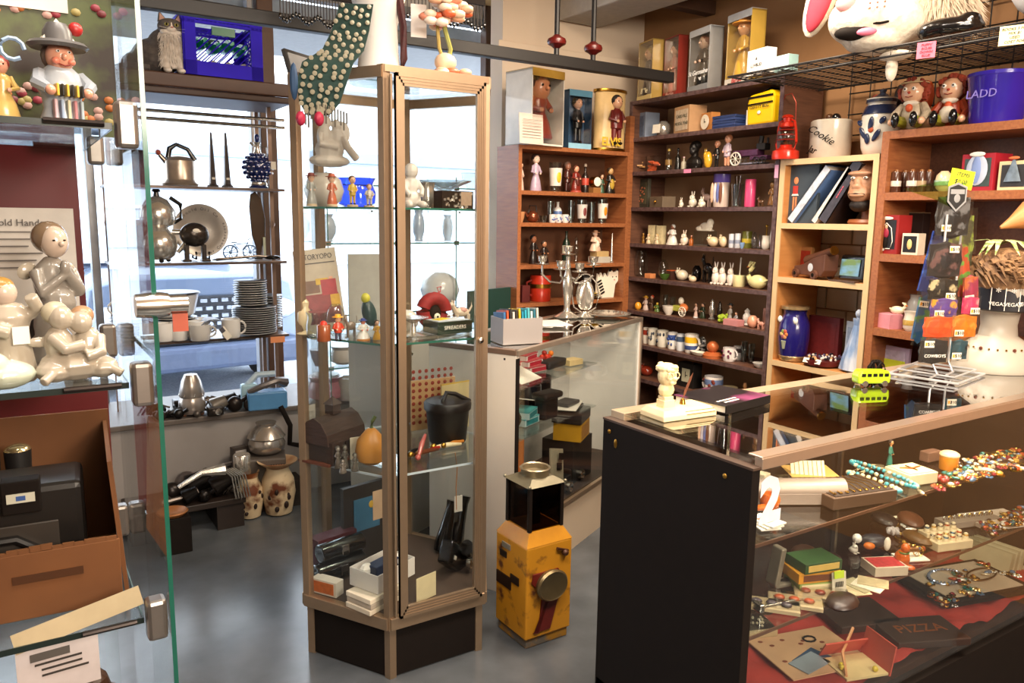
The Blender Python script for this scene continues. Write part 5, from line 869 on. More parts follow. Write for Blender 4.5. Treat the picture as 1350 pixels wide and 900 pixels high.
p = aty(1268, 236, 1.3); o = thing('yellow_price_note', 'bright yellow handwritten price note on top of the wire rack', 'note', (p.x, p.y, p.z-.03), math.radians(-28)); B().box((0, 0, .03), (.075, .002, .055), M('#e2ea1c', .6, 0, .03), 0, 0, .15).go('paper', o); text('ITEMS', .016, M('#333'), o, (.002, -.002, .042), rot=(PI/2, .15, 0), shear=.2); text('$0.00', .018, M('#333'), o, (-.004, -.002, .022), rot=(PI/2, .15, 0), shear=.2)
p = aty(1240, 250, 1.33); o = thing('plastic_wrap', 'clear greenish cellophane flap above the black packets', 'wrapping', (p.x, p.y, p.z-.03), math.radians(-28)); B().add([(-.12, 0, .03), (-.02, -.01, .0), (.06, 0, -.03), (.09, .0, .06), (0, .01, .055), (-.12, .0008, .03), (-.02, -.0092, .0), (.06, .0008, -.03), (.09, .0008, .06), (0, .0108, .055)], [(0, 1, 2, 3, 4), (9, 8, 7, 6, 5)], glassmat('green_wrap', (.7, .86, .55), 1.2, .1)).go('sheet', o)
# mannequin bust with wig and headband
p = aty(1325, 480, 1.27); mx, my = 2.70, 1.27
r = thing('mannequin_head', 'white mannequin bust with a black headband and a brown wig', 'mannequin', (mx, my, CZ), math.radians(-35)); MAN = M('#b3aa9c', .4, 0, .05, 12)
B().lathe([(.13, 0), (.135, .01), (.125, .04), (.095, .09), (.06, .115), (.055, .15), (.062, .2), (.075, .25)], MAN, 28, sc=(1, .75)).ball((0, -.01, .27), (.08, .1, .09), MAN, 18, 12).go('bust', r, True)
B().lathe([(.082, .2), (.088, .205), (.088, .285), (.082, .29)], M('#15131a', .5), 28, (0, -.01, 0), sc=(1, 1.1)).go('headband', r, True)
for j, (t, zz) in enumerate(((-2.3, .225), (-2.3, .262), (-1.85, .225), (-1.85, .262), (-1.45, .228))):
    s = text('VEGAS' if j % 2 == 0 else '*', .016 if j % 2 == 0 else .035, WHT, r, (.0905*math.cos(t), -.01+.0995*math.sin(t), zz)); s.rotation_euler = (PI/2, 0, t+PI/2)
for t in (-2.52, -2.08, -1.64): B().box((.0885*math.cos(t), -.01+.0975*math.sin(t), .245), (.002, .002, .08), WHT, t).go('white_grid_line', r)
b = B(); WG = twotone('#4a2e1a', '#98744e', 40, .7, .5, .2, .5)
for j in range(420):
    t = random.uniform(0, 6.3); ph = random.uniform(-.1, 1.5); R_ = .1; p0 = Vector((R_*math.cos(t)*math.cos(ph), -.01+R_*1.1*math.sin(t)*math.cos(ph), .31+R_*.75*math.sin(ph)))
    t2 = t+random.uniform(.2, .7); b.tube([p0, Vector((R_*1.15*math.cos((t+t2)/2)*math.cos(ph*.9), -.01+R_*1.25*math.sin((t+t2)/2)*math.cos(ph*.9), p0.z+.004)), Vector((R_*1.1*math.cos(t2)*math.cos(ph*.8), -.01+R_*1.2*math.sin(t2)*math.cos(ph*.8), p0.z-.03))], [.005, .006, .002], WG, 4)
b.ball((0, -.01, .31), (.1, .11, .09), WG, 14, 10).go('wig', r, True)['kind'] = 'stuff'
b = B()
for j in range(26): t = 2*PI*j/26; b.ball((.105*math.cos(t), .08*math.sin(t), .085+.008*math.sin(t)), .0035 if j % 4 else .006, M('#6a3a2a', .3) if j % 4 == 0 else BRASS, 6, 4)
b.go('bead_necklace', r, True)
r = thing('orange_mask', 'tan leather mask with a pointed snout above the wig at the right edge', 'mask', (2.82, 1.27, 1.42), math.radians(-35)); B().lathe([(.005, 0), (.02, .04), (.05, .1), (.07, .17), (.02, .2)], M('#c0814a', .5, 0, .15, 20), 14, (-.1, -.02, .02), T=Matrix.Rotation(1.15, 4, 'Y')).go('snout', r, True)
r = thing('spider_plant', 'green and white striped spider plant leaves beside the wig', 'plant', (2.72, 1.3, 1.385)); LF = twotone('#5a7a30', '#d8d8a0', 20, .5, .5, .1, stretch=(6, 1, 1))
for j in range(9):
    t = random.uniform(1.6, 4.6); b = B(); P_ = [Vector((.13*q*math.cos(t), .13*q*math.sin(t), .09*q-.12*q*q)) for q in (0, .3, .6, 1)]
    W2 = Vector((-math.sin(t), math.cos(t), 0)); vs = []
    for q, ww in zip(P_, (.004, .009, .008, .001)): vs += [q-W2*ww, q+W2*ww, q+Vector((0, 0, .0015))]
    b.add(vs, [(i*3+a, i*3+(a+1) % 3, i*3+3+(a+1) % 3, i*3+3+a) for i in range(3) for a in range(3)], LF).go('leaf', r, True)
# ================= YELLOW RAILWAY LAMP ON THE FLOOR =================
r = thing('railway_lamp', 'battered yellow railway signal lamp with round lens and glazed top, on the floor', 'signal lamp', (1.468, 2.128, 0), math.radians(-1)); r.scale = (1, 1, .865)
YP = twotone('#a86c14', '#d0921c', 9, .45, .5, .3, .1); RUST = twotone('#5a2c14', '#cc8c1a', 14, .6, .38, .06, .25); DR = M('#6a1a12', .5, 0, .25, 25)
hw = .095
T45 = Matrix.Rotation(math.radians(2), 4, 'Z')
B(T45).box((0, 0, .02), (hw*1.85, hw*1.85, .04), twotone('#6a6258', '#a8761c', 14, .6, .5, .06)).go('bottom_skirt', r, bevel=.004)
B(T45).box((0, 0, .23), (hw*2, hw*2, .38), RUST).go('body', r, bevel=.006)
B(T45).add([(-hw, -hw, .42), (hw, -hw, .42), (hw, hw, .42), (-hw, hw, .42), (-.07, -.07, .47), (.07, -.07, .47), (.07, .07, .47), (-.07, .07, .47)], [(0, 1, 5, 4), (1, 2, 6, 5), (2, 3, 7, 6), (3, 0, 4, 7), (4, 5, 6, 7)], YP).go('shoulder', r)
for sx in (-1, 1):
    for sy in (-1, 1): B(T45).box((sx*.066, sy*.066, .56), (.012, .012, .18), M('#2a211c', .5, .4)).go('lantern_post', r)
for t in range(4): B(T45 @ Matrix.Rotation(t*PI/2, 4, 'Z')).box((0, -.066, .56), (.124, .003, .17), glassmat('sooty_glass', (.35, .28, .22), 1.2, .1)).go('lantern_glass', r)
B(T45).box((0, 0, .5), (.03, .03, .06), M('#3a2c24', .5)).go('burner', r)
B(T45).add([(-.078, -.078, .65), (.078, -.078, .65), (.078, .078, .65), (-.078, .078, .65), (-.045, -.045, .672), (.045, -.045, .672), (.045, .045, .672), (-.045, .045, .672)], [(3, 2, 1, 0), (0, 1, 5, 4), (1, 2, 6, 5), (2, 3, 7, 6), (3, 0, 4, 7), (4, 5, 6, 7)], M('#8a8470', .4, .7, .2, 20)).go('cap_plate', r)
for sx in (-1, 1):
    for sy in (-1, 1): B(T45).ball((sx*.074, sy*.074, .655), .007, M('#8a8470', .4, .7)).go('cap_ear', r, True)
B().lathe([(.048, .665), (.05, .695), (.054, .7), (.05, .704), (.045, .7), (.044, .68), (.001, .676)], M('#a89c84', .35, .8, .2, 20), 24).go('round_vent', r, True)
B(T45).prism([(-.05, -.155), (-.03, -.16), (-.015, .0), (-.06, .055), (-.055, .09), (.05, .09), (.072, .04), (.05, -.04), (.02, -.155)], -.004, .002, DR, Matrix.Translation((-.015, -hw-.001, .22))).go('red_paint_patch', r)
B(T45).lathe([(.06, -.003), (.064, -.018), (.058, -.026), (.052, -.022)], M('#7a6a4c', .35, .7), 28, (.0, -hw-.002, .255), T=Matrix.Rotation(PI/2, 4, 'X') @ Matrix.Scale(-1, 4, (0, 0, 1))).go('lens_ring', r, True)
B(T45).ball((.0, -hw-.008, .255), (.053, .014, .053), M('#4a443c', .08, .2, .15, 12, coat=1), 22, 12).go('lens', r, True)
B(T45).box((.05, -hw-.006, .385), (.05, .01, .008), M('#4a2a18', .5, .3), 0, 0, .4).ball((.058, -hw-.01, .372), .013, M('#4a2a18', .5, .3)).go('latch', r, True)
for y, z, w_, h_, c in ((-.03, .385, .05, .022, '#8a8478'), (-.05, .345, .04, .025, '#231a14'), (.03, .265, .05, .032, '#2a1c14'), (-.045, .235, .09, .05, '#2c1a12')): B(T45).box((-hw-.002, -y*.9, z), (.004, w_, h_), M(c, .5, .2)).go('side_plate', r)
# ================= ON TOP OF THE WHITE SHOWCASE =================
TB = .967
r = thing('brochure_box', 'open grey card box full of colourful brochures on the white showcase corner', 'box', (1.66, 2.555, TB), math.radians(-8)); GB = M('#9a9390', .6, 0, .05, 10)
for s in (-1, 1): B().box((s*.083, 0, .05), (.003, .12, .1), GB).box((0, s*.06, .05), (.168, .003, .1), GB).go('side', r)
B().box((0, 0, .002), (.166, .118, .004), GB).go('bottom', r)
for j in range(12): c = ['#3a6a9a', '#c9502a', '#1c1a1c', '#d8d0c0', '#2a2422', '#e0b020', '#1c8aa8', '#2aa0b8', '#58b0b8', '#c8d8d0', '#2a6a7a', '#d0c8b8'][j]; B().box((-.072+j*.0128, 0, .075), (.008, .1, .09+.012*(j % 3)), M(c, .4, 0, .3, 40), 0, -.1).go('brochure', r)
for j in range(5): o = thing('white_paper', 'white sheet of paper, %s in the fan behind the brochure box' % ORD[j], 'paper', (1.98+.02*j, 2.93-.012*j, TB+.0025*j), .3+.25*j, 'fanned white papers'); B().box((0, 0, .001), (.2, .14, .0015), WHT).go('sheet', o)
r = thing('silver_candelabra', 'silver five armed candelabra with a tall baluster stem', 'candelabra', (2.30, 3.085, TB), math.radians(-35))
B().lathe([(.001, 0), (.062, 0), (.065, .005), (.05, .012), (.02, .03), (.014, .05), (.02, .1), (.026, .15), (.024, .19), (.012, .24), (.016, .25), (.01, .27), (.012, .3)], SILV, 20).go('stem', r, True)
def cup(r, x, y, z): B().lathe([(.006, 0), (.034, .004), (.038, .008), (.034, .008), (.014, .01), (.012, .016), (.02, .02), (.022, .04), (.026, .046), (.018, .044), (.001, .03)], SILV, 16, (x, y, z)).go('candle_cup', r, True)
cup(r, 0, 0, .305)
for x, y, z in ((-.125, 0, .255), (.125, 0, .255), (-.035, -.06, .235), (.055, -.055, .225)):
    B().tube([(0, 0, .22), (x*.3, y*.3, .17 if abs(x) > .1 else .2), (x*.7, y*.7, .175 if abs(x) > .1 else .19), (x, y, .21), (x, y, z)], .0055, SILV, 7).go('arm', r, True); cup(r, x, y, z)
r = thing('silver_fruit_dish', 'tall silver swirled glass dish in a looped frame beside the candelabra', 'dish', (2.385, 3.05, TB), math.radians(-35))
B().lathe([(.05, 0), (.052, .006), (.02, .02), (.012, .03)], SILV, 18).go('foot', r, True)
for s in (-1, 1): B().tube([(s*.01, 0, .02), (s*.055, 0, .05), (s*.066, 0, .11), (s*.055, 0, .17), (s*.02, 0, .21), (0, 0, .215)], .004, SILV, 7).go('loop', r, True)
for a, rr in ((.0, .045), (.6, .04), (-.5, .042)): B().ball((0, 0, .11), (rr, .012, .075), SILV, 14, 10, Matrix.Rotation(a, 4, 'Z') @ Matrix.Rotation(a*.5, 4, 'Y')).go('leaf', r, True)
r = thing('silver_platter', 'round silver platter with a pierced rim at the back of the white showcase', 'platter', (2.51, 3.03, TB)); B().lathe([(.001, .006), (.08, .006), (.12, .014), (.123, .017), (.118, .019), (.08, .011), (.001, .011)], SILV, 32).go('dish', r, True); b = B()
for j in range(24): b.ball((.1*math.cos(j*PI/12), .1*math.sin(j*PI/12), .014), .006, SILV, 6, 4)
b.go('raised_ornament', r, True)
# inside the white showcase
DB = Vector((math.cos(TH), math.sin(TH), 0)); NB = Vector((-DB.y, DB.x, 0)); PB = Vector((1.546, 2.378, 0))
def inB(s, n, z, name, label, cat, rz=0, group=None): p = PB+DB*s+NB*n; return thing(name, label, cat, (p.x, p.y, z), TH+math.radians(rz), group)
def bx(r, w, d, h, col, face=None, txt=None, top=None, tc='#222', body='carton'): m_box(r, w, h, d, col, face, txt, tc, top, body)
for j in range(3):
    for i in range(2): r = inB(.30+i*.13, .2+.02*j-.03*i, .803+.024*j, 'playing_card_box', 'flat red and white box, %s of the %s stack in the white showcase' % (('lowest', 'middle', 'topmost')[j], ('nearer', 'farther')[i]), 'box', 8*j-10); bx(r, .12, .07, .022, '#d8cfc8', '#b0283a', None, '#b84a50')
r = inB(.6, .2, .803, 'red_flower_trinket', 'small red and orange trinket behind the red boxes', 'trinket'); b = B(); [b.ball((random.uniform(-.02, .02), random.uniform(-.02, .02), random.uniform(.01, .05)), .013, M(random.choice(['#c0301c', '#e07a20', '#a02418'])), 7, 5) for j in range(12)]; b.go('petals', r, True)
r = inB(.55, .14, .803, 'black_case', 'long dark leather case on the top glass shelf of the white showcase', 'case'); B().box((0, 0, .018), (.16, .07, .035), M('#2a2626', .5, 0, .2, 30)).go('body', r, bevel=.01)
r = inB(.66, .1, .803, 'cream_box', 'small pale yellow box at the edge of the top glass shelf', 'box', -15); bx(r, .09, .06, .025, '#d8bf8a')
r = inB(.2, .1, .803, 'sloping_white_card', 'white card sloping forward on the near end of the top shelf', 'card'); B().box((0, 0, .03), (.16, .12, .003), PAPER, 0, .35).go('card', r)
r = inB(.09, .06, .7, 'price_label_strip', 'white strip with red lettering hung by the black edging', 'label'); B().box((0, 0, .05), (.045, .003, .1), PAPER).go('paper', r); B().box((0, -.002, .05), (.012, .001, .07), M('#b03030')).go('red_print', r)
for j in range(2): r = inB(.31, .14, .603+.03*j, 'teal_card_box', 'teal and white boxed card deck, %s of two' % ('lower', 'upper')[j], 'box', 12*j); bx(r, .12, .08, .028, '#a9c4c4', '#1f7a80', None, '#4a9a9c')
r = inB(.31, .14, .68, 'sloping_notebook', 'white open notebook lying over the teal boxes', 'notebook', 10); B().box((.08, .05, .005), (.2, .14, .004), PAPER, 0, 0, .25).go('pages', r)
r = inB(.5, .22, .603, 'black_mug', 'dark blue-black mug inside the white showcase', 'mug'); m_mug(r, .1, .12, col='#181820', side=1)
r = inB(.66, .26, .603, 'black_mug', 'dark cylindrical pot right of the black mug in the white showcase', 'mug'); m_mug(r, .11, .13, col='#101014', side=1)
r = inB(.43, .1, .603, 'leather_camera_case', 'brown-black leather camera case with a round flap', 'camera case', -10); B().box((0, 0, .05), (.1, .06, .1), M('#1c1614', .45)).go('body', r, bevel=.012); B().box((0, -.005, .105), (.13, .08, .03), M('#241c1a', .4)).go('flap', r, bevel=.012)
r = inB(.66, .12, .603, 'grey_wallet', 'grey wallet lying on loose papers on the lower shelf', 'wallet'); B().box((0, 0, .01), (.2, .12, .003), PAPER, .3).go('papers', r); B().box((0, 0, .022), (.12, .08, .016), M('#4a4644', .4)).go('leather', r, bevel=.005)
r = inB(.14, .14, .603, 'dark_handbag', 'black leather bag behind the glass near the white end panel', 'bag'); B().ball((0, 0, .05), (.09, .07, .055), BLK, 14, 9).go('body', r, True)
r = inB(.2, .12, .252, 'orange_file_box', 'orange card file box with a taller orange label on it', 'box', 20); bx(r, .15, .12, .12, '#b8621c', '#8a4414', None, '#c9a070'); B().box((.05, -.065, .14), (.1, .003, .11), M('#e0701c')).go('label_card', r)
r = inB(.2, .15, .375, 'orange_file_box', 'dark orange box stacked upright behind the label card', 'box', 5); bx(r, .14, .08, .17, '#c06a24')
r = inB(.63, .16, .252, 'brown_leather_case', 'brown leather camera bag lying open at the showcase bottom', 'bag', -15); B().ball((-.1, 0, .04), (.13, .09, .045), M('#6a4230', .5, 0, .25, 20), 14, 9).go('body', r, True)
for j, (s, n, w_, c) in enumerate(((.42, .09, .1, '#2a2423'), (.52, .07, .12, '#1c1a1a'), (.7, .1, .14, '#3a2a22'))): r = inB(s, n, .252, 'old_camera', ('small old folding camera', 'black camera with silver lens ring', 'dark brown boxed camera')[j]+' on the white showcase floor', 'camera'); B().box((0, 0, .035), (w_, .05, .07), M(c, .4)).go('body', r, bevel=.006); B().lathe([(.022, 0), (.022, .03), (.016, .032), (.001, .02)], STEEL, 16, (0, -.025, .035), T=Matrix.Rotation(PI/2, 4, 'X')).go('lens', r, True)
r = inB(.46, .06, .32, 'silver_radio_panel', 'silver instrument panel with black dials tilted against the glass', 'instrument', -5); B().box((0, 0, .07), (.1, .012, .15), M('#b0a890', .4, .3), 0, -.2, .25).go('panel', r, bevel=.002)
for j, (x, z) in enumerate(((.02, .11), (.005, .07), (-.02, .03))): B().box((x, -.012, z), (.035, .005, .03), BLK, 0, -.2, .25).go('dial', r)
r = inB(.72, .12, .45, 'yellow_box_stack', 'yellow and black camera box with a dark lid', 'box', 12); bx(r, .17, .13, .08, '#d09a1c', '#b0761c', None, None); B().box((-.01, 0, .11), (.18, .14, .05), M('#1c1a18', .5)).box((0, -.02, .142), (.12, .04, .02), M('#3a3634', .4)).go('lid', r, bevel=.004)
r = inB(.74, .15, .252, 'black_storage_box', 'black storage box supporting the yellow camera box', 'box'); bx(r, .2, .16, .195, '#1a1716')
# ================= THINGS IN THE HEXAGONAL SHOWCASE =================
def tz(i, Y=2.4): return ZY(TS[i]+.001, Y)
z1, z2, z3, z4 = [tz(i) for i in range(4)]; STAT = M('#cfc6bd', .45, 0, .06, 20)
r, k = put(z1, 436, 'cherub_statue', 'pale stone coloured statue of an embracing winged couple', 'statue', .06, dz=.128); r.scale = (.82, .82, .82)
B().ball((0, 0, .02), (.085, .05, .025), STAT).ball((.0, 0, .06), (.06, .045, .045), STAT).ball((-.02, 0, .11), (.03, .028, .05), STAT).ball((.03, 0, .1), (.032, .03, .05), STAT).ball((-.012, 0, .165), (.022, .022, .025), STAT).ball((.03, 0, .155), (.02, .022, .024), STAT).tube([(-.04, -.02, .12), (-.05, -.04, .08), (.02, -.045, .07)], .013, STAT, 8).tube([(.05, -.02, .11), (.06, -.04, .07), (.1, -.03, .03)], .015, STAT, 8).ball((.06, .01, .13), (.03, .01, .045), STAT).go('figure', r, remesh=.0032)
r, k = item(z1, 428, 52, 44, m_turn, 'large_shell', 'pale rounded shell pot supporting the stone couple', 'shell', prof='round', col='#d3cabe', off=.1)
r, k = item(z1, 470, 52, 38, m_turn, 'cobalt_bowl', 'round cobalt blue glass bowl behind the child figurines', 'bowl', prof='pot', mat=GLB, off=.12)
for px, h, c, hr, lb in ((411, 42, '#9a9a94', '#7a2a1c', 'grey smocked child figurine with a red cap, leftmost of four'), (438, 41, '#b05a3a', '#b0502c', 'rust coated child figurine, second of four'), (465, 40, '#c9a83a', '#6a4428', 'yellow shirted child figurine, third of four'), (487, 30, '#b8b0a8', '#8a6a4a', 'shortest grey and red child figurine, fourth of four')): item(z1, px, 16, h, m_fig, 'child_figurine', lb, 'figurine', off=-.05 if px > 420 else -.0, dress=c, hair=hr, base='#c0a888', legs=px > 440, hat=hr if px < 445 else None, group='four painted child figurines')
r, k = put(z1, 542, 'baby_statue', 'white ceramic seated baby figurine', 'figurine', -.05); B().ball((0, 0, .03), (.034, .03, .03), STAT).ball((0, 0, .07), (.025, .022, .035), STAT).ball((0, -.002, .118), (.024, .024, .026), STAT).tube([(-.02, 0, .09), (-.03, -.02, .06), (-.02, -.035, .04)], .009, STAT, 8).tube([(.02, 0, .09), (.03, -.02, .06), (.02, -.035, .04)], .009, STAT, 8).ball((-.025, -.03, .012), (.014, .025, .012), STAT).ball((.025, -.03, .012), (.014, .025, .012), STAT).go('figure', r, remesh=.003)
item(z1, 563, 22, 34, m_turn, 'ornate_silver_cup', 'ornate silver cup left of the silverware case', 'cup', prof='pot', mat=SILV, off=.06); item(z1, 577, 18, 22, m_turn, 'ornate_silver_cup', 'smaller ornate silver cup beside its twin', 'cup', prof='pot', mat=SILV, off=.1)
r, k = put(z1, 598, 'silverware_case', 'black flat case packed with silver spoons and trinkets', 'case', -.02, 8); B().box((0, 0, .03), (.13, .05, .06), BLK).go('body', r); b = B()
for j in range(40): b.box((random.uniform(-.06, .06), -.027, random.uniform(.006, .056)), (.008, .004, .008), SILV, random.uniform(0, 3))
b.go('silver_trinkets', r)['kind'] = 'stuff'; B().box((.03, -.03, .035), (.045, .004, .045), SILV).go('silver_plaque', r)
r, k = put(z1, 585, 'clear_glass_bowl', 'wide shallow clear glass bowl at the back of the top shelf', 'bowl', .16, dz=.06); B().lathe([(.03, -.06), (.032, -.055), (.008, -.04), (.008, 0), (.1, .04), (.102, .042), (.095, .04), (.01, .004)], GLC, 24).go('body', r, True)
# shelf 2
r, k = put(z2, 430, 'leaning_magazine', 'cream magazine with curly dark title, leaning with a colourful cartoon cover', 'magazine', .04, -6)
Tm = Matrix.Rotation(-.1, 4, 'Y') @ Matrix.Rotation(-.12, 4, 'X'); B(Tm).box((0, 0, .135), (.135, .008, .27), M('#b8a996', .6)).go('cover', r); b = B(Tm)
for x, z, w_, h_, c in ((-.03, .15, .06, .04, '#7a5a4a'), (.03, .145, .05, .05, '#a8323c'), (0, .09, .115, .07, '#8a3a3c'), (-.035, .1, .04, .05, '#c98a5a'), (.01, .165, .04, .02, '#c9a23a'), (.045, .1, .03, .04, '#c99a2a'), (0, .045, .115, .03, '#6a2428'), (-.045, .06, .02, .04, '#2a2a30'), (.04, .16, .012, .035, '#e0a080')): b.box((x, -.0048-random.uniform(0, .0006), z), (w_, .001, h_), M(c, .5, 0, .3, 60))
b.go('cartoon_picture', r); t = text('STORYOPO', .024, M('#3a3030'), r, tuple(Tm @ Vector((.004, -.0055, .245))), rot=(PI/2-.12, -.1, 0), wide=.8)
B(Tm).box((0, -.0048, .225), (.12, .001, .003), M('#3a3030')).go('print_line', r)
item(z2, 402, 22, 52, m_turn, 'cream_shell_ornament', 'cream figure shaped shell ornament at the left post', 'ornament', prof='shaker', col='#d8c49c', off=-.0)
item(z2, 418, 28, 36, m_turn, 'glass_goblet', 'clear round glass goblet in front of the magazine', 'goblet', prof='pot', mat=GLC, off=-.08)
item(z2, 443, 26, 42, m_turn, 'glass_dome', 'clear glass dome standing before the magazine', 'dome', prof='round', mat=GLC, off=-.04)
r, k = item(z2, 427, 18, 22, m_turn, 'wooden_barrel', 'tiny brown barrel holding a red flower figure', 'ornament', prof='cyl', col='#8a4a2c', off=-.13); B().ball((0, 0, .05), .012, M('#c0301c')).go('flower', r, True)
item(z2, 446, 18, 34, m_fig, 'sombrero_figurine', 'figurine in an orange hat and red waistcoat', 'figurine', off=-.15, dress='#b8402a', hat='#e0a02a', legs=True, arm='#4a4a5a'); item(z2, 463, 18, 30, m_animal, 'brown_horse', 'small brown and white horse figurine', 'figurine', off=-.1, kind='side', col='#7a6a5c')
r, k = item(z2, 479, 20, 28, m_fig, 'cook_toy', 'round white toy figure with a blue cap on a wooden base', 'toy', off=-.17, dress='#e0dcd4', skin='#d87a5a', hat='#2a3a8a', hair='#1c1a1a', base='#b8762c'); item(z2, 497, 13, 26, m_fig, 'yellow_toy', 'yellow and brown toy figure half behind the bronze post', 'toy', off=-.18, dress='#c9982a', hair='#2a1a12')
r, k = put(z2, 487, 'parrot_figurine', 'green and dark blue parrot figurine with yellow head', 'figurine', .0); B().ball((0, 0, .06), (.025, .02, .045), M('#1c3a3a', .3, 0, .3, 60), 12, 9, Matrix.Rotation(-.25, 4, 'Y')).go('body', r, True); B().ball((-.012, 0, .11), (.016, .015, .017), M('#c9c23a', .3)).go('head', r, True); B().tube([(.01, 0, .04), (.03, 0, -.0)], [.012, .004], M('#1a2a3a'), 7).go('tail', r, True)
item(z2, 484, 50, 90, m_box, 'grey_board', 'pale grey board standing at the back of the second shelf', 'board', d=.006, col='#a8a49c', off=.2)
r, k = put(z2, 572, 'quilted_ring', 'dark red patchwork ring cushion with a loop and a big eyed black face', 'cushion', .0)
MR = M('#8a1418', .7, 0, .3, 70, .3); B().tube([(.042*math.cos(t), 0, .055+.042*math.sin(t)) for t in [2*PI*q/20 for q in range(20)]], .024, MR, 12, True).go('ring', r, True); B().ball((-.002, -.005, .045), (.026, .02, .036), BLK, 12, 8).go('face', r, True); B().ball((0, -.026, .038), (.012, .004, .012), M('#e8e0c0'), 12, 8).ball((0, -.03, .038), .004, BLK, 6, 4).go('eye', r, True); B().tube([(.02, 0, .118), (.012, 0, .135), (.028, 0, .138), (.024, 0, .118)], .0025, M('#c03040'), 5).go('loop', r, True)
b = B()
for j in range(9): b.box((.042+.008*(j % 3), -.024, .03+.009*(j//3)), (.005, .002, .005), PAPER)
b.go('patchwork_checks', r)
item(z2, 537, 34, 34, m_animal, 'white_dog_figurine', 'white rounded dog figurine beside the red ring cushion', 'figurine', kind='round', col='#c9c2b8', off=-.06)
item(z2, 608, 34, 32, m_animal, 'toy_dog', 'pale pink and cream toy animal lying at the right', 'figurine', kind='side', col='#cdbda8', col2='#b88a80', off=.0)
r, k = put(z2, 590, 'green_game_box', 'dark green flat open box with white lettering on its side', 'box', -.13, 6); B().box((0, 0, .02), (.135, .09, .04), M('#142a1c', .45)).go('carton', r); text('SPREADERS', .017, PAPER, r, (.0, -.0458, .02)); B().box((0, 0, .041), (.12, .075, .002), M('#b9c0c8')).box((-.02, .01, .043), (.06, .03, .002), M('#d9c03a'), .4).go('papers', r)
r, k = put(z2, 545, 'silver_ladle', 'silver dish with a raised fluted stem at the front edge', 'dish', -.16); B().lathe([(.04, 0), (.042, .004), (.01, .012), (.006, .04), (.035, .055), (.05, .06)], SILV, 18).go('body', r, True)
# shelf 3
r, k = put(z3, 440, 'wooden_barn', 'dark wooden model barn with a cupola and curved roof', 'model building', .0, 28); BW2 = twotone('#2a1c16', '#3e2c24', 20, .6, .5, .3, .3, stretch=(1, 1, 6))
B().box((0, 0, .035), (.16, .1, .07), BW2).box((-.06, -.06, .04), (.05, .03, .075), BW2).go('walls', r, bevel=.002); B().prism([(-.06, .065), (-.055, .1), (-.03, .135), (0, .15), (.03, .135), (.055, .1), (.06, .065)], -.09, .09, BW2, Matrix.Rotation(PI/2, 4, 'Z')).go('roof', r)
B().box((0, 0, .165), (.035, .035, .035), BW2).add([(-.022, -.022, .18), (.022, -.022, .18), (.022, .022, .18), (-.022, .022, .18), (0, 0, .205)], [(0, 1, 4), (1, 2, 4), (2, 3, 4), (3, 0, 4), (3, 2, 1, 0)], BW2).go('cupola', r); B().box((0, 0, .004), (.19, .13, .008), M('#5a3222')).go('base', r)
for j in range(9): B().box((-.08+.02*j, -.0515, .035), (.0015, .002, .066), BLK).go('plank_joint', r)
item(z3, 408, 22, 62, m_box, 'tall_paper_card', 'tall printed grey card leaning at the left post', 'card', d=.003, col='#a8a298', face='#98938a', off=.1, yaw=20)
PW = M('#6a655c', .3, .8, .2, 40)
for px, h, of, lb in ((410, 24, .02, 'pewter figure at the left of the barn'), (446, 30, -.12, 'tallest pewter figure before the barn'), (455, 32, -.13, 'pewter figure standing beside the tallest'), (452, 18, -.17, 'low crouching pewter figure in front'), (468, 24, -.17, 'pewter figure next to the gourd')): item(z3, px, 11, h, m_fig, 'pewter_figure', lb, 'figurine', off=of, dress='#57524a', skin='#7a756a', hair='#4a463e', base='#4a453c', rough=.3, group='pewter figures')
r, k = put(z3, 490, 'gourd', 'round yellow-orange gourd with a green stem', 'gourd', -.13); B().lathe([(.02, 0), (.045, .015), (.052, .045), (.045, .08), (.02, .11), (.01, .118)], M('#c98a3c', .4, 0, .12, 14), 20).go('body', r, True); B().tube([(0, 0, .112), (.004, 0, .14), (.014, 0, .155)], [.009, .006, .007], M('#5a6a34', .5)).go('stem', r, True)
item(z3, 476, 30, 30, m_box, 'small_text_card', 'small cream printed card behind the gourd', 'card', d=.003, col='#c9bfa8', off=-.06)
r, k = put(z3, 590, 'leather_bucket', 'black leather bucket with a lid and a curved handle', 'bucket', -.02); LB = M('#1a1412', .45, 0, .2, 30, .3)
B().lathe([(.062, 0), (.066, .005), (.078, .13), (.08, .132)], LB, 24).go('body', r, True); B().lathe([(.083, .118), (.084, .14), (.078, .148), (.001, .152)], LB, 24).go('lid', r, True); B().tube([(-.03, -.02, .15), (-.015, -.02, .18), (.02, -.02, .172), (.06, -.02, .15), (.078, -.02, .14)], .008, LB, 8).go('handle', r, True)
r, k = item(z3, 571, 64, 66, m_box, 'red_dotted_board', 'cream board with rows of dark red discs behind the leather bucket', 'board', off=.16, d=.008, col='#b8946a'); b = B(); S = k*64
for i in range(7):
    for j in range(9): b.lathe([(.001, 0), (.0075, 0), (.001, .001)], M('#8a3428'), 8, (-S*.45+i*.026, -.0045, .03+j*.024), T=Matrix.Rotation(PI/2, 4, 'X'))
b.go('red_discs', r)['kind'] = 'stuff'; item(z3, 600, 46, 62, m_box, 'yellow_folder', 'cream and yellow folder leaning over the red dotted board', 'folder', off=.1, d=.004, col='#c9b88a', top='#c9a83a', yaw=10)
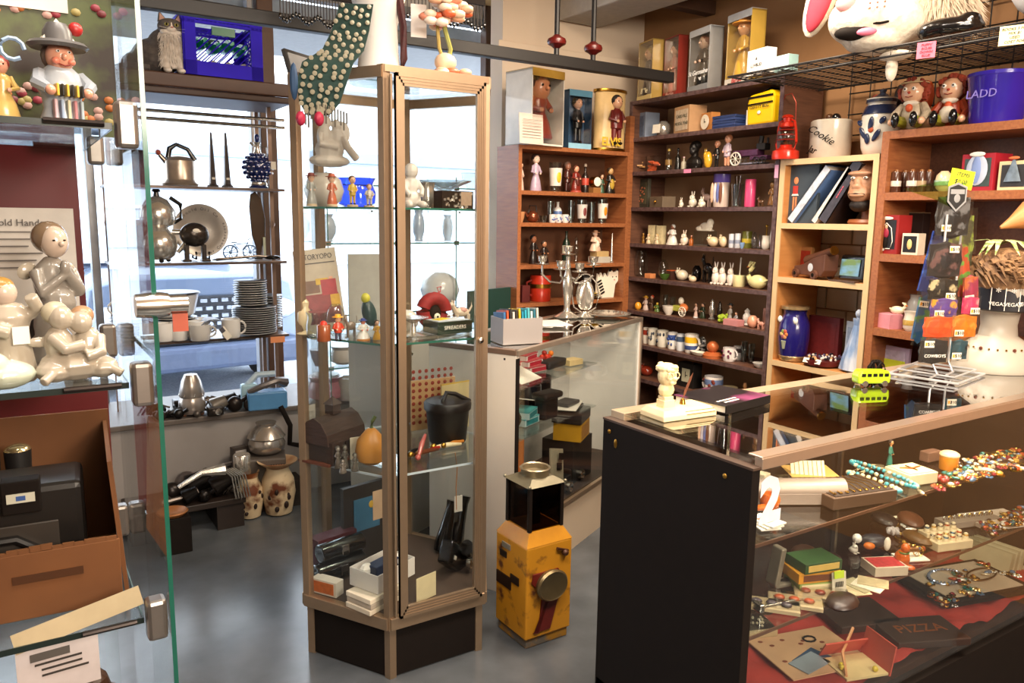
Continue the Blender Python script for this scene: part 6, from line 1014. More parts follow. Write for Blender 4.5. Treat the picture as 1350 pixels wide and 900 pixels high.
for j, (px, a, c, L, lb) in enumerate(((556, 50, '#a8504a', .1, 'pinkish smoking pipe raised above the pens'), (560, 8, '#5a2c18', .11, 'dark brown tortoise handled knife'), (566, 20, '#a02018', .1, 'thin red fountain pen'), (545, 30, '#141214', .09, 'black curved pipe stem'), (590, -10, '#d8c8a0', .1, 'cream folded penknife beside the bucket'), (598, 12, '#b8742c', .09, 'amber handled pocket knife'))):
    r, k = put(z3, px, ('smoking_pipe', 'pocket_knife', 'fountain_pen', 'smoking_pipe', 'pocket_knife', 'pocket_knife')[j], lb, 'pipe' if j in (0, 3) else 'knife' if j != 2 else 'pen', -.14+.01*j, a); B().tube([(-L/2, 0, .008), (0, 0, .012+(.03 if j == 0 else 0)), (L/2, 0, .01+(.05 if j == 0 else 0))], [.005, .009 if j != 2 else .005, .005], M(c, .3, 0, .3, 50), 8).go('handle', r, True); B().ball((-L/2, 0, .012), (.012, .01, .01), M(c, .3) if j in (0, 3) else BRASS, 8, 6).go('tip', r, True)
r, k = put(z3, 600, 'orange_string', 'orange string hanging down from the third shelf', 'string', -.165); B().tube([(0, 0, .002), (.006, -.004, -.05), (.004, 0, -.12), (.006, 0, -.2)], .0015, M('#b8742c'), 5).go('string', r, True)
# shelf 4 (floor of the case)
z4 = ZY(.213, 2.4)
def case(px, w_, h_, of, lbl, yaw, dz=0):
    r, k = put(z4, px, 'binocular_case', lbl, 'case', of, yaw, dz=dz); B(Matrix.Rotation(PI/2, 4, 'Y')).lathe([(.001, -w_/2), (h_/2, -w_/2), (h_/2, w_/2), (.001, w_/2)], BLKG, 18, (-h_/2, 0, 0)).go('body', r, True, bevel=.004); B().box((0, -h_/2+.002, h_*.55), (.028, .008, h_*.5), STEEL).box((0, -h_/2-.002, h_*.35), (.02, .004, .015), BLK).go('metal_clasp', r, bevel=.002); return r
case(448, .19, .07, .06, 'black leather binocular case with silver clasp, lower of two', 12); case(450, .17, .065, .07, 'black leather tube case resting on the lower one', 12, .069)
r, k = item(z4, 432, 40, 20, m_box, 'orange_film_box', 'small orange and white film box', 'box', off=-.03, d=.04, col='#d8cfc0', face='#c9641a', yaw=-58); item(z4, 412, 18, 24, m_turn, 'crumpled_plastic', 'crumpled clear plastic at the left corner of the case', 'plastic', prof='round', mat=ACET, off=.03)
for j, (c, w_) in enumerate((('#c9bda8', .17), ('#a89c8c', .16), ('#d8cdb8', .165))): r, k = put(z4, 497, 'flat_box', 'flat pale box, %s of the pile under the white camera box' % ('lowest', 'middle', 'topmost')[j], 'box', -.17, 22, dz=j*.018); B().box((0, 0, .009), (w_, .11, .017), M(c, .6)).go('carton', r, bevel=.002)
r, k = put(z4, 505, 'white_camera_box', 'open white box holding a dark blue camera and packing', 'box', -.14, 24, dz=.056); WB = M('#dcd6d0', .5, 0, .04)
for s in (-1, 1): B().box((s*.088, 0, .03), (.003, .12, .06), WB).box((0, s*.06, .03), (.178, .003, .06), WB).go('side', r)
B().box((0, 0, .003), (.176, .118, .005), WB).go('bottom', r); B().box((0, 0, .045), (.11, .05, .04), M('#1c2a4a', .3)).lathe([(.02, 0), (.02, .03), (.001, .028)], BLKG, 14, (0, -.02, .05), T=Matrix.Rotation(PI/2, 4, 'X')).go('camera', r, bevel=.004); B().ball((-.055, .02, .05), (.025, .02, .02), WHT, 7, 5).ball((.06, -.01, .05), (.02, .03, .02), WHT, 7, 5).go('packing', r)
r, k = put(z4, 594, 'movie_camera', 'black movie camera lying on its side with a silver lens', 'camera', -.11, 35); r.scale = (.8, .8, .95); Tm = Matrix.Rotation(.55, 4, 'Y')
B(Tm).box((0, 0, .06), (.2, .06, .09), BLKG).go('body', r, bevel=.01); B(Tm).lathe([(.03, 0), (.034, .1), (.03, .12), (.001, .118)], BLKG, 20, (-.02, -.06, .1), T=Matrix.Rotation(PI/2, 4, 'Y')).go('zoom_lens', r, True); B().lathe([(.02, 0), (.022, .02), (.012, .022), (.001, .014)], STEEL, 18, (.03, -.07, .04), T=Matrix.Rotation(PI/2, 4, 'X')).go('silver_lens', r, True); B(Tm).box((0, -.032, .09), (.07, .002, .01), STEEL).box((-.05, -.032, .05), (.02, .002, .015), M('#c9c2b8')).go('name_plate', r)
r, k = put(z4, 590, 'binoculars', 'black binoculars standing behind the movie camera', 'binoculars', .08, 20)
for s in (-1, 1): B().lathe([(.03, 0), (.034, .03), (.026, .09), (.02, .16), (.024, .19), (.001, .19)], BLKG, 18, (s*.034, 0, 0), T=Matrix.Rotation(.35, 4, 'Y')).go('barrel', r, True)
B().box((.03, 0, .12), (.05, .02, .06), BLKG).go('bridge', r, bevel=.005)
item(z4, 562, 34, 34, m_box, 'curled_paper_tag', 'cream paper tag curling against the door glass', 'tag', d=.002, col='#d8c9a0', off=-.24, yaw=15); item(z4, 604, 12, 22, m_box, 'white_string_tag', 'small white tag on the binoculars', 'tag', d=.002, col='#d8d4cc', off=-.0, dz=.17)
r, k = put(z4, 482, 'picture_album', 'dark album standing at the back with a blue and cream picture', 'album', .17, 12); B().box((0, 0, .14), (.19, .02, .28), M('#2a2420', .5)).go('cover', r); B().box((.0, -.012, .17), (.11, .003, .12), M('#3a6a8a', .4)).box((.05, -.0145, .19), (.05, .002, .11), M('#c9a98a')).ball((.02, -.014, .2), (.012, .002, .014), M('#c9a23a'), 8, 6).go('picture', r)
item(z4, 440, 60, 50, m_box, 'maroon_case', 'maroon case behind the binocular cases', 'case', d=.06, col='#4a1420', off=.13, yaw=15)
# ================= ON TOP OF THE HEXAGONAL SHOWCASE =================
r = thing('polystyrene_head', 'white mannequin neck and head wearing a scarf, standing on the hexagonal showcase', 'mannequin', (1.035, 2.42, ZT-.004), math.radians(-15))
B().lathe([(.085, 0), (.088, .008), (.07, .03), (.062, .1), (.06, .18), (.085, .26)], M('#e0dcd6', .6, 0, .03, 30), 24).go('neck', r, True); B().lathe([(.095, .0), (.096, .012), (.088, .012)], M('#3a2018', .5), 24).go('dark_base_ring', r, True)
B().tube([(.06, -.03, .01), (.075, -.03, .08), (.07, -.05, .17), (.05, -.06, .3)], [.009, .012, .012, .014], M('#4a1a1c', .6, 0, .5, 90), 8).go('braided_trim', r, True); B().box((.125, -.02, .2), (.05, .003, .1), M('#d8d0c8')).go('paper_label', r)
r = thing('sequinned_scarf', 'dark green scarf covered in silver discs hanging over the showcase edge', 'scarf', (.83, 2.25, ZT)); GRN = M('#12302a', .8, 0, .2, 40, .3)
def ribbon(pts, ws, th=.006):
    b = B(); n = len(pts); vs = []
    for (p, w_) in zip(pts, ws): p = Vector(p); s = Vector((.83, -.5, 0)).normalized()*w_; nn = Vector((-.5, -.83, 0))*th; vs += [p-s, p+s, p+s-nn, p-s-nn]
    fs = [(i*4+a, i*4+(a+1) % 4, i*4+4+(a+1) % 4, i*4+4+a) for i in range(n-1) for a in range(4)]+[(3, 2, 1, 0), ((n-1)*4, (n-1)*4+1, (n-1)*4+2, (n-1)*4+3)]
    return b.add(vs, fs, GRN)
SP = [aty(470, 5, 2.36), aty(462, 40, 2.33), aty(452, 66, 2.26), aty(432, 82, 2.17), aty(424, 108, 2.15), aty(421, 135, 2.15), aty(419, 152, 2.15)]; SW = [.05, .055, .06, .07, .068, .055, .03]
SP = [p-Vector((.83, 2.25, ZT)) for p in SP]; ribbon(SP, SW).go('cloth', r, True)
s_ = Vector((.83, -.5, 0)).normalized(); b = B(); Tq = Matrix.Rotation(math.radians(-31), 4, 'Z') @ Matrix.Rotation(PI/2, 4, 'X')
for i in range(6):
    for j in range(3):
        for q in range(5):
            f = (j+.5+.4*(q % 2))/3.4+random.uniform(-.06, .06); p = SP[i].lerp(SP[i+1], f); w_ = SW[i]+(SW[i+1]-SW[i])*f
            pp = p+s_*w_*(-.8+.4*q+random.uniform(-.1, .1))+Vector((-.5, -.83, 0))*.009*0+Vector((-.005, -.009, 0)); b.lathe([(.001, 0), (.0068, 0), (.0068, .0012), (.001, .0016)], M('#b8b098', .3, .6), 9, tuple(pp), T=Tq)
b.go('silver_discs', r, True)['kind'] = 'stuff'; b = B(); b2 = B()
for j in range(16): p = SP[-1]+s_*(-.045+.008*j)+Vector((0, -.01, .03-.02*abs(j-7)/7)); b.tube([p, p+Vector((0, 0, -.03-.01*(j % 3)))], .0025, M('#7a7468', .4, .5), 4)
b.go('bead_fringe', r, True)['kind'] = 'stuff'
for j in (0, 1): p = SP[-1]+s_*(-.05+.05*j); b2.ball(tuple(p+Vector((0, -.01, -.01))), (.014, .014, .02), M('#a01c3c', .6), 8, 6)
b2.go('pink_tassel', r, True); B().ball(tuple(SP[4]-s_*.075), (.012, .012, .05), M('#1c3a5a', .7), 8, 6).go('blue_tassel', r, True)
r = thing('shell_topiary', 'orange and cream seashell flower ornament on the right of the showcase top', 'ornament', (1.2, 2.28, ZT-.002)); r.scale = (1.5, 1.4, 1.05); b = B()
for j in range(70):
    t = random.uniform(0, 6.3); zz = random.choice([random.uniform(.0, .04)]*2+[random.uniform(.16, .3)]*3); q = random.uniform(.01, .05)*(1.2 if zz < .05 else 1.0); b.ball((q*math.cos(t), q*math.sin(t)*.7, zz), (.016, .014, .012), M(random.choice(['#d8a888', '#e0c8b0', '#c9603a', '#e8d8c8', '#d88a70'])+'', .4), 7, 5)
b.go('shells', r, True)['kind'] = 'stuff'; B().ball((0, 0, .06), (.025, .022, .028), M('#d8b898'), 10, 7).go('shell_face', r, True); B().tube([(0, 0, .02), (.012, 0, .1), (-.005, 0, .17)], .005, M('#8a8a3a'), 6).tube([(.01, 0, .02), (-.015, 0, .1), (-.02, 0, .18)], .004, M('#a0853a'), 6).go('stalk', r, True)
r = thing('framed_sign', 'small dark framed sign lying behind the mannequin neck on the showcase', 'frame', (1.17, 2.56, ZT-.002)); B().box((0, 0, .03), (.14, .03, .055), M('#4a403a', .4)).box((0, -.017, .03), (.11, .003, .03), M('#8a7c74', .3)).go('frame', r)
r = thing('leaning_picture', 'thin framed picture leaning at the left back of the showcase top', 'frame', (.86, 2.6, ZT-.002), .6); B().box((0, 0, .05), (.2, .012, .1), M('#3a3836', .4), 0, -.3).box((0, -.008, .05), (.18, .003, .08), M('#a8a8a8', .3), 0, -.3).go('frame', r)
for x0_, x1_, zb, nm in ((371, 470, 22, 'left'), (525, 640, 18, 'right')):
    p = aty((x0_+x1_)/2, 5, 2.85); r = thing('beaded_fringe', 'black beaded lampshade fringe hanging %s of the mannequin head' % nm, 'fringe', tuple(p)); a = aty(x0_, 2, 2.85); c_ = aty(x1_, 2, 2.85); n = 26
    B().box((0, 0, .035), ((c_-a).length, .012, .03), BLK).go('band', r); b = B()
    for j in range(n): x = (j/(n-1)-.5)*(c_-a).length; L = .09+.012*math.sin(j*.9); b.tube([(x, 0, .03), (x, 0, .03-L)], .0022, M('#4a4646', .4), 4).ball((x, 0, .03-L), (.006, .006, .011), BLKG, 6, 5)
    b.go('bead_strands', r, True)['kind'] = 'stuff'
# ================= CAT AND CRATE ON THE RACK =================
PZ = 2.055
p = aty(221, 100, 3.83); r = thing('cat', 'grey and white long haired cat sitting on the rack top, facing the room', 'cat', (p.x, 3.88, PZ-.002), 0); r.scale = (1.04, 1, .86)
FG = twotone('#45403f', '#6a625e', 50, .9, .5, .3, .6); FW = twotone('#cfc4b8', '#eee6dc', 50, .9, .5, .3, .6)
b = B(); b.ball((-.03, .06, .09), (.095, .12, .1), FG, 16, 12).ball((.0, .0, .13), (.07, .075, .1), FG, 14, 10).ball((-.09, .1, .06), (.07, .09, .065), FG, 12, 9).ball((.012, -.03, .2), (.045, .045, .045), FG, 14, 10).go('body', r, remesh=.007)
B().ball((.022, -.045, .115), (.048, .045, .085), FW, 14, 10).tube([(.0, -.06, .1), (-.004, -.075, .01)], [.022, .016], FW, 8).tube([(.045, -.06, .1), (.05, -.075, .01)], [.022, .016], FW, 8).ball((-.004, -.09, .012), (.018, .026, .013), FW).ball((.05, -.09, .012), (.018, .026, .013), FW).go('chest_and_paws', r, remesh=.005)
HX, HY, HZ = .018, -.055, .228
B().ball((HX, HY, HZ), (.05, .044, .043), FG, 18, 14).ball((HX-.022, HY-.012, HZ-.012), (.026, .028, .024), FG).ball((HX+.022, HY-.012, HZ-.012), (.026, .028, .024), FG).go('head', r, remesh=.004)
B().ball((HX, HY-.036, HZ-.018), (.02, .016, .014), FW).ball((HX-.024, HY-.02, HZ-.03), (.02, .02, .014), FW).ball((HX+.024, HY-.02, HZ-.03), (.02, .02, .014), FW).ball((HX, HY-.022, HZ-.036), (.022, .02, .012), FW).ball((HX, HY-.037, HZ+.0), (.007, .008, .018), FW).go('muzzle', r, remesh=.003)
B().ball((HX, HY-.052, HZ-.011), (.006, .004, .0045), M('#c98a80', .5), 8, 6).go('nose', r, True)
for s in (-1, 1):
    ea = B().add([(HX+s*.016, HY-.018, HZ+.034), (HX+s*.047, HY-.008, HZ+.02), (HX+s*.04, HY+.004, HZ+.078), (HX+s*.016, HY+.006, HZ+.034), (HX+s*.047, HY+.012, HZ+.02)], [(0, 1, 2), (3, 2, 4), (0, 2, 3), (1, 4, 2), (0, 3, 4, 1)], FG).go('ear', r, bevel=.003)
    B().add([(HX+s*.021, HY-.0185, HZ+.036), (HX+s*.042, HY-.0125, HZ+.026), (HX+s*.038, HY-.0045, HZ+.064)], [(0, 1, 2)], M('#c9a090', .8)).go('inner_ear', ea)
    ey = B().ball((HX+s*.019, HY-.038, HZ+.004), (.0095, .007, .0085), M('#a8a050', .15, coat=1), 12, 8).go('eye', r, True); B().ball((HX+s*.019, HY-.0435, HZ+.004), (.0042, .003, .0068), BLK, 8, 6).go('pupil', ey, True)
    B().tube([(HX+s*.012, HY-.048, HZ-.019), (HX+s*.05, HY-.055, HZ-.014)], .0006, WHT, 3).tube([(HX+s*.012, HY-.048, HZ-.022), (HX+s*.048, HY-.055, HZ-.03)], .0006, WHT, 3).go('whiskers', r)
b = B()
for j in range(700):
    t = random.uniform(-2.8, -.3); zz = random.uniform(.04, .2); p0 = Vector((.022+.05*math.cos(t), -.04+.045*math.sin(t), zz)); d = Vector((math.cos(t)*.012, math.sin(t)*.012, -.028)); b.add([p0-Vector((.0025, 0, 0)), p0+Vector((.0025, 0, 0)), p0+d], [(0, 1, 2)], FW)
b.go('chest_fur', r)['kind'] = 'stuff'; B().tube([(-.11, .12, .03), (-.17, .06, .02), (-.15, -.03, .02), (-.07, -.06, .02)], [.03, .028, .026, .014], FG, 10).go('tail', r, True)
p = aty(291, 108, 3.9); r = thing('milk_crate', 'bright blue-violet plastic milk crate holding green bottles', 'crate', (p.x-.01, 3.93, PZ), math.radians(2)); CP_ = M('#2a12c4', .6, 0, .06, 20); CP_.node_tree.nodes['Principled BSDF'].inputs['Specular IOR Level'].default_value = .2; cw, ch, cdp = .335, .26, .28
for (x, y, w_, d_) in ((0, -cdp/2, cw, .012), (0, cdp/2, cw, .012), (-cw/2, 0, .012, cdp), (cw/2, 0, .012, cdp)):
    b = B(); fr = d_ == .012
    L_ = w_ if fr else d_
    def bb(u, z, lu, lz, t=.012): b.box((x+(u if fr else 0), y+(0 if fr else u), z), (lu if fr else t, t if fr else lu, lz), CP_)
    bb(0, .03, L_, .06); bb(0, .225, L_, .012); bb(0, .254, L_, .012, .02); bb(0, .24, L_, .012, .016)
    for s in (-1, 1): bb(s*(L_/2-.024), .13, .048, .26)
    for j in range(18): bb(-L_/2+.01+j*(L_-.02)/17, .24, .005, .04, .014)
    for j in range(-6, 8):
        for sg in (1, -1):
            u0, u1 = j*.032, j*.032+sg*.15
            P0 = Vector((u0, .06)); P1 = Vector((u1, .21)); lim = L_/2-.045
            if abs(P0.x) > lim or abs(P1.x) > lim:
                ts = [t for t in [i/20 for i in range(21)] if abs(P0.lerp(P1, t).x) <= lim]
                if len(ts) < 3: continue
                P0, P1 = P0.lerp(P1, ts[0]), P0.lerp(P1, ts[-1])
            A_ = (x+P0.x, y, P0.y) if fr else (x, y+P0.x, P0.y); C_ = (x+P1.x, y, P1.y) if fr else (x, y+P1.x, P1.y)
            if sg == 1 or not fr: b.tube([A_, C_], .0028, CP_, 4)
    if fr: b.box((0, y, .195), (.1, .012, .035), M('#0c6a4a', .3))
    o = b.go('crate_side', r)
B().box((0, 0, .006), (cw, cdp, .012), CP_).go('crate_floor', r)
for j in range(5): q = thing('green_bottle', 'green glass bottle lying in the blue crate, %s from the left' % ('first', 'second', 'third', 'fourth', 'fifth')[j], 'bottle', (r.location.x-.12+.058*j, 3.93, PZ+.15+.012*(j % 2)), 0, 'green bottles in the crate'); B(Matrix.Rotation(PI/2, 4, 'X')).lathe([(.024, -.08), (.026, -.07), (.026, .03), (.01, .06), (.01, .09)], M('#12a878', .2, 0, .1, 20), 14).go('glass', q, True)
for j in range(4): q = thing('wrapped_roll', 'grey-white wrapped roll under the green bottles, %s from the left' % ('first', 'second', 'third', 'fourth')[j], 'roll', (r.location.x-.105+.07*j, 3.93, PZ+.046), 0, 'grey rolls in the crate'); B(Matrix.Rotation(PI/2, 4, 'X')).lathe([(.03, -.1), (.032, -.09), (.032, .09), (.03, .1)], M('#a8a29c', .6, 0, .2, 20), 12).go('paper', q, True)
# ================= WINDOW RACK THINGS =================
def RZn(i): return ZY((1.577, 1.226, .860)[i], 3.9)
a, b_, c_ = RZn(0), RZn(1), RZn(2)
DS = M('#8f857c', .18, .9, .1, 20); DK_ = M('#2a2523', .25, .6, .15, 25)
r, k = item(a, 172, 40, 44, m_turn, 'dark_pitcher', 'dark metal pitcher at the left end of the top rack shelf, seen through glass', 'pitcher', prof='cyl', col='#5a4e48', metal=.6, off=.12)
r, k = put(a, 238, 'steel_kettle', 'brushed steel stovetop kettle with a black arched handle', 'kettle', .12); 
B().lathe([(.078, 0), (.082, .01), (.07, .022), (.066, .03), (.066, .115), (.05, .13), (.02, .138), (.001, .139)], M('#c9b9a8', .3, .7, .15, 40), 28).go('body', r, True); B().tube([(-.05, 0, .125), (-.04, 0, .17), (-.01, 0, .19), (.04, 0, .17), (.07, 0, .12)], [.012, .013, .01, .01, .013], BLKG, 10).go('handle', r, True); B().tube([(-.05, 0, .1), (-.085, 0, .14)], [.014, .009], M('#a8988a', .25, .95), 10).ball((-.09, 0, .15), .013, M('#9a4a3a'), 8, 6).go('spout', r, True)
for px, lb in ((281, 'left'), (300, 'right')): r, k = item(a, px, 15, 70, m_turn, 'pewter_spire', 'tall thin grey tapering spire, the %s of two' % lb, 'candlestick', prof='spire', col='#5c5552', metal=.6, rough=.35, off=.12, n=8); B().box((0, -.018, .04), (.014, .002, .01), PAPER).go('price_sticker', r)
r, k = put(a, 341, 'cobalt_decanter', 'round cobalt blue hobnail decanter with a silver ewer neck and price tag', 'decanter', .1); CB_ = M('#1a2c6a', .12, .1, .2, 20, coat=1)
B().ball((0, 0, .1), (.066, .066, .07), CB_, 20, 14).go('body', r, True); b = B()
for i in range(7):
    ph = -1.1+i*.36
    for j in range(16): t = 2*PI*(j+.5*(i % 2))/16; b.ball((.067*math.cos(ph)*math.cos(t), .067*math.cos(ph)*math.sin(t), .1+.071*math.sin(ph)), .0105*math.cos(ph)**.5, CB_, 6, 4)
b.go('hobnails', r, True); B().lathe([(.045, 0), (.05, .006), (.036, .015), (.036, .028)], CB_, 20).lathe([(.04, .014), (.042, .02), (.04, .027)], SILV, 20).go('foot', r, True); B().lathe([(.02, .165), (.013, .19), (.014, .21), (.02, .22)], SILV, 14).tube([(-.015, 0, .2), (-.035, 0, .22)], .006, SILV).tube([(.012, 0, .2), (.045, 0, .2), (.05, 0, .15)], .003, SILV).go('silver_neck', r, True); B().ball((0, 0, .24), (.014, .014, .022), CB_, 10, 8).go('stopper', r, True); B().box((.062, -.05, .11), (.024, .003, .038), PAPER).go('price_tag', r)
# second shelf
r, k = item(b_, 172, 42, 54, m_box, 'silver_etched_box', 'tarnished silver square canister at the left of the second rack shelf', 'canister', d=.12, col='#6a625c', face='#8a827a', off=.1, metal=.8, rough=.25)
r, k = put(b_, 211, 'double_coffee_pot', 'polished two tier coffee pot on small feet with a black lid knob', 'coffee pot', .02); r.scale = (1.12, 1.12, 1.05)
B().lathe([(.04, .012), (.06, .03), (.072, .07), (.066, .11), (.04, .14), (.036, .15)], SILV, 24).go('lower_pot', r, True); B().lathe([(.036, .15), (.06, .162), (.07, .19), (.066, .23), (.04, .27), (.012, .285)], SILV, 24).go('upper_pot', r, True); B().lathe([(.012, .285), (.01, .3), (.018, .305), (.012, .315)], BLKG, 12).go('lid_knob', r, True)
B().tube([(.05, 0, .13), (.1, 0, .13), (.105, 0, .08), (.07, 0, .04)], [.013, .016, .015, .008], SILV, 10).tube([(.05, 0, .28), (.09, 0, .25), (.09, 0, .19), (.06, 0, .17)], .009, BLKG, 8).go('handle', r, True)
for t in (.6, 2.5, 4.7): B().ball((.045*math.cos(t), .045*math.sin(t), .008), (.01, .01, .01), BLK, 6, 4).go('foot', r, True)
p, k = on(b_, 266, .17); r = thing('pewter_plate', 'large pewter plate with engraved lettering standing upright on a dark stand', 'plate', (p.x, p.y, 1.226)); PL = M('#aaa298', .35, .4, .1, 20); R = .128; X = Matrix.Translation((0, 0, R+.012)) @ Matrix.Rotation(PI/2-.1, 4, 'X')
B(X).lathe([(.001, 0), (R*.6, 0), (R*.66, .01), (R, .016), (R*1.005, .018), (R*.99, .021), (R*.66, .014), (R*.58, .005), (.001, .004)], PL, 40).go('dish', r, True)
for wd, a0, da, rad in (('Arnold Oil Co.', 2.5, -.145, .82), ('Winter Conference', -1.75, .13, .86)):
    for j, ch in enumerate(wd):
        if ch == ' ': continue
        t = a0+da*j; tt = text(ch, .02, M('#3a3634'), r, (R*rad*math.cos(t), -.026+.012*math.sin(t), R+.012+R*rad*math.sin(t))); tt.rotation_euler = (PI/2-.1, -(t-PI/2) if da < 0 else -(t+PI/2), 0)
for s in (-1, 1): B().tube([(s*.03, -.03, .04), (s*.03, -.03, .006), (s*.03, .06, .006), (s*.03, .03, .1)], .005, BLK, 6).go('stand_arm', r, True)
r, k = put(b_, 258, 'round_iron_bank', 'dark round metal ball body standing on two flat feet with a white sticker', 'ornament', .0); DM = M('#4a433e', .25, .7, .15, 20)
B().ball((0, 0, .125), (.066, .05, .056), DM, 20, 14).go('body', r, True); B().ball((.0, -.049, .145), (.016, .003, .01), PAPER, 8, 6).go('sticker', r, True)
for s in (-1, 1): B().box((s*.038, 0, .04), (.022, .03, .08), DM).box((s*.042, -.008, .006), (.04, .06, .012), DM).go('leg', r, bevel=.005)
r, k = put(b_, 341, 'tall_metal_shoehorn', 'tall dark silver serving blade standing upright', 'utensil', .12); B().prism([(-.01, 0), (.012, 0), (.02, .06), (.036, .1), (.04, .2), (.022, .3), (-.005, .335), (-.03, .32), (-.038, .26), (-.03, .12), (-.012, .06)], -.004, .004, M('#5a5048', .22, .85, .3, 14)).go('blade', r, bevel=.003); B().box((.028, -.01, .06), (.012, .01, .1), M('#b8bfa8', .5)).go('pale_stick', r); B().lathe([(.02, 0), (.02, .006), (.004, .01)], BLKM, 12).go('foot', r, True)
r, k = put(b_, 327, 'silver_spoon', 'long flat silver spoon with a dark bowl lying along the shelf edge', 'spoon', -.0, 3); B().tube([(-.15, 0, .008), (-.05, 0, .016), (.05, 0, .022), (.1, 0, .016)], [.007, .006, .005, .008], M('#5a524c', .25, .8), 8).ball((.12, 0, .014), (.04, .022, .011), M('#2c2826', .2, .6), 12, 8).ball((-.14, 0, .008), (.03, .012, .004), M('#5a524c', .25, .8), 10, 6).go('spoon', r, True)
r, k = put(b_, 318, 'wire_bicycle', 'tiny pale wire model bicycle beside the plate stand', 'model', .12); WB_ = M('#7f9ac0', .4, .4)
for x in (-.05, .045): wheel(r, x, 0, .036, .034, WB_, 10)
B().tube([(-.05, 0, .036), (-.03, 0, .075), (.035, 0, .08), (.045, 0, .036)], .0025, WB_, 5).tube([(-.03, 0, .075), (0, 0, .04), (.035, 0, .08)], .0025, WB_, 5).tube([(.035, 0, .08), (.038, 0, .1), (.05, 0, .102)], .0025, BLK, 5).box((-.03, 0, .085), (.025, .01, .005), BLK).go('frame', r, True)
# third shelf
ENA = '#e2e0dc'
def stack(px, w_, hz, n, off, lbl, grp, dz=0, rim='#2a2c34'):
    p, k = on(c_, px, off)
    for j in range(n):
        o = thing('enamel_plate', lbl+', %s from the bottom' % ORD[j], 'plate', (p.x+random.uniform(-.003, .003), p.y, c_[2]+dz*k+hz*k*j/n), 0, grp); pr_ = bpy.data.objects.get('plate_src_'+grp)
        if j == 0: m_plates(o, w_*k, hz*k/n*1.25, 1, ENA, rim); src = o.children[0]
        else: c2 = src.copy(); COL.objects.link(c2); c2.parent = o
stack(336, 56, 36, 13, .05, 'white enamel plate with a dark rim in the wide lower stack', 'wide stack of enamel plates')
stack(332, 42, 33, 11, .05, 'smaller enamel plate piled in the narrow upper stack', 'narrow stack of enamel plates', 37)
stack(350, 44, 44, 13, .2, 'white enamel plate in the rear stack nearest the rack post', 'rear right stack of enamel plates', 0); stack(233, 54, 26, 8, .12, 'enamel plate stacked beneath the large basin', 'plates under the basin', 0); stack(172, 48, 30, 7, .1, 'enamel plate in the stack seen through the foreground glass', 'left stack of enamel plates')
item(c_, 175, 34, 26, m_mug, 'enamel_mug', 'white enamel mug on top of the left plate stack', 'mug', off=.1, dz=.105, col=ENA, side=-1)
r, k = put(c_, 228, 'enamel_basin', 'large white enamel basin with a dark rim on top of plates', 'basin', .12, dz=.1); B().lathe([(.085, 0), (.105, .015), (.125, .105), (.132, .112), (.128, .116), (.118, .105), (.098, .015), (.001, .01)], M(ENA, .22, 0, .04, 12, coat=.5), 36).lathe([(.126, .106), (.134, .112), (.128, .118)], M('#3a3c42', .3), 36).go('body', r, True)
for px, of, lb in ((196, .0, 'leftmost of the front row'), (217, -.0, 'second of the front row'), (236, .0, 'third of the front row'), (260, .0, 'fourth of the front row'), (266, .08, 'behind the fourth mug')): item(c_, px, 23, 24, m_mug, 'enamel_mug', 'white enamel mug with a dark rim, '+lb, 'mug', off=of, col=ENA, group='enamel mugs on the rack'); 
item(c_, 264, 26, 21, m_mug, 'enamel_mug', 'greyer enamel mug lying next to the folded paper', 'mug', off=-.05, col='#c9c6c2', group='enamel mugs on the rack'); item(c_, 305, 24, 25, m_mug, 'enamel_mug', 'white enamel mug with its handle to the right, before the plate stack', 'mug', off=-.03, col=ENA, group='enamel mugs on the rack')
r, k = put(c_, 280, 'folded_blue_paper', 'curled pale blue paper with a printed tag over the mugs', 'paper', -.0, 0); PB_ = M('#b8c4dc', .6, 0, .05, 10); pts = [(.07*math.cos(t), .035+.06*math.sin(t)) for t in [PI*q/10 for q in range(11)]]; B().add([(x, y, z) for x, z in pts for y in (-.05, .06)]+[(x*.98, y, z*.98) for x, z in pts for y in (-.05, .06)], [(i*2, i*2+1, i*2+3, i*2+2) for i in range(10)]+[(22+i*2, 24+i*2, 25+i*2, 23+i*2) for i in range(10)], PB_).go('sheet', r, True); B().box((.045, -.075, .03), (.03, .003, .065), PAPER, 0, 0, -.6).box((.03, -.077, .045), (.022, .002, .025), M('#4a4a55'), 0, 0, -.6).go('printed_tag', r)
r, k = put(c_, 366, 'orange_price_label', 'orange and white price label on the right rack post', 'label', -.05, dz=-.035); B().box((0, 0, .012), (.07, .003, .03), M('#d88a5a', .6)).go('paper', r)
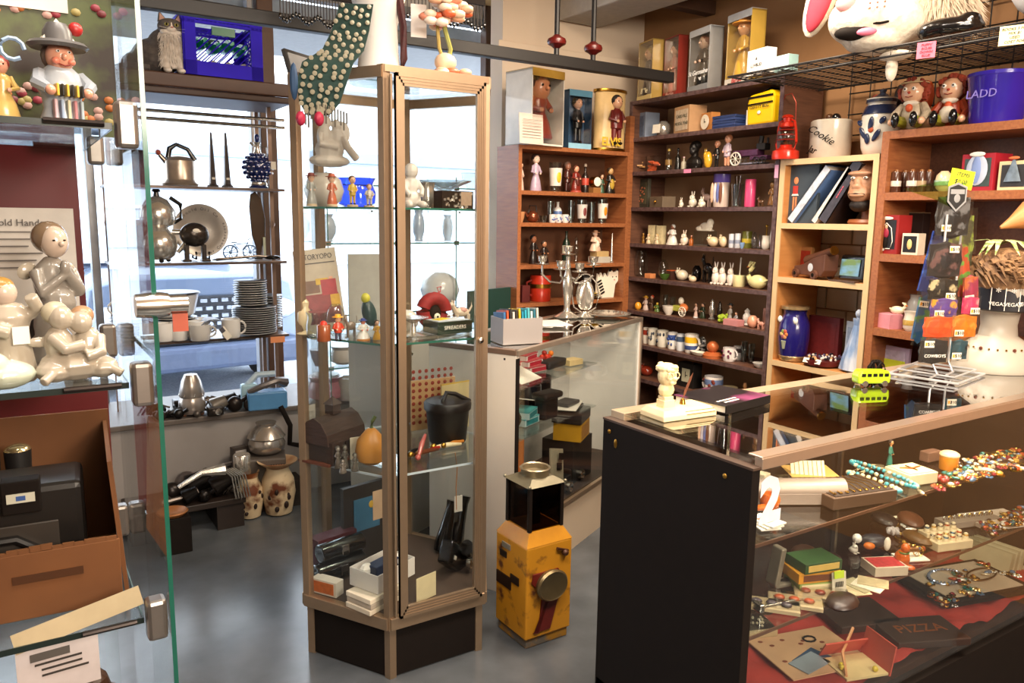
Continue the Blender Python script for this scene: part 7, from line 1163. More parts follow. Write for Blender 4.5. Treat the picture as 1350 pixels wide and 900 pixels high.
# ================= WINDOW SILL AND FLOOR =================
SL = ZY(.48, 3.9)
r, k = put(SL, 254, 'chrome_juicer', 'conical chrome juicer with swirled ribs on the window sill', 'juicer', .06); B().lathe([(.055, .012), (.062, .03), (.062, .07), (.055, .09), (.06, .1), (.045, .17), (.03, .2), (.001, .205)], M('#b0a69e', .25, .7, .15, 30), 28).go('body', r, True)
for j in range(8): t0 = j*PI/4; B().tube([(.059*math.cos(t0+q*.25), .059*math.sin(t0+q*.25), .1+q*.033) if q < 1 else ((.058-.01*q)*math.cos(t0+q*.25), (.058-.01*q)*math.sin(t0+q*.25), .1+q*.033) for q in (0, 1, 2)], .003, SILV, 5).go('rib', r, True)
for s in (-1, 1): B().ball((s*.04, -.02, .008), (.012, .012, .01), M('#8a5a40'), 6, 4).go('foot', r, True)
r, k = put(SL, 352, 'blue_grinder', 'light blue bench tool box with a grey clamp arm on the sill', 'tool', -.0, -8); B().box((0, 0, .05), (.19, .1, .09), M('#4a7fae', .4, 0, .12, 20)).go('body', r, bevel=.008); B().tube([(-.09, -.03, .1), (-.02, -.05, .13), (.05, -.04, .15), (.09, 0, .13)], [.014, .016, .018, .028], M('#6a6462', .4, .5), 8).go('clamp_arm', r, True); B().tube([(-.09, .03, .12), (-.04, .04, .17), (.05, .04, .17)], .016, M('#a8bcc8', .3), 8).go('pale_handle', r, True); B().box((-.08, .03, .07), (.08, .05, .12), M('#a0c4d4', .4)).go('cover', r, bevel=.01)
def gadget(px, of, s, kind, name, lbl, cat, zone=SL, yaw=0, c='#2c2623', dz=0):
    s *= 1.3; r, k = put(zone, px, name, lbl, cat, of, yaw, dz=dz); m = M(c, .32, .6, .2, 30)
    if kind == 0: B().ball((0, 0, s*.5), (s*.5, s*.4, s*.5), m, 12, 9).go('body', r, True); B().tube([(s*.3, 0, s*.6), (s*.8, -.01, s*.9)], [s*.12, s*.18], m, 8).go('arm', r, True)
    elif kind == 1: B().tube([(-s, 0, s*.25), (0, 0, s*.35), (s, 0, s*.6)], [s*.2, s*.14, s*.26], m, 8).go('shaft', r, True); B().lathe([(s*.3, -.01), (s*.34, 0), (s*.3, .01)], m, 14, (-s*.8, 0, s*.34), T=Matrix.Rotation(PI/2, 4, 'X')).go('ring', r, True)
    elif kind == 2: B().box((0, 0, s*.4), (s*1.3, s*.9, s*.8), m).go('body', r, bevel=.006); B().lathe([(s*.28, 0), (s*.28, s*.2), (.001, s*.22)], STEEL, 14, (s*.2, -s*.45, s*.42), T=Matrix.Rotation(PI/2, 4, 'X')).go('dial', r, True)
    elif kind == 3: B().lathe([(s*.5, 0), (s*.55, s*.1), (s*.4, s*.9), (s*.45, s), (.001, s)], m, 14, T=Matrix.Rotation(1.2, 4, 'Y'), c=(-s*.4, 0, s*.5)).go('barrel', r, True); B().tube([(0, 0, s*.6), (s*.4, 0, s*1.2)], s*.09, BLK).go('handle', r, True)
    elif kind == 4: b = B(); [b.tube([(-s+s*.25*j, 0, s*.2), (-s*.6+s*.25*j, 0, s*.8), (s*.1+s*.25*j, .0, s*.5)], s*.07, m, 6) for j in range(4)]; b.go('prongs', r, True); B().ball((s*.3, 0, s*.4), (s*.35, s*.3, s*.3), m).go('hub', r, True)
gl_ = [(205, .1, .06, 4, 'dark hooked tool parts at the left end of the sill'), (222, .04, .05, 1, 'long dark wrench lying behind the juicer'), (236, .0, .038, 0, 'small round black pulley left of the juicer'), (243, .16, .06, 2, 'black box shaped gauge behind the juicer'), (276, .12, .065, 4, 'spiky black metal fitting right of the juicer'), (288, .03, .055, 3, 'silver and glass lamp barrel lying on the sill'), (282, -.02, .035, 0, 'small black knob in front of the glass barrel'), (303, .1, .05, 3, 'dark metal clamp in the middle of the sill'), (310, .02, .06, 0, 'dark brown cast iron hand grinder'), (318, .12, .055, 4, 'dark claw shaped tool behind the grinder'), (330, -.0, .05, 0, 'round dark gear before the blue tool box'), (212, -.0, .04, 0, 'small brown knob at the sill edge')]
for px, of, s, kd, lb in gl_: gadget(px, of, s, kd, 'metal_gadget', lb, 'tool', c=random.choice(['#2c2623', '#3a322e', '#1c1918']) if 'silver' not in lb else '#8a847c')
for j in range(11): gadget(200+j*12, random.choice((-.01, .06, .13)), random.uniform(.026, .045), j % 5, 'metal_part', 'small dark metal tool part in the heap along the window sill', 'tool', yaw=random.uniform(-60, 60), c=random.choice(['#2c2623', '#5a534e', '#1c1918']))
for o in COL.objects:
    if o.name.startswith('metal_part'): o['group'] = 'small metal parts on the sill'
FL = ZY(0, 3.68)
def jar(px, w_, h_, lbl, of, wide):
    r, k = put(FL, px, 'rusty_enamel_jar', lbl, 'jar', of); w_ *= k; h_ *= k; JM = twotone('#6a3418', '#d4bc98', 9, .5, .42, .05, .2); J2 = twotone('#8a4a20', '#d8bf98', 6, .5, .45, .12, .2)
    B().lathe([(w_*.3, 0), (w_*.38, h_*.03), (w_*.5, h_*.4), (w_*.46, h_*.65), (w_*.33, h_*.82), (w_*.32, h_*.88)], JM, 28).go('body', r, True); B().lathe([(w_*.32, h_*.88), (w_*(.56 if wide else .36), h_*.98), (w_*(.58 if wide else .38), h_), (w_*.3, h_*.9)], J2, 28).go('rim', r, True)
    for j in range(6): t = -PI/2+random.uniform(-.9, .9); z = h_*random.uniform(.15, .6); B().ball((w_*.47*math.cos(t), w_*.47*math.sin(t), z), (w_*.07, w_*.04, w_*random.uniform(.06, .12)), M('#2a1610', .6), 8, 6).go('rust_patch', r, True)
jar(330, 36, 62, 'slim white enamel jar with dark rust patches on the floor', .04, False); jar(368, 44, 72, 'wide mouthed enamel jar with orange and black rust on the floor', .02, True)
r, k = put(ZY(.135, 3.8), 350, 'grey_appliance', 'grey-brown boxy appliance with a grille beneath the silver urn', 'appliance', -.0, -15); B().box((0, 0, .07), (.2, .16, .14), M('#5c544e', .5, 0, .1, 20)).go('body', r, bevel=.008)
for i in range(6): B().box((.03+.012*i, -.081, .075), (.006, .003, .07), BLK).go('grille_slot', r)
r = thing('dark_carton', 'dark low carton on the floor under the grey appliance', 'box', (1.02, 3.79, 0)); B().box((0, .03, .065), (.3, .14, .13), M('#2c211b', .7, 0, .15, 10)).go('carton', r)
r, k = put(ZY(.278, 3.8), 352, 'silver_urn', 'squat shiny silver urn on top of the grey appliance', 'urn', .02); B().lathe([(.06, 0), (.085, .02), (.09, .05), (.08, .075), (.092, .085), (.07, .12), (.045, .14), (.05, .155)], M('#b0a8a0', .25, .75, .15, 20), 28).go('body', r, True)
r = thing('black_rubber_hose', 'thick black hose looping down from the blue tool box', 'hose', (1.13, 3.84, .3)); B().tube([(-.04, 0, .2), (0, -.02, .1), (0, 0, 0), (.06, 0, -.02)], .013, BLK, 8).go('hose', r, True)
r, k = put(ZY(.22, 3.8), 316, 'dial_meter', 'small white faced dial meter in a dark case with a cord', 'meter', .05, 12); B().box((0, 0, .05), (.075, .04, .1), M('#3a322e', .4)).box((0, -.021, .05), (.055, .003, .07), M('#b0a8a4', .5)).go('case', r, bevel=.003); B().lathe([(.001, 0), (.018, 0), (.018, .004), (.001, .006)], M('#3a3634'), 16, (0, -.023, .04), T=Matrix.Rotation(PI/2, 4, 'X')).go('dial', r, True); B().tube([(-.03, .0, .03), (-.1, -.02, .03), (-.15, 0, -.02)], .004, M('#6a625e'), 6).go('cord', r, True)
B().box((0, .01, -.11), (.09, .06, .22), M('#241c18')).go('pedestal', r)
r, k = put(ZY(.0, 3.75), 322, 'chrome_can', 'small bright chrome can leaning above the slim rusty jar', 'can', -.02, 0, dz=.22); B().lathe([(.04, 0), (.042, .005), (.04, .09), (.036, .095), (.001, .09)], SILV, 20).go('body', r, True); B().tube([(-.03, 0, -.0), (-.03, .1, -.2)], .004, STEEL).go('leg', r, True)
r = thing('low_bench', 'low dark wooden bench on the floor under the sill holding heaps of metal kitchen tools', 'bench', (.6, 3.74, 0)); B().box((0, 0, .13), (.5, .26, .03), M('#2a1f1a', .5, 0, .2, 10)).go('top', r, bevel=.004)
for s in (-1, 1): B().box((s*.0+s*.18, 0, .06), (.12, .24, .12), M('#2a1f1a', .5)).go('leg', r)
BN = ZY(.145, 3.66)
gl2 = [(228, .05, .07, 0, 'round dark iron pan with handle at the left of the bench', '#2a2422'), (247, .12, .085, 0, 'grey metal dome cover behind the pans', '#6a6260'), (238, .0, .06, 1, 'long grey spoon across the pans', '#6a6058'), (262, .06, .08, 3, 'black cast iron meat grinder', '#1c1817'), (280, .1, .07, 2, 'black box with round steel dial on the bench', '#1a1716'), (290, .02, .07, 3, 'dark tilted cylinder in front of the black box', '#241e1b'), (300, .12, .06, 1, 'dark bar with ring on the bench', '#2c2522'), (250, -.02, .05, 3, 'small black barrel at the bench edge', '#15110f'), (270, -.03, .045, 0, 'small black pan at the bench edge', '#1c1715'), (303, .0, .045, 4, 'bundle of dark prongs behind the fork', '#332c28')]
for px, of, s, kd, lb, c in gl2: gadget(px, of, s, kd, 'kitchen_tool', lb, 'tool', BN, c=c)
r, k = put(BN, 298, 'large_steel_fork', 'large steel fork with many tines arching over the bench edge', 'fork', -.06); b = B().tube([(-.2, 0, .1), (-.1, 0, .15), (0, 0, .15)], [.01, .014, .03], SILV, 8).go('handle', r, True)
for j in range(6): B().tube([(-.01+.01*j, -.0, .15), (.03+.012*j, 0, .11), (.045+.013*j, 0, .0)], .0035, SILV, 6).go('tine', r, True)
r, k = put(ZY(.0, 3.5), 230, 'dark_waste_box', 'tall black box on the floor just behind the foreground glass edge', 'box', .0); B().box((0, 0, .08), (.13, .12, .16), BLK).go('body', r, bevel=.004); B().lathe([(.05, .16), (.065, .175), (.06, .18), (.04, .165)], M('#a0673a', .4, .3), 20).go('brown_dish', r, True)
# ================= BEHIND THE HEXAGONAL SHOWCASE (etagere) =================
def ez(z): return ZY(z, 3.8)
item(ez(1.606), 664, 34, 26, m_turn, 'blue_glass_bowl', 'blue glass bowl with flared rim on the window etagere', 'bowl', prof='bowl', mat=GLB, off=.05)
item(ez(1.606), 622, 30, 20, m_turn, 'pale_glass_bowl', 'pale clear glass bowl in the window beside the blue bowl', 'bowl', prof='bowl', mat=GLC, off=.05)
for px, w_, h_, c, lb in ((656, 16, 40, '#c9b8a4', 'brown and white painted vase on the window etagere'), (674, 15, 36, '#d0c6b4', 'cream oval vase on the window etagere'), (590, 14, 34, '#a8b0b8', 'grey-blue vase seen through the door glass'), (552, 16, 40, '#9fb0c8', 'pale blue tall vase seen behind the baby figurine'), (430, 28, 36, '#b9c6d8', 'pale blue jar seen above the magazine')): item(ez(1.316), px, w_, h_, m_turn, 'window_vase', lb, 'vase', prof='vase', col=c, off=.1)
item(ez(.956), 580, 52, 44, m_turn, 'white_crock', 'large white crock in the window behind the red ring cushion', 'crock', prof='round', col='#c2c2c2', off=.1); item(ez(.956), 665, 26, 34, m_turn, 'white_urn', 'plain white urn on the lowest etagere shelf by the green board', 'urn', prof='urn', col='#d0cec8', off=.12)
item(ez(.686), 452, 32, 24, m_turn, 'cream_bowl', 'cream bowl with a dark inside hanging in view below the second shelf', 'bowl', prof='pot', col='#b8b0a8', off=.05); item(ez(.686), 420, 22, 22, m_turn, 'lilac_cup', 'lilac cup beside the cream bowl behind the showcase', 'cup', prof='bowl', col='#8a8aa8', off=.05)
r, k = item(ZY(.48, 3.9), 430, 46, 32, m_turn, 'pink_casserole', 'dusky pink casserole with a white lid on the window sill', 'casserole', prof='pot', col='#a86470', off=.05); B().lathe([(.08, .12), (.07, .14), (.02, .155), (.018, .165), (.03, .175), (.001, .18)], M('#c9c4cc', .3), 24).go('lid', r, True)
item(ZY(.48, 3.9), 458, 26, 30, m_mug, 'grey_mug', 'grey-white mug with a dark handle right of the casserole', 'mug', off=-.0, col='#b8b4ac'); 
for px, c, dzz in ((491, '#a84a44', .05), (498, '#c9c0a8', .05), (493, '#c98a60', .0), (500, '#2c3a5a', .0)): item(ZY(.48, 3.9), px, 13, 13, m_turn, 'small_ball', {'#a84a44': 'red', '#c9c0a8': 'cream', '#c98a60': 'tan', '#2c3a5a': 'navy'}[c]+' small ball shaped jar on the sill seen by the bronze post', 'jar', prof='round', col=c, off=.0, dz=dzz)
r = thing('dark_green_board', 'dark green chalkboard standing left of the corner bookcase', 'board', (2.08, 3.34, 0), .35); B().box((-.08, .0, .85), (.36, .02, .5), M('#1c3a34', .5, 0, .1, 10)).go('panel', r); B().box((-.08, .02, .3), (.3, .02, .6), M('#2a3a38', .5)).go('stand', r)
# ================= FOREGROUND CASE THINGS =================
L1, L2, L3 = ZY(1.568, 1.27), ZY(1.215, 1.27), ZY(.861, 1.27)
r, k = put(L1, 84, 'toby_jug', 'colourful toby jug of a smiling man in a tricorn hat with an accordion', 'jug', .0, 15); r.scale = (.68, .68, .68); SKN = M('#d89a80', .25, 0, .08, 30, coat=.5)
B().lathe([(.04, 0), (.042, .008), (.034, .03), (.036, .05), (.044, .07), (.036, .1), (.02, .115)], M('#aab0b8', .25, 0, .2, 40, coat=.5), 20, sc=(1, .8)).go('coat', r, True)
b = B(); [b.box((-.024+.012*j, -.034, .025), (.006, .014, .04), M(('#c9a8b0', '#8fa0b8', '#c9c0a0', '#b87a80', '#a8b8c0')[j], .3)) for j in range(5)]; b.go('striped_waistcoat', r, bevel=.002)
b = B(); [b.box((-.022+.009*j, -.042, .062), (.005, .02, .024), M('#1c1a18' if j % 2 else '#d8b040', .3)) for j in range(6)]; b.go('accordion', r, bevel=.002)
for s in (-1, 1): B().tube([(s*.036, 0, .095), (s*.048, -.02, .075), (s*.036, -.042, .062)], [.014, .014, .011], M('#9aa0a8', .25), 8).ball((s*.034, -.046, .06), .01, SKN).go('arm', r, True)
B().ball((0, -.005, .13), (.026, .026, .03), SKN, 16, 12).ball((0, -.031, .128), (.006, .007, .007), SKN).ball((-.014, -.026, .12), (.008, .006, .007), M('#d8806a', .3)).ball((.014, -.026, .12), (.008, .006, .007), M('#d8806a', .3)).go('face', r, True)
for s in (-1, 1): B().ball((s*.01, -.028, .138), (.004, .003, .003), WHT, 8, 5).ball((s*.01, -.0305, .138), .0018, BLK, 6, 4).go('eye', r, True)
B().tube([(-.01, -.029, .114), (0, -.031, .111), (.01, -.029, .114)], .0014, M('#8a3028'), 5).go('mouth', r, True); B().ball((0, .012, .132), (.03, .022, .03), M('#6a5a50', .4), 12, 8).go('hair', r, True)
B().lathe([(.02, .15), (.05, .146), (.056, .152), (.05, .158), (.028, .156), (.026, .18), (.018, .195), (.001, .198)], M('#5c5a5a', .35, 0, .1, 20), 18).go('hat_brim', r, True); B().add([(-.036, -.012, .155), (.036, -.012, .155), (.0, -.0, .205), (-.036, .012, .155), (.036, .012, .155)], [(0, 1, 2), (4, 3, 2), (0, 2, 3), (1, 4, 2)], M('#d8d0c0', .4)).go('crown', r); B().ball((.035, 0, .19), (.014, .012, .014), M('#b02828', .4)).go('red_rose', r, True)
r, k = put(L1, 6, 'toby_jug', 'partly visible jug with a pink face and a blue ring at the photo edge', 'jug', .0, 0); r.scale = (.75, .75, .75); m_fig(r, .06, .11, '#c9a860', '#d89a80', '#8a3028', legs=False); B().tube([(.02+.018*math.cos(t), -.03, .12+.018*math.sin(t)) for t in [q*.6 for q in range(10)]], .004, M('#8fa8c8'), 6).go('blue_ring', r, True)
r, k = put(L1, 52, 'floral_card', 'large card printed with flowers and a garden behind the jug', 'card', .16, 0); B().box((-.03, 0, .16), (.28, .004, .32), twotone('#2a1e18', '#4a5228', 14, .5, .5, .1)).go('card', r); b = B()
for j in range(120): b.ball((random.uniform(-.16, .1), -.003, random.choice([random.uniform(.02, .07), random.uniform(.17, .3)])), (.007, .002, .006), M(random.choice(['#8a2c3a', '#a8602a', '#b08a80', '#6a2028', '#9a8a50']), .5), 6, 4)
b.go('printed_flowers', r, True)['kind'] = 'stuff'; B().box((-.05, -.004, .2), (.2, .002, .04), M('#d8d0c8', .5)).go('printed_panel', r)
# porcelain figures
PL_ = M('#b3a898', .2, 0, .12, 10, coat=.4); PG = M('#9a8c80', .2, 0, .15, 16, coat=.6)
r, k = put(L2, 78, 'kneeling_angel', 'tall grey-white porcelain praying girl with brown hair and wings', 'figurine', .12, 20); r.scale = (.82, .82, .88)
B().lathe([(.05, 0), (.052, .01), (.042, .06), (.03, .12), (.034, .15), (.026, .175), (.01, .19)], M('#8f8880', .2, 0, .1, 10, coat=.4), 20, sc=(1, .85)).ball((.0, -.02, .11), (.03, .03, .03), PL_).tube([(-.03, -.005, .165), (-.03, -.03, .13), (.005, -.04, .16)], [.013, .012, .008], PL_, 9).tube([(.03, -.005, .165), (.034, -.03, .13), (.008, -.04, .165)], [.013, .012, .008], PL_, 9).ball((.006, -.042, .172), (.01, .009, .014), M('#c9a898', .25)).go('gown', r, remesh=.0028)
B().ball((.004, -.008, .215), (.024, .025, .028), M('#cdb8a8', .2, 0, .05, 20, coat=.6), 16, 12).ball((.006, -.034, .212), (.005, .006, .005), M('#cdb8a8', .2)).go('head', r, True); B().ball((.002, .006, .222), (.031, .028, .028), M('#7a6450', .25, 0, .15, 30, coat=.5), 16, 12).go('hair', r, True)
for s in (-1, 1): B().ball((s*.035, .02, .165), (.018, .006, .014), PL_, 10, 7, Matrix.Rotation(s*.5, 4, 'Y')).go('wing', r, True); B().ball((.004+s*.009, -.031, .218), (.003, .002, .0015), BLK, 6, 4).go('eye', r, True)
r, k = put(L2, 100, 'kissing_children_figurine', 'white porcelain figurine of two seated children leaning together', 'figurine', -.02, 10); r.scale = (.8, .8, .8)
B().ball((.0, 0, .028), (.058, .04, .03), PL_).ball((.04, -.01, .02), (.03, .03, .02), PL_).ball((-.035, -.01, .02), (.03, .03, .02), PL_).ball((-.022, 0, .065), (.024, .024, .035), PL_).ball((.024, 0, .06), (.026, .024, .034), PL_).tube([(-.035, -.01, .08), (-.02, -.035, .06), (.01, -.03, .065)], .011, PL_, 8).tube([(.04, -.01, .075), (.035, -.035, .05), (.01, -.035, .045)], .011, PL_, 8).tube([(-.04, -.03, .02), (-.06, -.045, .008)], .009, PL_).tube([(.05, -.03, .02), (.066, -.04, .008)], .009, PL_).ball((-.05, .01, .07), (.02, .005, .01), PL_).go('bodies', r, remesh=.0025)
B().ball((-.018, -.006, .112), (.02, .02, .022), PL_, 14, 10).ball((.012, -.01, .102), (.019, .019, .02), M('#d8bca8', .2, 0, .05, 20, coat=.6), 14, 10).go('heads', r, remesh=.002); B().ball((-.024, .004, .12), (.022, .021, .02), M('#c2b8a0', .3, 0, .1, 40), 12, 9).go('pale_hair', r, True); B().ball((.018, .004, .112), (.02, .019, .018), M('#b08a6a', .3, 0, .1, 40), 12, 9).go('brown_hair', r, True)
r, k = put(L2, 18, 'seated_child_figurine', 'white porcelain child figurine holding a paper slip, at the photo edge', 'figurine', -.0, 10); r.scale = (.8, .8, .8); B().lathe([(.035, 0), (.04, .01), (.034, .05), (.03, .09), (.036, .115), (.024, .135), (.008, .14)], PL_, 18, sc=(1, .85)).tube([(-.03, -.0, .12), (-.035, -.03, .1), (-.005, -.035, .09)], .012, PL_).tube([(.032, 0, .115), (.04, -.02, .13), (.03, -.03, .15)], .012, PL_).go('body', r, remesh=.0028); B().ball((-.004, 0, .155), (.021, .02, .023), M('#cdb8a8', .2), 14, 10).go('head', r, True); B().ball((-.008, .004, .165), (.023, .021, .018), M('#a8803c', .3), 12, 8).go('hair', r, True); B().box((.01, -.038, .085), (.025, .002, .03), WHT).go('paper_slip', r)
r, k = put(L2, 5, 'white_flower_figurine', 'low pale green-white porcelain flower shape in the corner', 'figurine', -.04); B().ball((0, 0, .018), (.04, .03, .02), M('#c8d0bc', .2, 0, .05, 20, coat=.6), 12, 8).ball((-.01, -.01, .035), (.02, .02, .016), PL_).go('body', r, remesh=.003)
r, k = put(L2, 22, 'certificate_card', 'white certificate card with fine print standing behind the figurines', 'card', .3); B().box((-.03, 0, .12), (.26, .003, .24), M('#cfc8c2', .6)).go('card', r); [B().box((-.03, -.003, .2-.012*j), (.16-.02*(j % 3), .001, .002), M('#6a625e')).go('print_line', r) for j in range(6)]; text('with Cold Hands', .016, M('#5a524e'), r, (.0, -.003, .215))
r, k = put(L2, 58, 'gilt_ornament', 'small dark ornament with gilt spots between the figurines', 'ornament', .12); B().lathe([(.016, 0), (.012, .02), (.02, .05), (.01, .08)], M('#241a12', .3, .3, .6, 90), 12).go('body', r, True); B().box((.02, -.03, .001), (.06, .05, .002), PAPER).go('paper', r)
# cardboard box with recorder on the lower shelf
r = thing('cardboard_box', 'worn open cardboard box with torn flaps on the lowest glass shelf', 'box', (-.035, 1.43, .862), math.radians(-4)); CBD = twotone('#5a3418', '#7a4c26', 6, .75, .5, .3, .2); 
B().box((0, -.155, .05), (.31, .006, .1), CBD).go('front_flap', r, bevel=.001); B().box((0, .12, .12), (.31, .006, .24), CBD).go('back_wall', r); B().box((.155, -.01, .11), (.006, .28, .22), CBD, 0, 0, -.06).go('side_wall', r); B().box((-.155, -.01, .11), (.006, .28, .22), CBD).go('side_wall', r); B().box((0, -.02, .004), (.31, .27, .006), CBD).go('bottom', r)
B().box((.06, -.1595, .062), (.09, .001, .012), M('#4a2a14')).go('printed_mark', r); b = B()
for j in range(22): x = -.15+j*.014; b.box((x, -.155, .1+random.uniform(0, .006)), (.015, .005, .008), CBD)
b.go('torn_edge', r)
rr = thing('black_recorder', 'black portable recorder with two cassette style labels inside the cardboard box', 'recorder', (-.045, 1.42, .868), math.radians(-4)); B().box((0, -.03, .09), (.24, .12, .17), M('#1c1816', .35, 0, .1, 20)).go('body', rr, bevel=.01); B().tube([(-.06, -.1, .03), (-.058, -.1, .08), (-.03, -.1, .1), (.03, -.1, .1), (.058, -.1, .08), (.06, -.1, .03)], .007, BLKM, 8).go('carry_handle', rr, True); B().box((0, -.092, .07), (.17, .004, .1), M('#3a342f', .4)).go('front_panel', rr, bevel=.002)
for s in (-1, 1): c = B().box((s*.04, -.09, .165), (.05, .03, .05), BLK).go('cassette', rr, bevel=.002); B().box((s*.04, -.106, .165), (.036, .002, .014), M('#c9c8b8')).box((s*.04, -.107, .165), (.012, .001, .007), M('#3a5a9a')).go('label', c)
for s in (-1, 1): q = thing('brass_lid', 'round pale brass lid in the cardboard box, %s one' % ('left', 'right')[s > 0], 'lid', (-.035+s*.022, 1.49, 1.06)); B().ball((0, 0, 0), (.02, .02, .01), M('#c9b890', .2, .9), 16, 8).lathe([(.018, -.055), (.02, 0)], BLKM, 12).go('cap', q, True)
r, k = put(ZY(.866, 1.2), 108, 'long_white_label', 'long cream paper label lying on the lowest shelf edge', 'label', -.0, 0); B(Matrix.Rotation(-.2, 4, 'Y')).box((0, 0, .012), (.165, .002, .028), M('#b0a080', .7), 0, -.3).go('paper', r)
r, k = put(ZY(.765, 1.24), 80, 'printed_business_card', 'white printed card with dark lettering below the lowest shelf', 'card', -.0, 4); B().box((0, 0, .03), (.105, .002, .08), M('#cfc4c4', .6)).go('card', r); [B().box((.004*j, -.0015, .04-.009*j), (.06-.008*(j % 2), .001, .003), M('#3a3430')).go('print_line', r) for j in range(3)]; B().box((-.01, -.0018, .052), (.05, .001, .012), M('#5a5450')).go('printed_block', r)
for j, (x, y, s, c) in enumerate(((-.05, 1.4, .1, '#2a1a14'), (.06, 1.42, .09, '#3a2418'), (-.18, 1.38, .12, '#1c1412'), (.1, 1.3, .05, '#8a1c18'))): r = thing('dark_trinket', ('dark brown carved trinket below the lowest shelf', 'brown box shaped trinket beside the carved one', 'black case at the photo edge below the shelf', 'small red and silver trinket by the metal clamp')[j], 'trinket', (x, y, .225)); B().box((0, 0, .2), (s, s, .4), M(c, .5, 0, .3, 30)).ball((0, 0, .42), (s*.4, s*.4, s*.4), M(c, .4, 0, .3, 30)).go('body', r, bevel=.01)
# ================= COUNTER INTERIOR =================
def ctz(px, py, z, name, lbl, cat, rz=0, group=None, dz=0): return at_top(px, py, z+.002, name, lbl, cat, rz, group, dz)[0]
def tray(r, w_, d_, h_, c, cc=None): B().box((0, 0, h_/2), (w_, d_, h_), M(c, .6)).go('tray', r, bevel=.002); cc and B().box((0, 0, h_+.001), (w_*.9, d_*.9, .002), M(cc, .8)).go('lining', r)
GOLD = M('#c9a050', .25, 1, .2, 60)
# top glass shelf
r = ctz(1048, 660, S1, 'grey_metal_case', 'long grey half-round metal case lying open on the top counter shelf', 'case', -30); GM = M('#8a7a6e', .45, .3, .1, 20)
B(Matrix.Rotation(PI/2, 4, 'Y')).lathe([(.001, -.12), (.028, -.12), (.028, .12), (.001, .12)], GM, 20, (-.03, 0, 0), sc=(1, 1)).go('lid', r, True); B().box((0, 0, .014), (.24, .056, .028), GM).box((.121, 0, .016), (.002, .045, .018), BLK).go('body', r, bevel=.002)
r = ctz(1066, 652, S1, 'cream_comb_card', 'cream card with ruled lines standing behind the grey case', 'card', -30, dz=.02); B().box((.02, .06, .025), (.09, .003, .05), M('#d8c8a0', .6), 0, -.4).go('card', r)
for j in range(7): B().box((-.015+.012*j, .0585, .027), (.0012, .003, .046), M('#9a8a60'), 0, -.4).go('line', r)
r = ctz(1014, 672, S1, 'orange_pipe', 'shiny orange briar smoking pipe', 'pipe', 10, dz=-.0); PO = M('#c05a1c', .2, 0, .15, 20, coat=.8); B().lathe([(.012, 0), (.022, .01), (.025, .03), (.02, .042), (.014, .042), (.012, .02)], PO, 18).go('bowl', r, True); B().tube([(-.02, 0, .012), (-.06, 0, .02), (-.09, 0, .03)], [.009, .007, .005], PO, 8).go('stem', r, True)
r = ctz(1003, 690, S1, 'orange_printed_card', 'pack of white cards printed in orange at the black end panel', 'cards', -20); [B().box((.004*j, -.01, .003+.004*j), (.05, .07, .003), PAPER, .2*j).go('card', r) for j in range(3)]; B().box((.008, -.01, .0135), (.03, .03, .001), M('#c95a2a'), .4).go('printed_mark', r)
r = ctz(1005, 637, S1, 'small_white_box', 'small white box beside the numeral on the top counter shelf', 'box', 10); B().box((0, 0, .015), (.03, .028, .028), M('#cfc0a0')).go('carton', r, bevel=.002)
r = ctz(1026, 640, S1, 'glass_trinket_case', 'small clear box of trinkets with metal edges', 'case', -20); B().box((0, 0, .02), (.06, .05, .04), ACET).box((0, 0, .002), (.06, .05, .003), STEEL).go('case_wall', r); [B().ball((random.uniform(-.02, .02), random.uniform(-.015, .015), .012), .008, M('#8a8078', .3, .6), 6, 4).go('trinket', r, True) for j in range(5)]
r = ctz(1062, 637, S1, 'kraft_paper_sheet', 'brown paper sheet with faint print on top of the watch tray', 'paper', -18, dz=.035); B().add([(-.07, -.04, 0), (.07, -.045, -.008), (.08, .03, 0), (-.05, .045, .004), (-.07, -.04, .001), (.07, -.045, -.007), (.08, .03, .001), (-.05, .045, .005)], [(3, 2, 1, 0), (4, 5, 6, 7)], M('#b08a44', .7, 0, .1, 20)).go('sheet', r); B().box((0, 0, .0005), (.06, .01, .001), M('#5a4420')).go('faint_print', r)
r = ctz(1115, 655, S1, 'chain_tray', 'wooden tray of gold chains and watches on the top counter shelf', 'tray', -12); tray(r, .2, .13, .03, '#4a3422', '#2a1c14')
for j in range(9): x = -.085+j*.02; B().tube([(x, -.05, .034), (x+.006, -.01, .037), (x-.004, .03, .035), (x+.003, .055, .034)], .0016, GOLD, 5).ball((x, -.05, .036), (.004, .005, .003), GOLD, 6, 4).go('chain', r, True)
r = ctz(1052, 650, S1, 'cream_rose_ornament', 'cream flower ornament with a green leaf beside the chain tray', 'ornament', 0); b = B(); [b.ball((.012*math.cos(j), .01*math.sin(j), .018+.004*(j % 2)), .01, M('#d8c080', .4), 7, 5) for j in range(6)]; b.go('petals', r, True); B().ball((.026, 0, .015), (.006, .008, .014), M('#4a6a2a')).go('leaf', r, True)
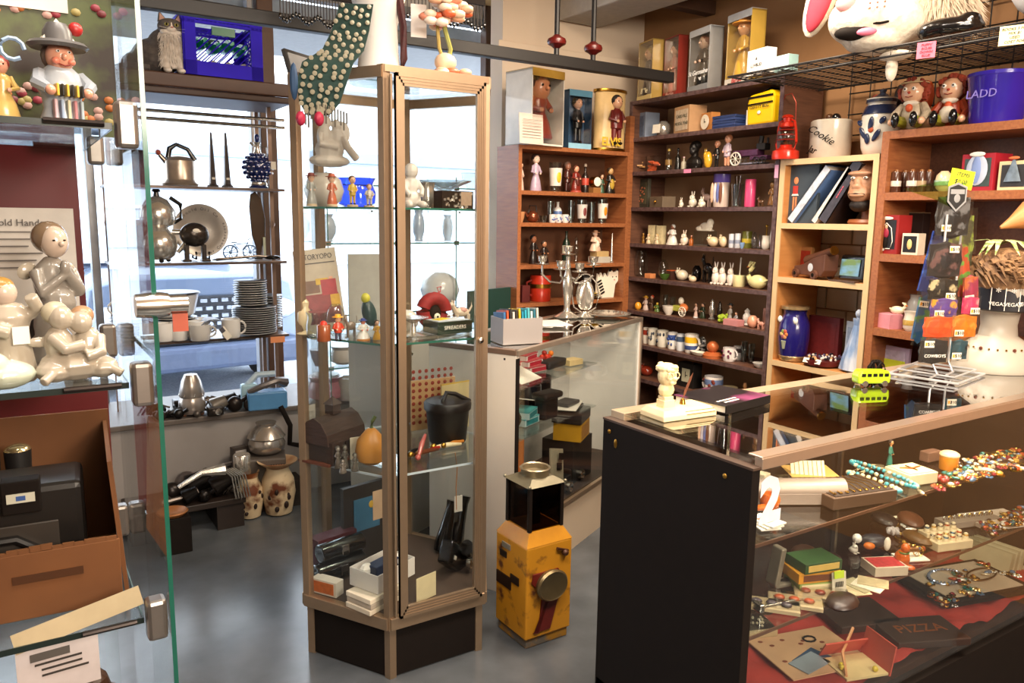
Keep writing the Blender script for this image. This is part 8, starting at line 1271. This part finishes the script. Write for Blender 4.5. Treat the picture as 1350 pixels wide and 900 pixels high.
def neck(px0, py0, px1, py1, z, name, lbl, c, c2, n=30, rr=.0055, bow=.02, dz=0):
    a_ = atz(px0, py0, z); e_ = atz(px1, py1, z); r = thing(name, lbl, 'necklace', tuple((a_+e_)/2)); d = e_-a_; nn = Vector((-d.y, d.x, 0)).normalized()
    for j in range(n): t = 2*PI*j/n; q = d*.5*math.cos(t)+nn*bow*math.sin(t)+Vector((0, 0, rr+.002+dz)); B().ball(tuple(q), (rr*random.uniform(.9, 1.3), rr*.9, rr*.9), M(c if j % 5 else c2, .3, 0, .2, 40, coat=.4), 7, 5, Matrix.Rotation(random.uniform(0, 3), 4, 'Z')).go('bead', r, True)
    B().tube([tuple(d*.5*math.cos(t)+nn*bow*math.sin(t)+Vector((0, 0, rr+.002+dz))) for t in [2*PI*j/30 for j in range(30)]], .001, GOLD, 4, True).go('thread', r, True)
neck(1122, 617, 1208, 652, S1, 'turquoise_necklace', 'turquoise bead necklace on the top counter shelf', '#2f8f98', '#c9c0a0', 40, .0065, .022, .012); neck(1118, 628, 1186, 654, S1, 'ivory_necklace', 'long ivory bead necklace with turquoise spacers', '#d8c49a', '#2f8f98', 26, .007, .016, .004)
r = ctz(1150, 622, S1, 'silver_chain_heap', 'heap of thin dark silver chains behind the turquoise beads', 'chains'); [B().tube([(random.uniform(-.06, -.02), random.uniform(-.02, .03), .006), (0, random.uniform(-.02, .03), .014), (random.uniform(.03, .07), random.uniform(-.02, .03), .006)], .0018, M('#8a7a5a', .3, .8), 5).go('chain', r, True) for j in range(9)]
r = ctz(1172, 616, S1, 'teal_figurine', 'tiny bronze lady figurine in a teal dress at the back of the counter', 'figurine', 0); m_fig(r, .024, .085, '#1f6a5a', '#b07a4a', '#2a1a10')
r = ctz(1200, 632, S1, 'cream_jewel_box', 'square cream box lid with a gold chain across it', 'box', -12); tray(r, .1, .085, .03, '#cfc4a0', '#c4b78e'); B().tube([(-.03, .01, .033), (0, -.005, .034), (.035, .005, .033)], .0025, M('#b5703a', .3, .8)).tube([(0, .02, .033), (0, -.02, .033)], .002, GOLD).go('gold_chain', r, True)
r = ctz(1226, 607, S1, 'brown_trinket_box', 'small oblong brown trinket box behind the cream box', 'box', -5); B().box((0, 0, .016), (.06, .03, .03), M('#6a4a38', .6, 0, .3, 40)).go('carton', r, bevel=.003)
r = ctz(1250, 618, S1, 'amber_topped_pot', 'round cream lidded pot with amber sides', 'pot'); m_turn(r, .05, .04, 'cyl', col='#c47a1c'); B().ball((0, 0, .042), (.027, .027, .012), M('#d8b88a', .3), 14, 8).go('lid', r, True)
r = ctz(1240, 635, S1, 'red_bead_cluster', 'cluster of dark red beads beside the amber pot', 'beads'); [B().ball((random.uniform(-.02, .02), random.uniform(-.015, .015), .008), .008, M('#8a2418', .25, coat=.5), 7, 5).go('bead', r, True) for j in range(8)]
# brooches, pins and rings scattered on the shelves, each a thing
protos = {}
def brooch(kind, c):
    key = (kind, c)
    if key not in protos:
        b = B(); m = M(c, .25, .3, .3, 60, coat=.5); g = GOLD
        if kind == 0: b.lathe([(.001, 0), (.009, 0), (.009, .003), (.001, .005)], g, 10).ball((0, 0, .005), (.006, .006, .004), m, 8, 5)
        elif kind == 1: [b.ball((.007*math.cos(k*1.256), .007*math.sin(k*1.256), .003), (.005, .004, .003), m, 6, 4) for k in range(5)]; b.ball((0, 0, .005), .0035, g, 6, 4)
        elif kind == 2: b.ball((0, 0, .004), (.012, .005, .004), m, 8, 5).tube([(-.012, 0, .002), (.014, .004, .002)], .0014, g, 4)
        else: b.tube([(.008*math.cos(k*.7), .008*math.sin(k*.7), .004) for k in range(9)], .0022, g, 5, True).ball((0, .009, .005), .005, m, 6, 4)
        protos[key] = b
    b = protos[key]
    if 'me' not in b.__dict__: o = b.go('brooch', None, True); b.me = o; return o
    o = b.me.copy(); COL.objects.link(o); return o
KN = ('round brooch', 'flower brooch', 'bar pin', 'ring')
CN = {'#2a7a70': 'green', '#b8542c': 'orange', '#d8c8a8': 'cream', '#8a2430': 'red', '#c9a04a': 'golden', '#5a7a9a': 'blue', '#e0dcd0': 'white', '#3a2a22': 'dark'}
def scatter(n, poly, z, where, grp, dz=0, sc=(1, 1.6)):
    (xa, ya), (xb, yb), (xc, yc) = poly
    for j in range(n):
        u, v = random.random(), random.random(); p = atz(xa+(xb-xa)*u+(xc-xa)*v, ya+(yb-ya)*u+(yc-ya)*v, z); kd = random.randrange(4); c = random.choice(list(CN)); o = brooch(kd, c); o.name = ('round_brooch', 'flower_brooch', 'bar_pin', 'gold_ring')[kd]
        o.location = (p.x, p.y, z+dz+.001); o.rotation_euler = (0, 0, random.uniform(0, 6.3)); s = random.uniform(*sc); o.scale = (s, s, s); tag(o, 'small %s %s %s' % (CN[c], KN[kd], where), 'brooch' if kd < 3 else 'ring', grp)
scatter(110, ((1250, 612), (1345, 592), (1262, 640)), S1+.004, 'in the heap at the back of the top counter shelf', 'jewellery heap on the top shelf', .0, (.9, 1.7))
scatter(20, ((1215, 655), (1330, 618), (1205, 640)), S1, 'strewn on the front of the top counter shelf', 'loose jewellery on the top shelf')
# middle glass shelf
r = ctz(1070, 770, S2, 'book_stack_base', 'lowest green-edged little book under the green and yellow ones', 'book', -22); B().box((0, 0, .011), (.11, .075, .022), M('#8a9a4a', .6)).box((0, -.038, .011), (.1, .001, .016), M('#d8c8a0')).go('cover', r, bevel=.001)
for j, (c, lb) in enumerate((('#c98a1c', 'yellow old box between two others in the small stack'), ('#2c4a24', 'green old tobacco box on top of the small stack'))): r = ctz(1068+2*j, 770, S2, 'small_old_box', lb, 'box', -20+6*j, dz=.023+.026*j); B().box((0, 0, .0125), (.115-.008*j, .075, .025), M(c, .5, 0, .2, 30)).box((0, -.0382, .0125), (.09, .001, .016), M('#6a3a1c' if j == 0 else '#c9a85a')).go('carton', r, bevel=.0015)
r = ctz(1105, 780, S2, 'barcode_card', 'white barcode card with a yellow-green sticker by the box stack', 'card', -15); B().box((0, 0, .025), (.04, .002, .05), M('#d0c8b4'), 0, -.15).box((-.005, -.004, .047), (.028, .002, .018), M('#b8d030'), 0, -.15).go('card', r); [B().box((-.012+.004*q, -.0045, .022), (.0016, .001, .014), BLK).go('bar', r) for q in range(6)]
r = ctz(1030, 770, S2, 'metal_shoe_measure', 'bent grey metal razor holder with an oval hole', 'tool', -10); B().prism([(-.03, 0), (.05, 0), (.055, .008), (-.02, .01), (-.005, .1), (-.02, .1), (-.035, .01)], -.018, .018, M('#8a8070', .4, .5)).go('bracket', r, bevel=.003); B().ball((.015, 0, .01), (.022, .008, .002), BLK, 12, 6).go('oval_hole', r, True)
r = ctz(1030, 800, S2, 'steel_razor', 'steel safety razor with a knurled head lying flat', 'razor', -12); B(Matrix.Rotation(PI/2, 4, 'Y')).lathe([(.005, -.06), (.006, .04), (.004, .06)], STEEL, 12, (-.008, 0, 0)).go('handle', r, True); B().box((-.065, 0, .012), (.014, .03, .02), STEEL).go('head', r, bevel=.003)
for j, (px, py, lb) in enumerate(((1018, 800, 'clear plastic packet with a dark badge, leftmost of three'), (1048, 795, 'framed packet of three amber cameo stones'), (1082, 786, 'clear packet holding a red-brown pocket knife'))):
    r = ctz(px, py, S2, 'display_packet', lb, 'packet', -50); B().box((0, 0, .004), (.12, .055, .008), M('#c4b08c', .5)).go('backing', r); [B().ball((-.035+q*.033, 0, .011), (.013, .012, .005), M(('#4a4048', '#a8481c', '#7a2c1c')[j], .3), 10, 6).go('stone', r, True) for q in range(3)]; B().box((0, 0, .014), (.122, .058, .001), ACET).go('plastic_cover', r)
r = ctz(1140, 775, S2, 'playing_cards', 'spread of old cigarette cards near the front of the middle shelf', 'cards', -20); [B().box((-.03+.02*q, .01*(q % 2), .002+.002*q), (.05, .07, .0015), M(('#c9b890', '#a8a07c', '#d8cfb8', '#b8a880')[q], .5, 0, .3, 60), .3*q).go('card', r) for q in range(4)]
r = ctz(1165, 752, S2, 'red_card_deck', 'red and white patterned card deck in the middle shelf', 'cards', -25); B().box((0, 0, .012), (.09, .065, .024), M('#c9b8a0', .5)).box((0, 0, .0245), (.08, .055, .001), M('#b8383a', .4, 0, .5, 80)).go('carton', r, bevel=.001)
r = ctz(1188, 748, S2, 'orange_cat_figurine', 'small orange seated cat figurine with green collar', 'figurine', 20); B().ball((0, 0, .025), (.018, .02, .026), PO).ball((0, -.006, .056), (.013, .012, .013), M('#d08a3a', .3)).ball((0, -.018, .006), (.014, .016, .007), PO).go('body', r, remesh=.0018); B().tube([(.013*math.cos(t), -.003+.012*math.sin(t), .044) for t in [q*.7 for q in range(9)]], .0022, M('#3a6a2a'), 5, True).go('collar', r, True)
r = ctz(1150, 722, S2, 'toy_duck', 'blue, white and orange toy bird lying on its side', 'toy', -30); B().ball((0, 0, .02), (.04, .025, .02), M('#1c2634', .35), 12, 8).go('body', r, True); B().ball((-.045, 0, .028), .013, WHT, 8, 6).go('head', r, True); B().ball((-.02, -.02, .015), (.016, .012, .01), M('#d8701c')).go('orange_wing', r, True); B().ball((.03, -.02, .02), (.01, .006, .02), PORC).go('white_foot', r, True)
r = ctz(1178, 705, S2, 'seashell', 'grey-white ruffled seashell in the dark back of the middle shelf', 'shell'); [B().ball((.012*math.cos(q*.9), .01*math.sin(q*.9), .012), (.012, .006, .01), M('#b0a8a4', .4), 7, 5, Matrix.Rotation(q*.9, 4, 'Z')).go('lobe', r, True) for q in range(6)]
r = ctz(1125, 728, S2, 'white_dog_charm', 'small white dog charm by the toy bird', 'figurine'); m_animal(r, .03, .03, kind='rabbit', col='#c9c0b4')
for j, (px, py, w_) in enumerate(((1085, 745, .12), (1110, 800, .1), (1060, 735, .1), (1200, 690, .12), (1165, 690, .1), (1210, 715, .1))):
    r = ctz(px, py, S2, 'dark_leather_item', ('dark red book behind the old boxes', 'dark leather purse at the shelf front', 'brown slab beside the dark red book', 'brown leather pouch at the back of the middle shelf', 'dark spectacle case at the back', 'dark gold chain bundle')[j], ('book', 'purse', 'case', 'pouch', 'case', 'chain')[j], 15*j); B().ball((0, 0, .014), (w_/2, .035, .015), M(('#3a1210', '#2a1a14', '#4a2c1c', '#5a3420', '#1c1412', '#6a4a24')[j], .4, 0, .3, 40), 12, 8).go('body', r, True)
r = ctz(1245, 718, S2, 'ring_display_block', 'white stepped ring display block with rings on cones', 'display', -16); B().box((0, 0, .012), (.12, .075, .024), M('#cdbb96', .6)).box((0, .02, .03), (.12, .035, .014), M('#cdbb96', .6)).go('block', r, bevel=.002)
for i in range(3):
    for j in range(5): x = -.046+.023*j; y = -.024+.022*i; z = .024+(.014 if i == 2 else 0); c = B().lathe([(.008, 0), (.005, .016), (.001, .018)], M('#d8c8a4', .6), 9, (x, y, z)).go('ring_cone', r, True); B().lathe([(.006, .008), (.0075, .011), (.006, .013)], M(random.choice(['#c9a050', '#8f8a80', '#b5532a', '#3a6a8a']), .25, .8), 10, (x, y, z)).go('ring', c, True)
r = ctz(1275, 690, S2, 'long_ring_tray', 'long grey tray with a row of rings behind the white block', 'tray', -16); B().box((0, 0, .01), (.2, .05, .02), M('#8a7e70', .6)).go('tray', r, bevel=.002); [B().tube([(-.085+.019*j+.007*math.cos(t), 0, .024+.007*math.sin(t)) for t in [q*.9 for q in range(7)]], .002, GOLD if j % 2 else STEEL, 5, True).go('ring', r, True) for j in range(10)]
r = ctz(1312, 688, S2, 'white_brooch_card', 'white card covered in small brooches at the front of the middle shelf', 'card', -16); B().box((0, 0, .008), (.18, .11, .014), M('#cfc0ae', .6)).go('card', r, bevel=.002)
scatter(60, ((1290, 690), (1345, 668), (1310, 708)), S2+.016, 'pinned on the white card of the middle shelf', 'brooches on the white card', 0, (.8, 1.3)); scatter(26, ((1220, 735), (1180, 715), (1215, 700)), S2, 'loose on the middle shelf by the ring block', 'loose jewellery on the middle shelf')
r = ctz(1200, 735, S2, 'toy_motorcycle', 'small bronze model vehicle with two round wheels on a white card', 'model', -25); B().box((0, 0, .002), (.08, .05, .003), PAPER).go('card', r); wheel(r, -.02, 0, .017, .014, GOLD); wheel(r, .022, 0, .017, .014, GOLD); B().box((0, 0, .024), (.04, .014, .012), M('#8a5a34', .3, .5)).go('body', r, bevel=.003)
# deck
RC = twotone('#7a1c18', '#b8382e', 5, .6, .5, .25, .3); DKZ = DK+.002
r = thing('red_velvet_cloth', 'rumpled red velvet cloth spread over the counter floor', 'cloth', (2.05, 1.22, DKZ)); nx, ny = 60, 14; vs = []; 
for i in range(nx+1):
    for j in range(ny+1): x = -.8+1.6*i/nx; y = -.165+.36*j/ny; vs.append((x, y, .006+.005*math.sin(i*.7+j*.9)+.004*math.sin(i*1.9-j*.4)+(.008 if j < 2 else 0)*(1+math.sin(i*.55))))
B().add(vs+[(a_, b2_, c2_-.004) for a_, b2_, c2_ in vs], [(i*(ny+1)+j, (i+1)*(ny+1)+j, (i+1)*(ny+1)+j+1, i*(ny+1)+j+1) for i in range(nx) for j in range(ny)], RC).go('cloth', r, True)
r = ctz(1075, 858, DKZ+.014, 'cartoon_printed_sheet', 'cream sheet with brown wear marks under small stationery', 'sheet', -14); B().box((-.02, 0, .002), (.26, .2, .003), M('#c9a07a', .6, 0, .1, 20)).go('paper', r); [B().ball((random.uniform(-.12, .09), random.uniform(-.08, .08), .004), (.008, .006, .001), M('#7a3a24'), 6, 4).go('spot', r, True) for j in range(12)]; B().tube([(.02+.018*math.cos(t), .05+.014*math.sin(t), .005) for t in [q*.63 for q in range(10)]], .003, BLK, 5, True).go('dark_ring', r, True); B().box((-.06, -.05, .006), (.1, .06, .002), M('#8a98a4'), .3).box((-.04, -.035, .005), (.1, .06, .001), M('#2c4a6a'), .4).go('blue_card', r)
r = ctz(992, 832, DKZ+.014, 'bead_tin', 'dark round cornered tin of tiny beads with a cream rim by the end panel', 'tin', -20); B().box((0, 0, .014), (.11, .09, .028), M('#b8a078', .4)).go('tin', r, bevel=.008); B().box((0, 0, .028), (.1, .08, .002), M('#2a201a')).go('lining', r, bevel=.004); [B().ball((random.uniform(-.03, .04), random.uniform(-.03, .02), .031), .004, M('#d8c8a8', .3), 6, 4).go('bead', r, True) for j in range(14)]
r = ctz(1128, 880, DKZ+.014, 'pink_lined_box', 'open pink box with cream lining and yellow flowers at the counter front', 'box', -18); PK = M('#c8503f', .5, 0, .08, 15); B().box((0, 0, .004), (.13, .1, .006), M('#d8c490')).go('cream_bottom', r); B().box((.066, 0, .04), (.004, .11, .08), PK, 0, 0, .15).go('side', r); B().box((0, .052, .03), (.13, .004, .05), PK, 0, .5).go('lid', r); B().tube([(-.06, -.04, .01), (-.02, .03, .03), (.04, .07, .07)], .004, M('#d89a6a'), 6).go('rim', r, True); [B().ball((x, y, .014), .008, M('#d8c03a'), 7, 5).go('yellow_flower', r, True) for x, y in ((-.045, 0), (.03, -.035), (-.05, -.01))]
def book(px, py, w_, d_, lb, rz, z=DKZ+.014, letters=None, dz=0):
    r = ctz(px, py, z, 'leather_album', lb, 'album', rz, dz=dz); B().box((0, 0, .012), (w_, d_, .022), M('#33211a', .45, 0, .25, 16)).go('cover', r, bevel=.003)
    if letters: text(letters, .055, M('#8a4a1c', .4, .3), r, (0, 0, .0236), rot=(0, 0, 0))
    return r
book(1128, 815, .2, .15, 'plain dark brown leather album at the back of the counter floor', -20); book(1212, 838, .22, .13, 'dark brown leather album with large faded gold lettering', -24, letters='PIZZA')
r = ctz(1268, 772, DKZ+.014, 'black_velvet_tray', 'wide black tray with a white pad of necklaces and earrings', 'tray', -14); B().box((0, 0, .012), (.36, .22, .02), BLK).go('tray', r, bevel=.004); B().box((0, 0, .0235), (.3, .18, .003), M('#b8a48c', .8)).go('pad', r)
for cx, cy, a1, a2, c, nm in ((-.05, .02, .07, .045, '#8f98a8', 'silver_necklace'), (.08, .0, .07, .03, '#6a5030', 'dark_gold_necklace')):
    q = thing(nm, ('looped silver link necklace on the white pad' if 'silver' in nm else 'oval dark gold chain necklace on the white pad'), 'necklace', tuple(r.matrix_basis @ Vector((cx, cy, .027)))); 
    B().tube([(a1*math.cos(t), a2*math.sin(t), .002) for t in [k*PI/20 for k in range(40)]], .0028, M(c, .25, .9), 6, True).go('chain', q, True)
    if 'silver' in nm: [B().ball(((a1-.004)*math.cos(t), (a2-.004)*math.sin(t), .005), (.006, .004, .004), M('#a8b4c8', .15, .6), 6, 4, Matrix.Rotation(t, 4, 'Z')).go('link', q, True) for t in [k*PI/14 for k in range(28)]]
scatter(42, ((1200, 782), (1290, 738), (1255, 805)), DKZ+.041, 'on the white pad of the black tray', 'jewellery on the black tray', 0, (.9, 1.5))
for j in range(24):
    o = ctz(1318+0*j, 740-0*j, DKZ, 'filed_card', 'upright cream card, %s from the left in the row on the counter floor' % ORD[j], 'card', 0, group='row of upright cards'); o.location.x += -.1+.0125*j; o.location.y += .02*0+random.uniform(-.003, .003); B().box((0, 0, .04), (.002, .16, .075), M(('#b8a884', '#a89874', '#c4b694')[j % 3], .7), 0, 0, .25).go('card', o)
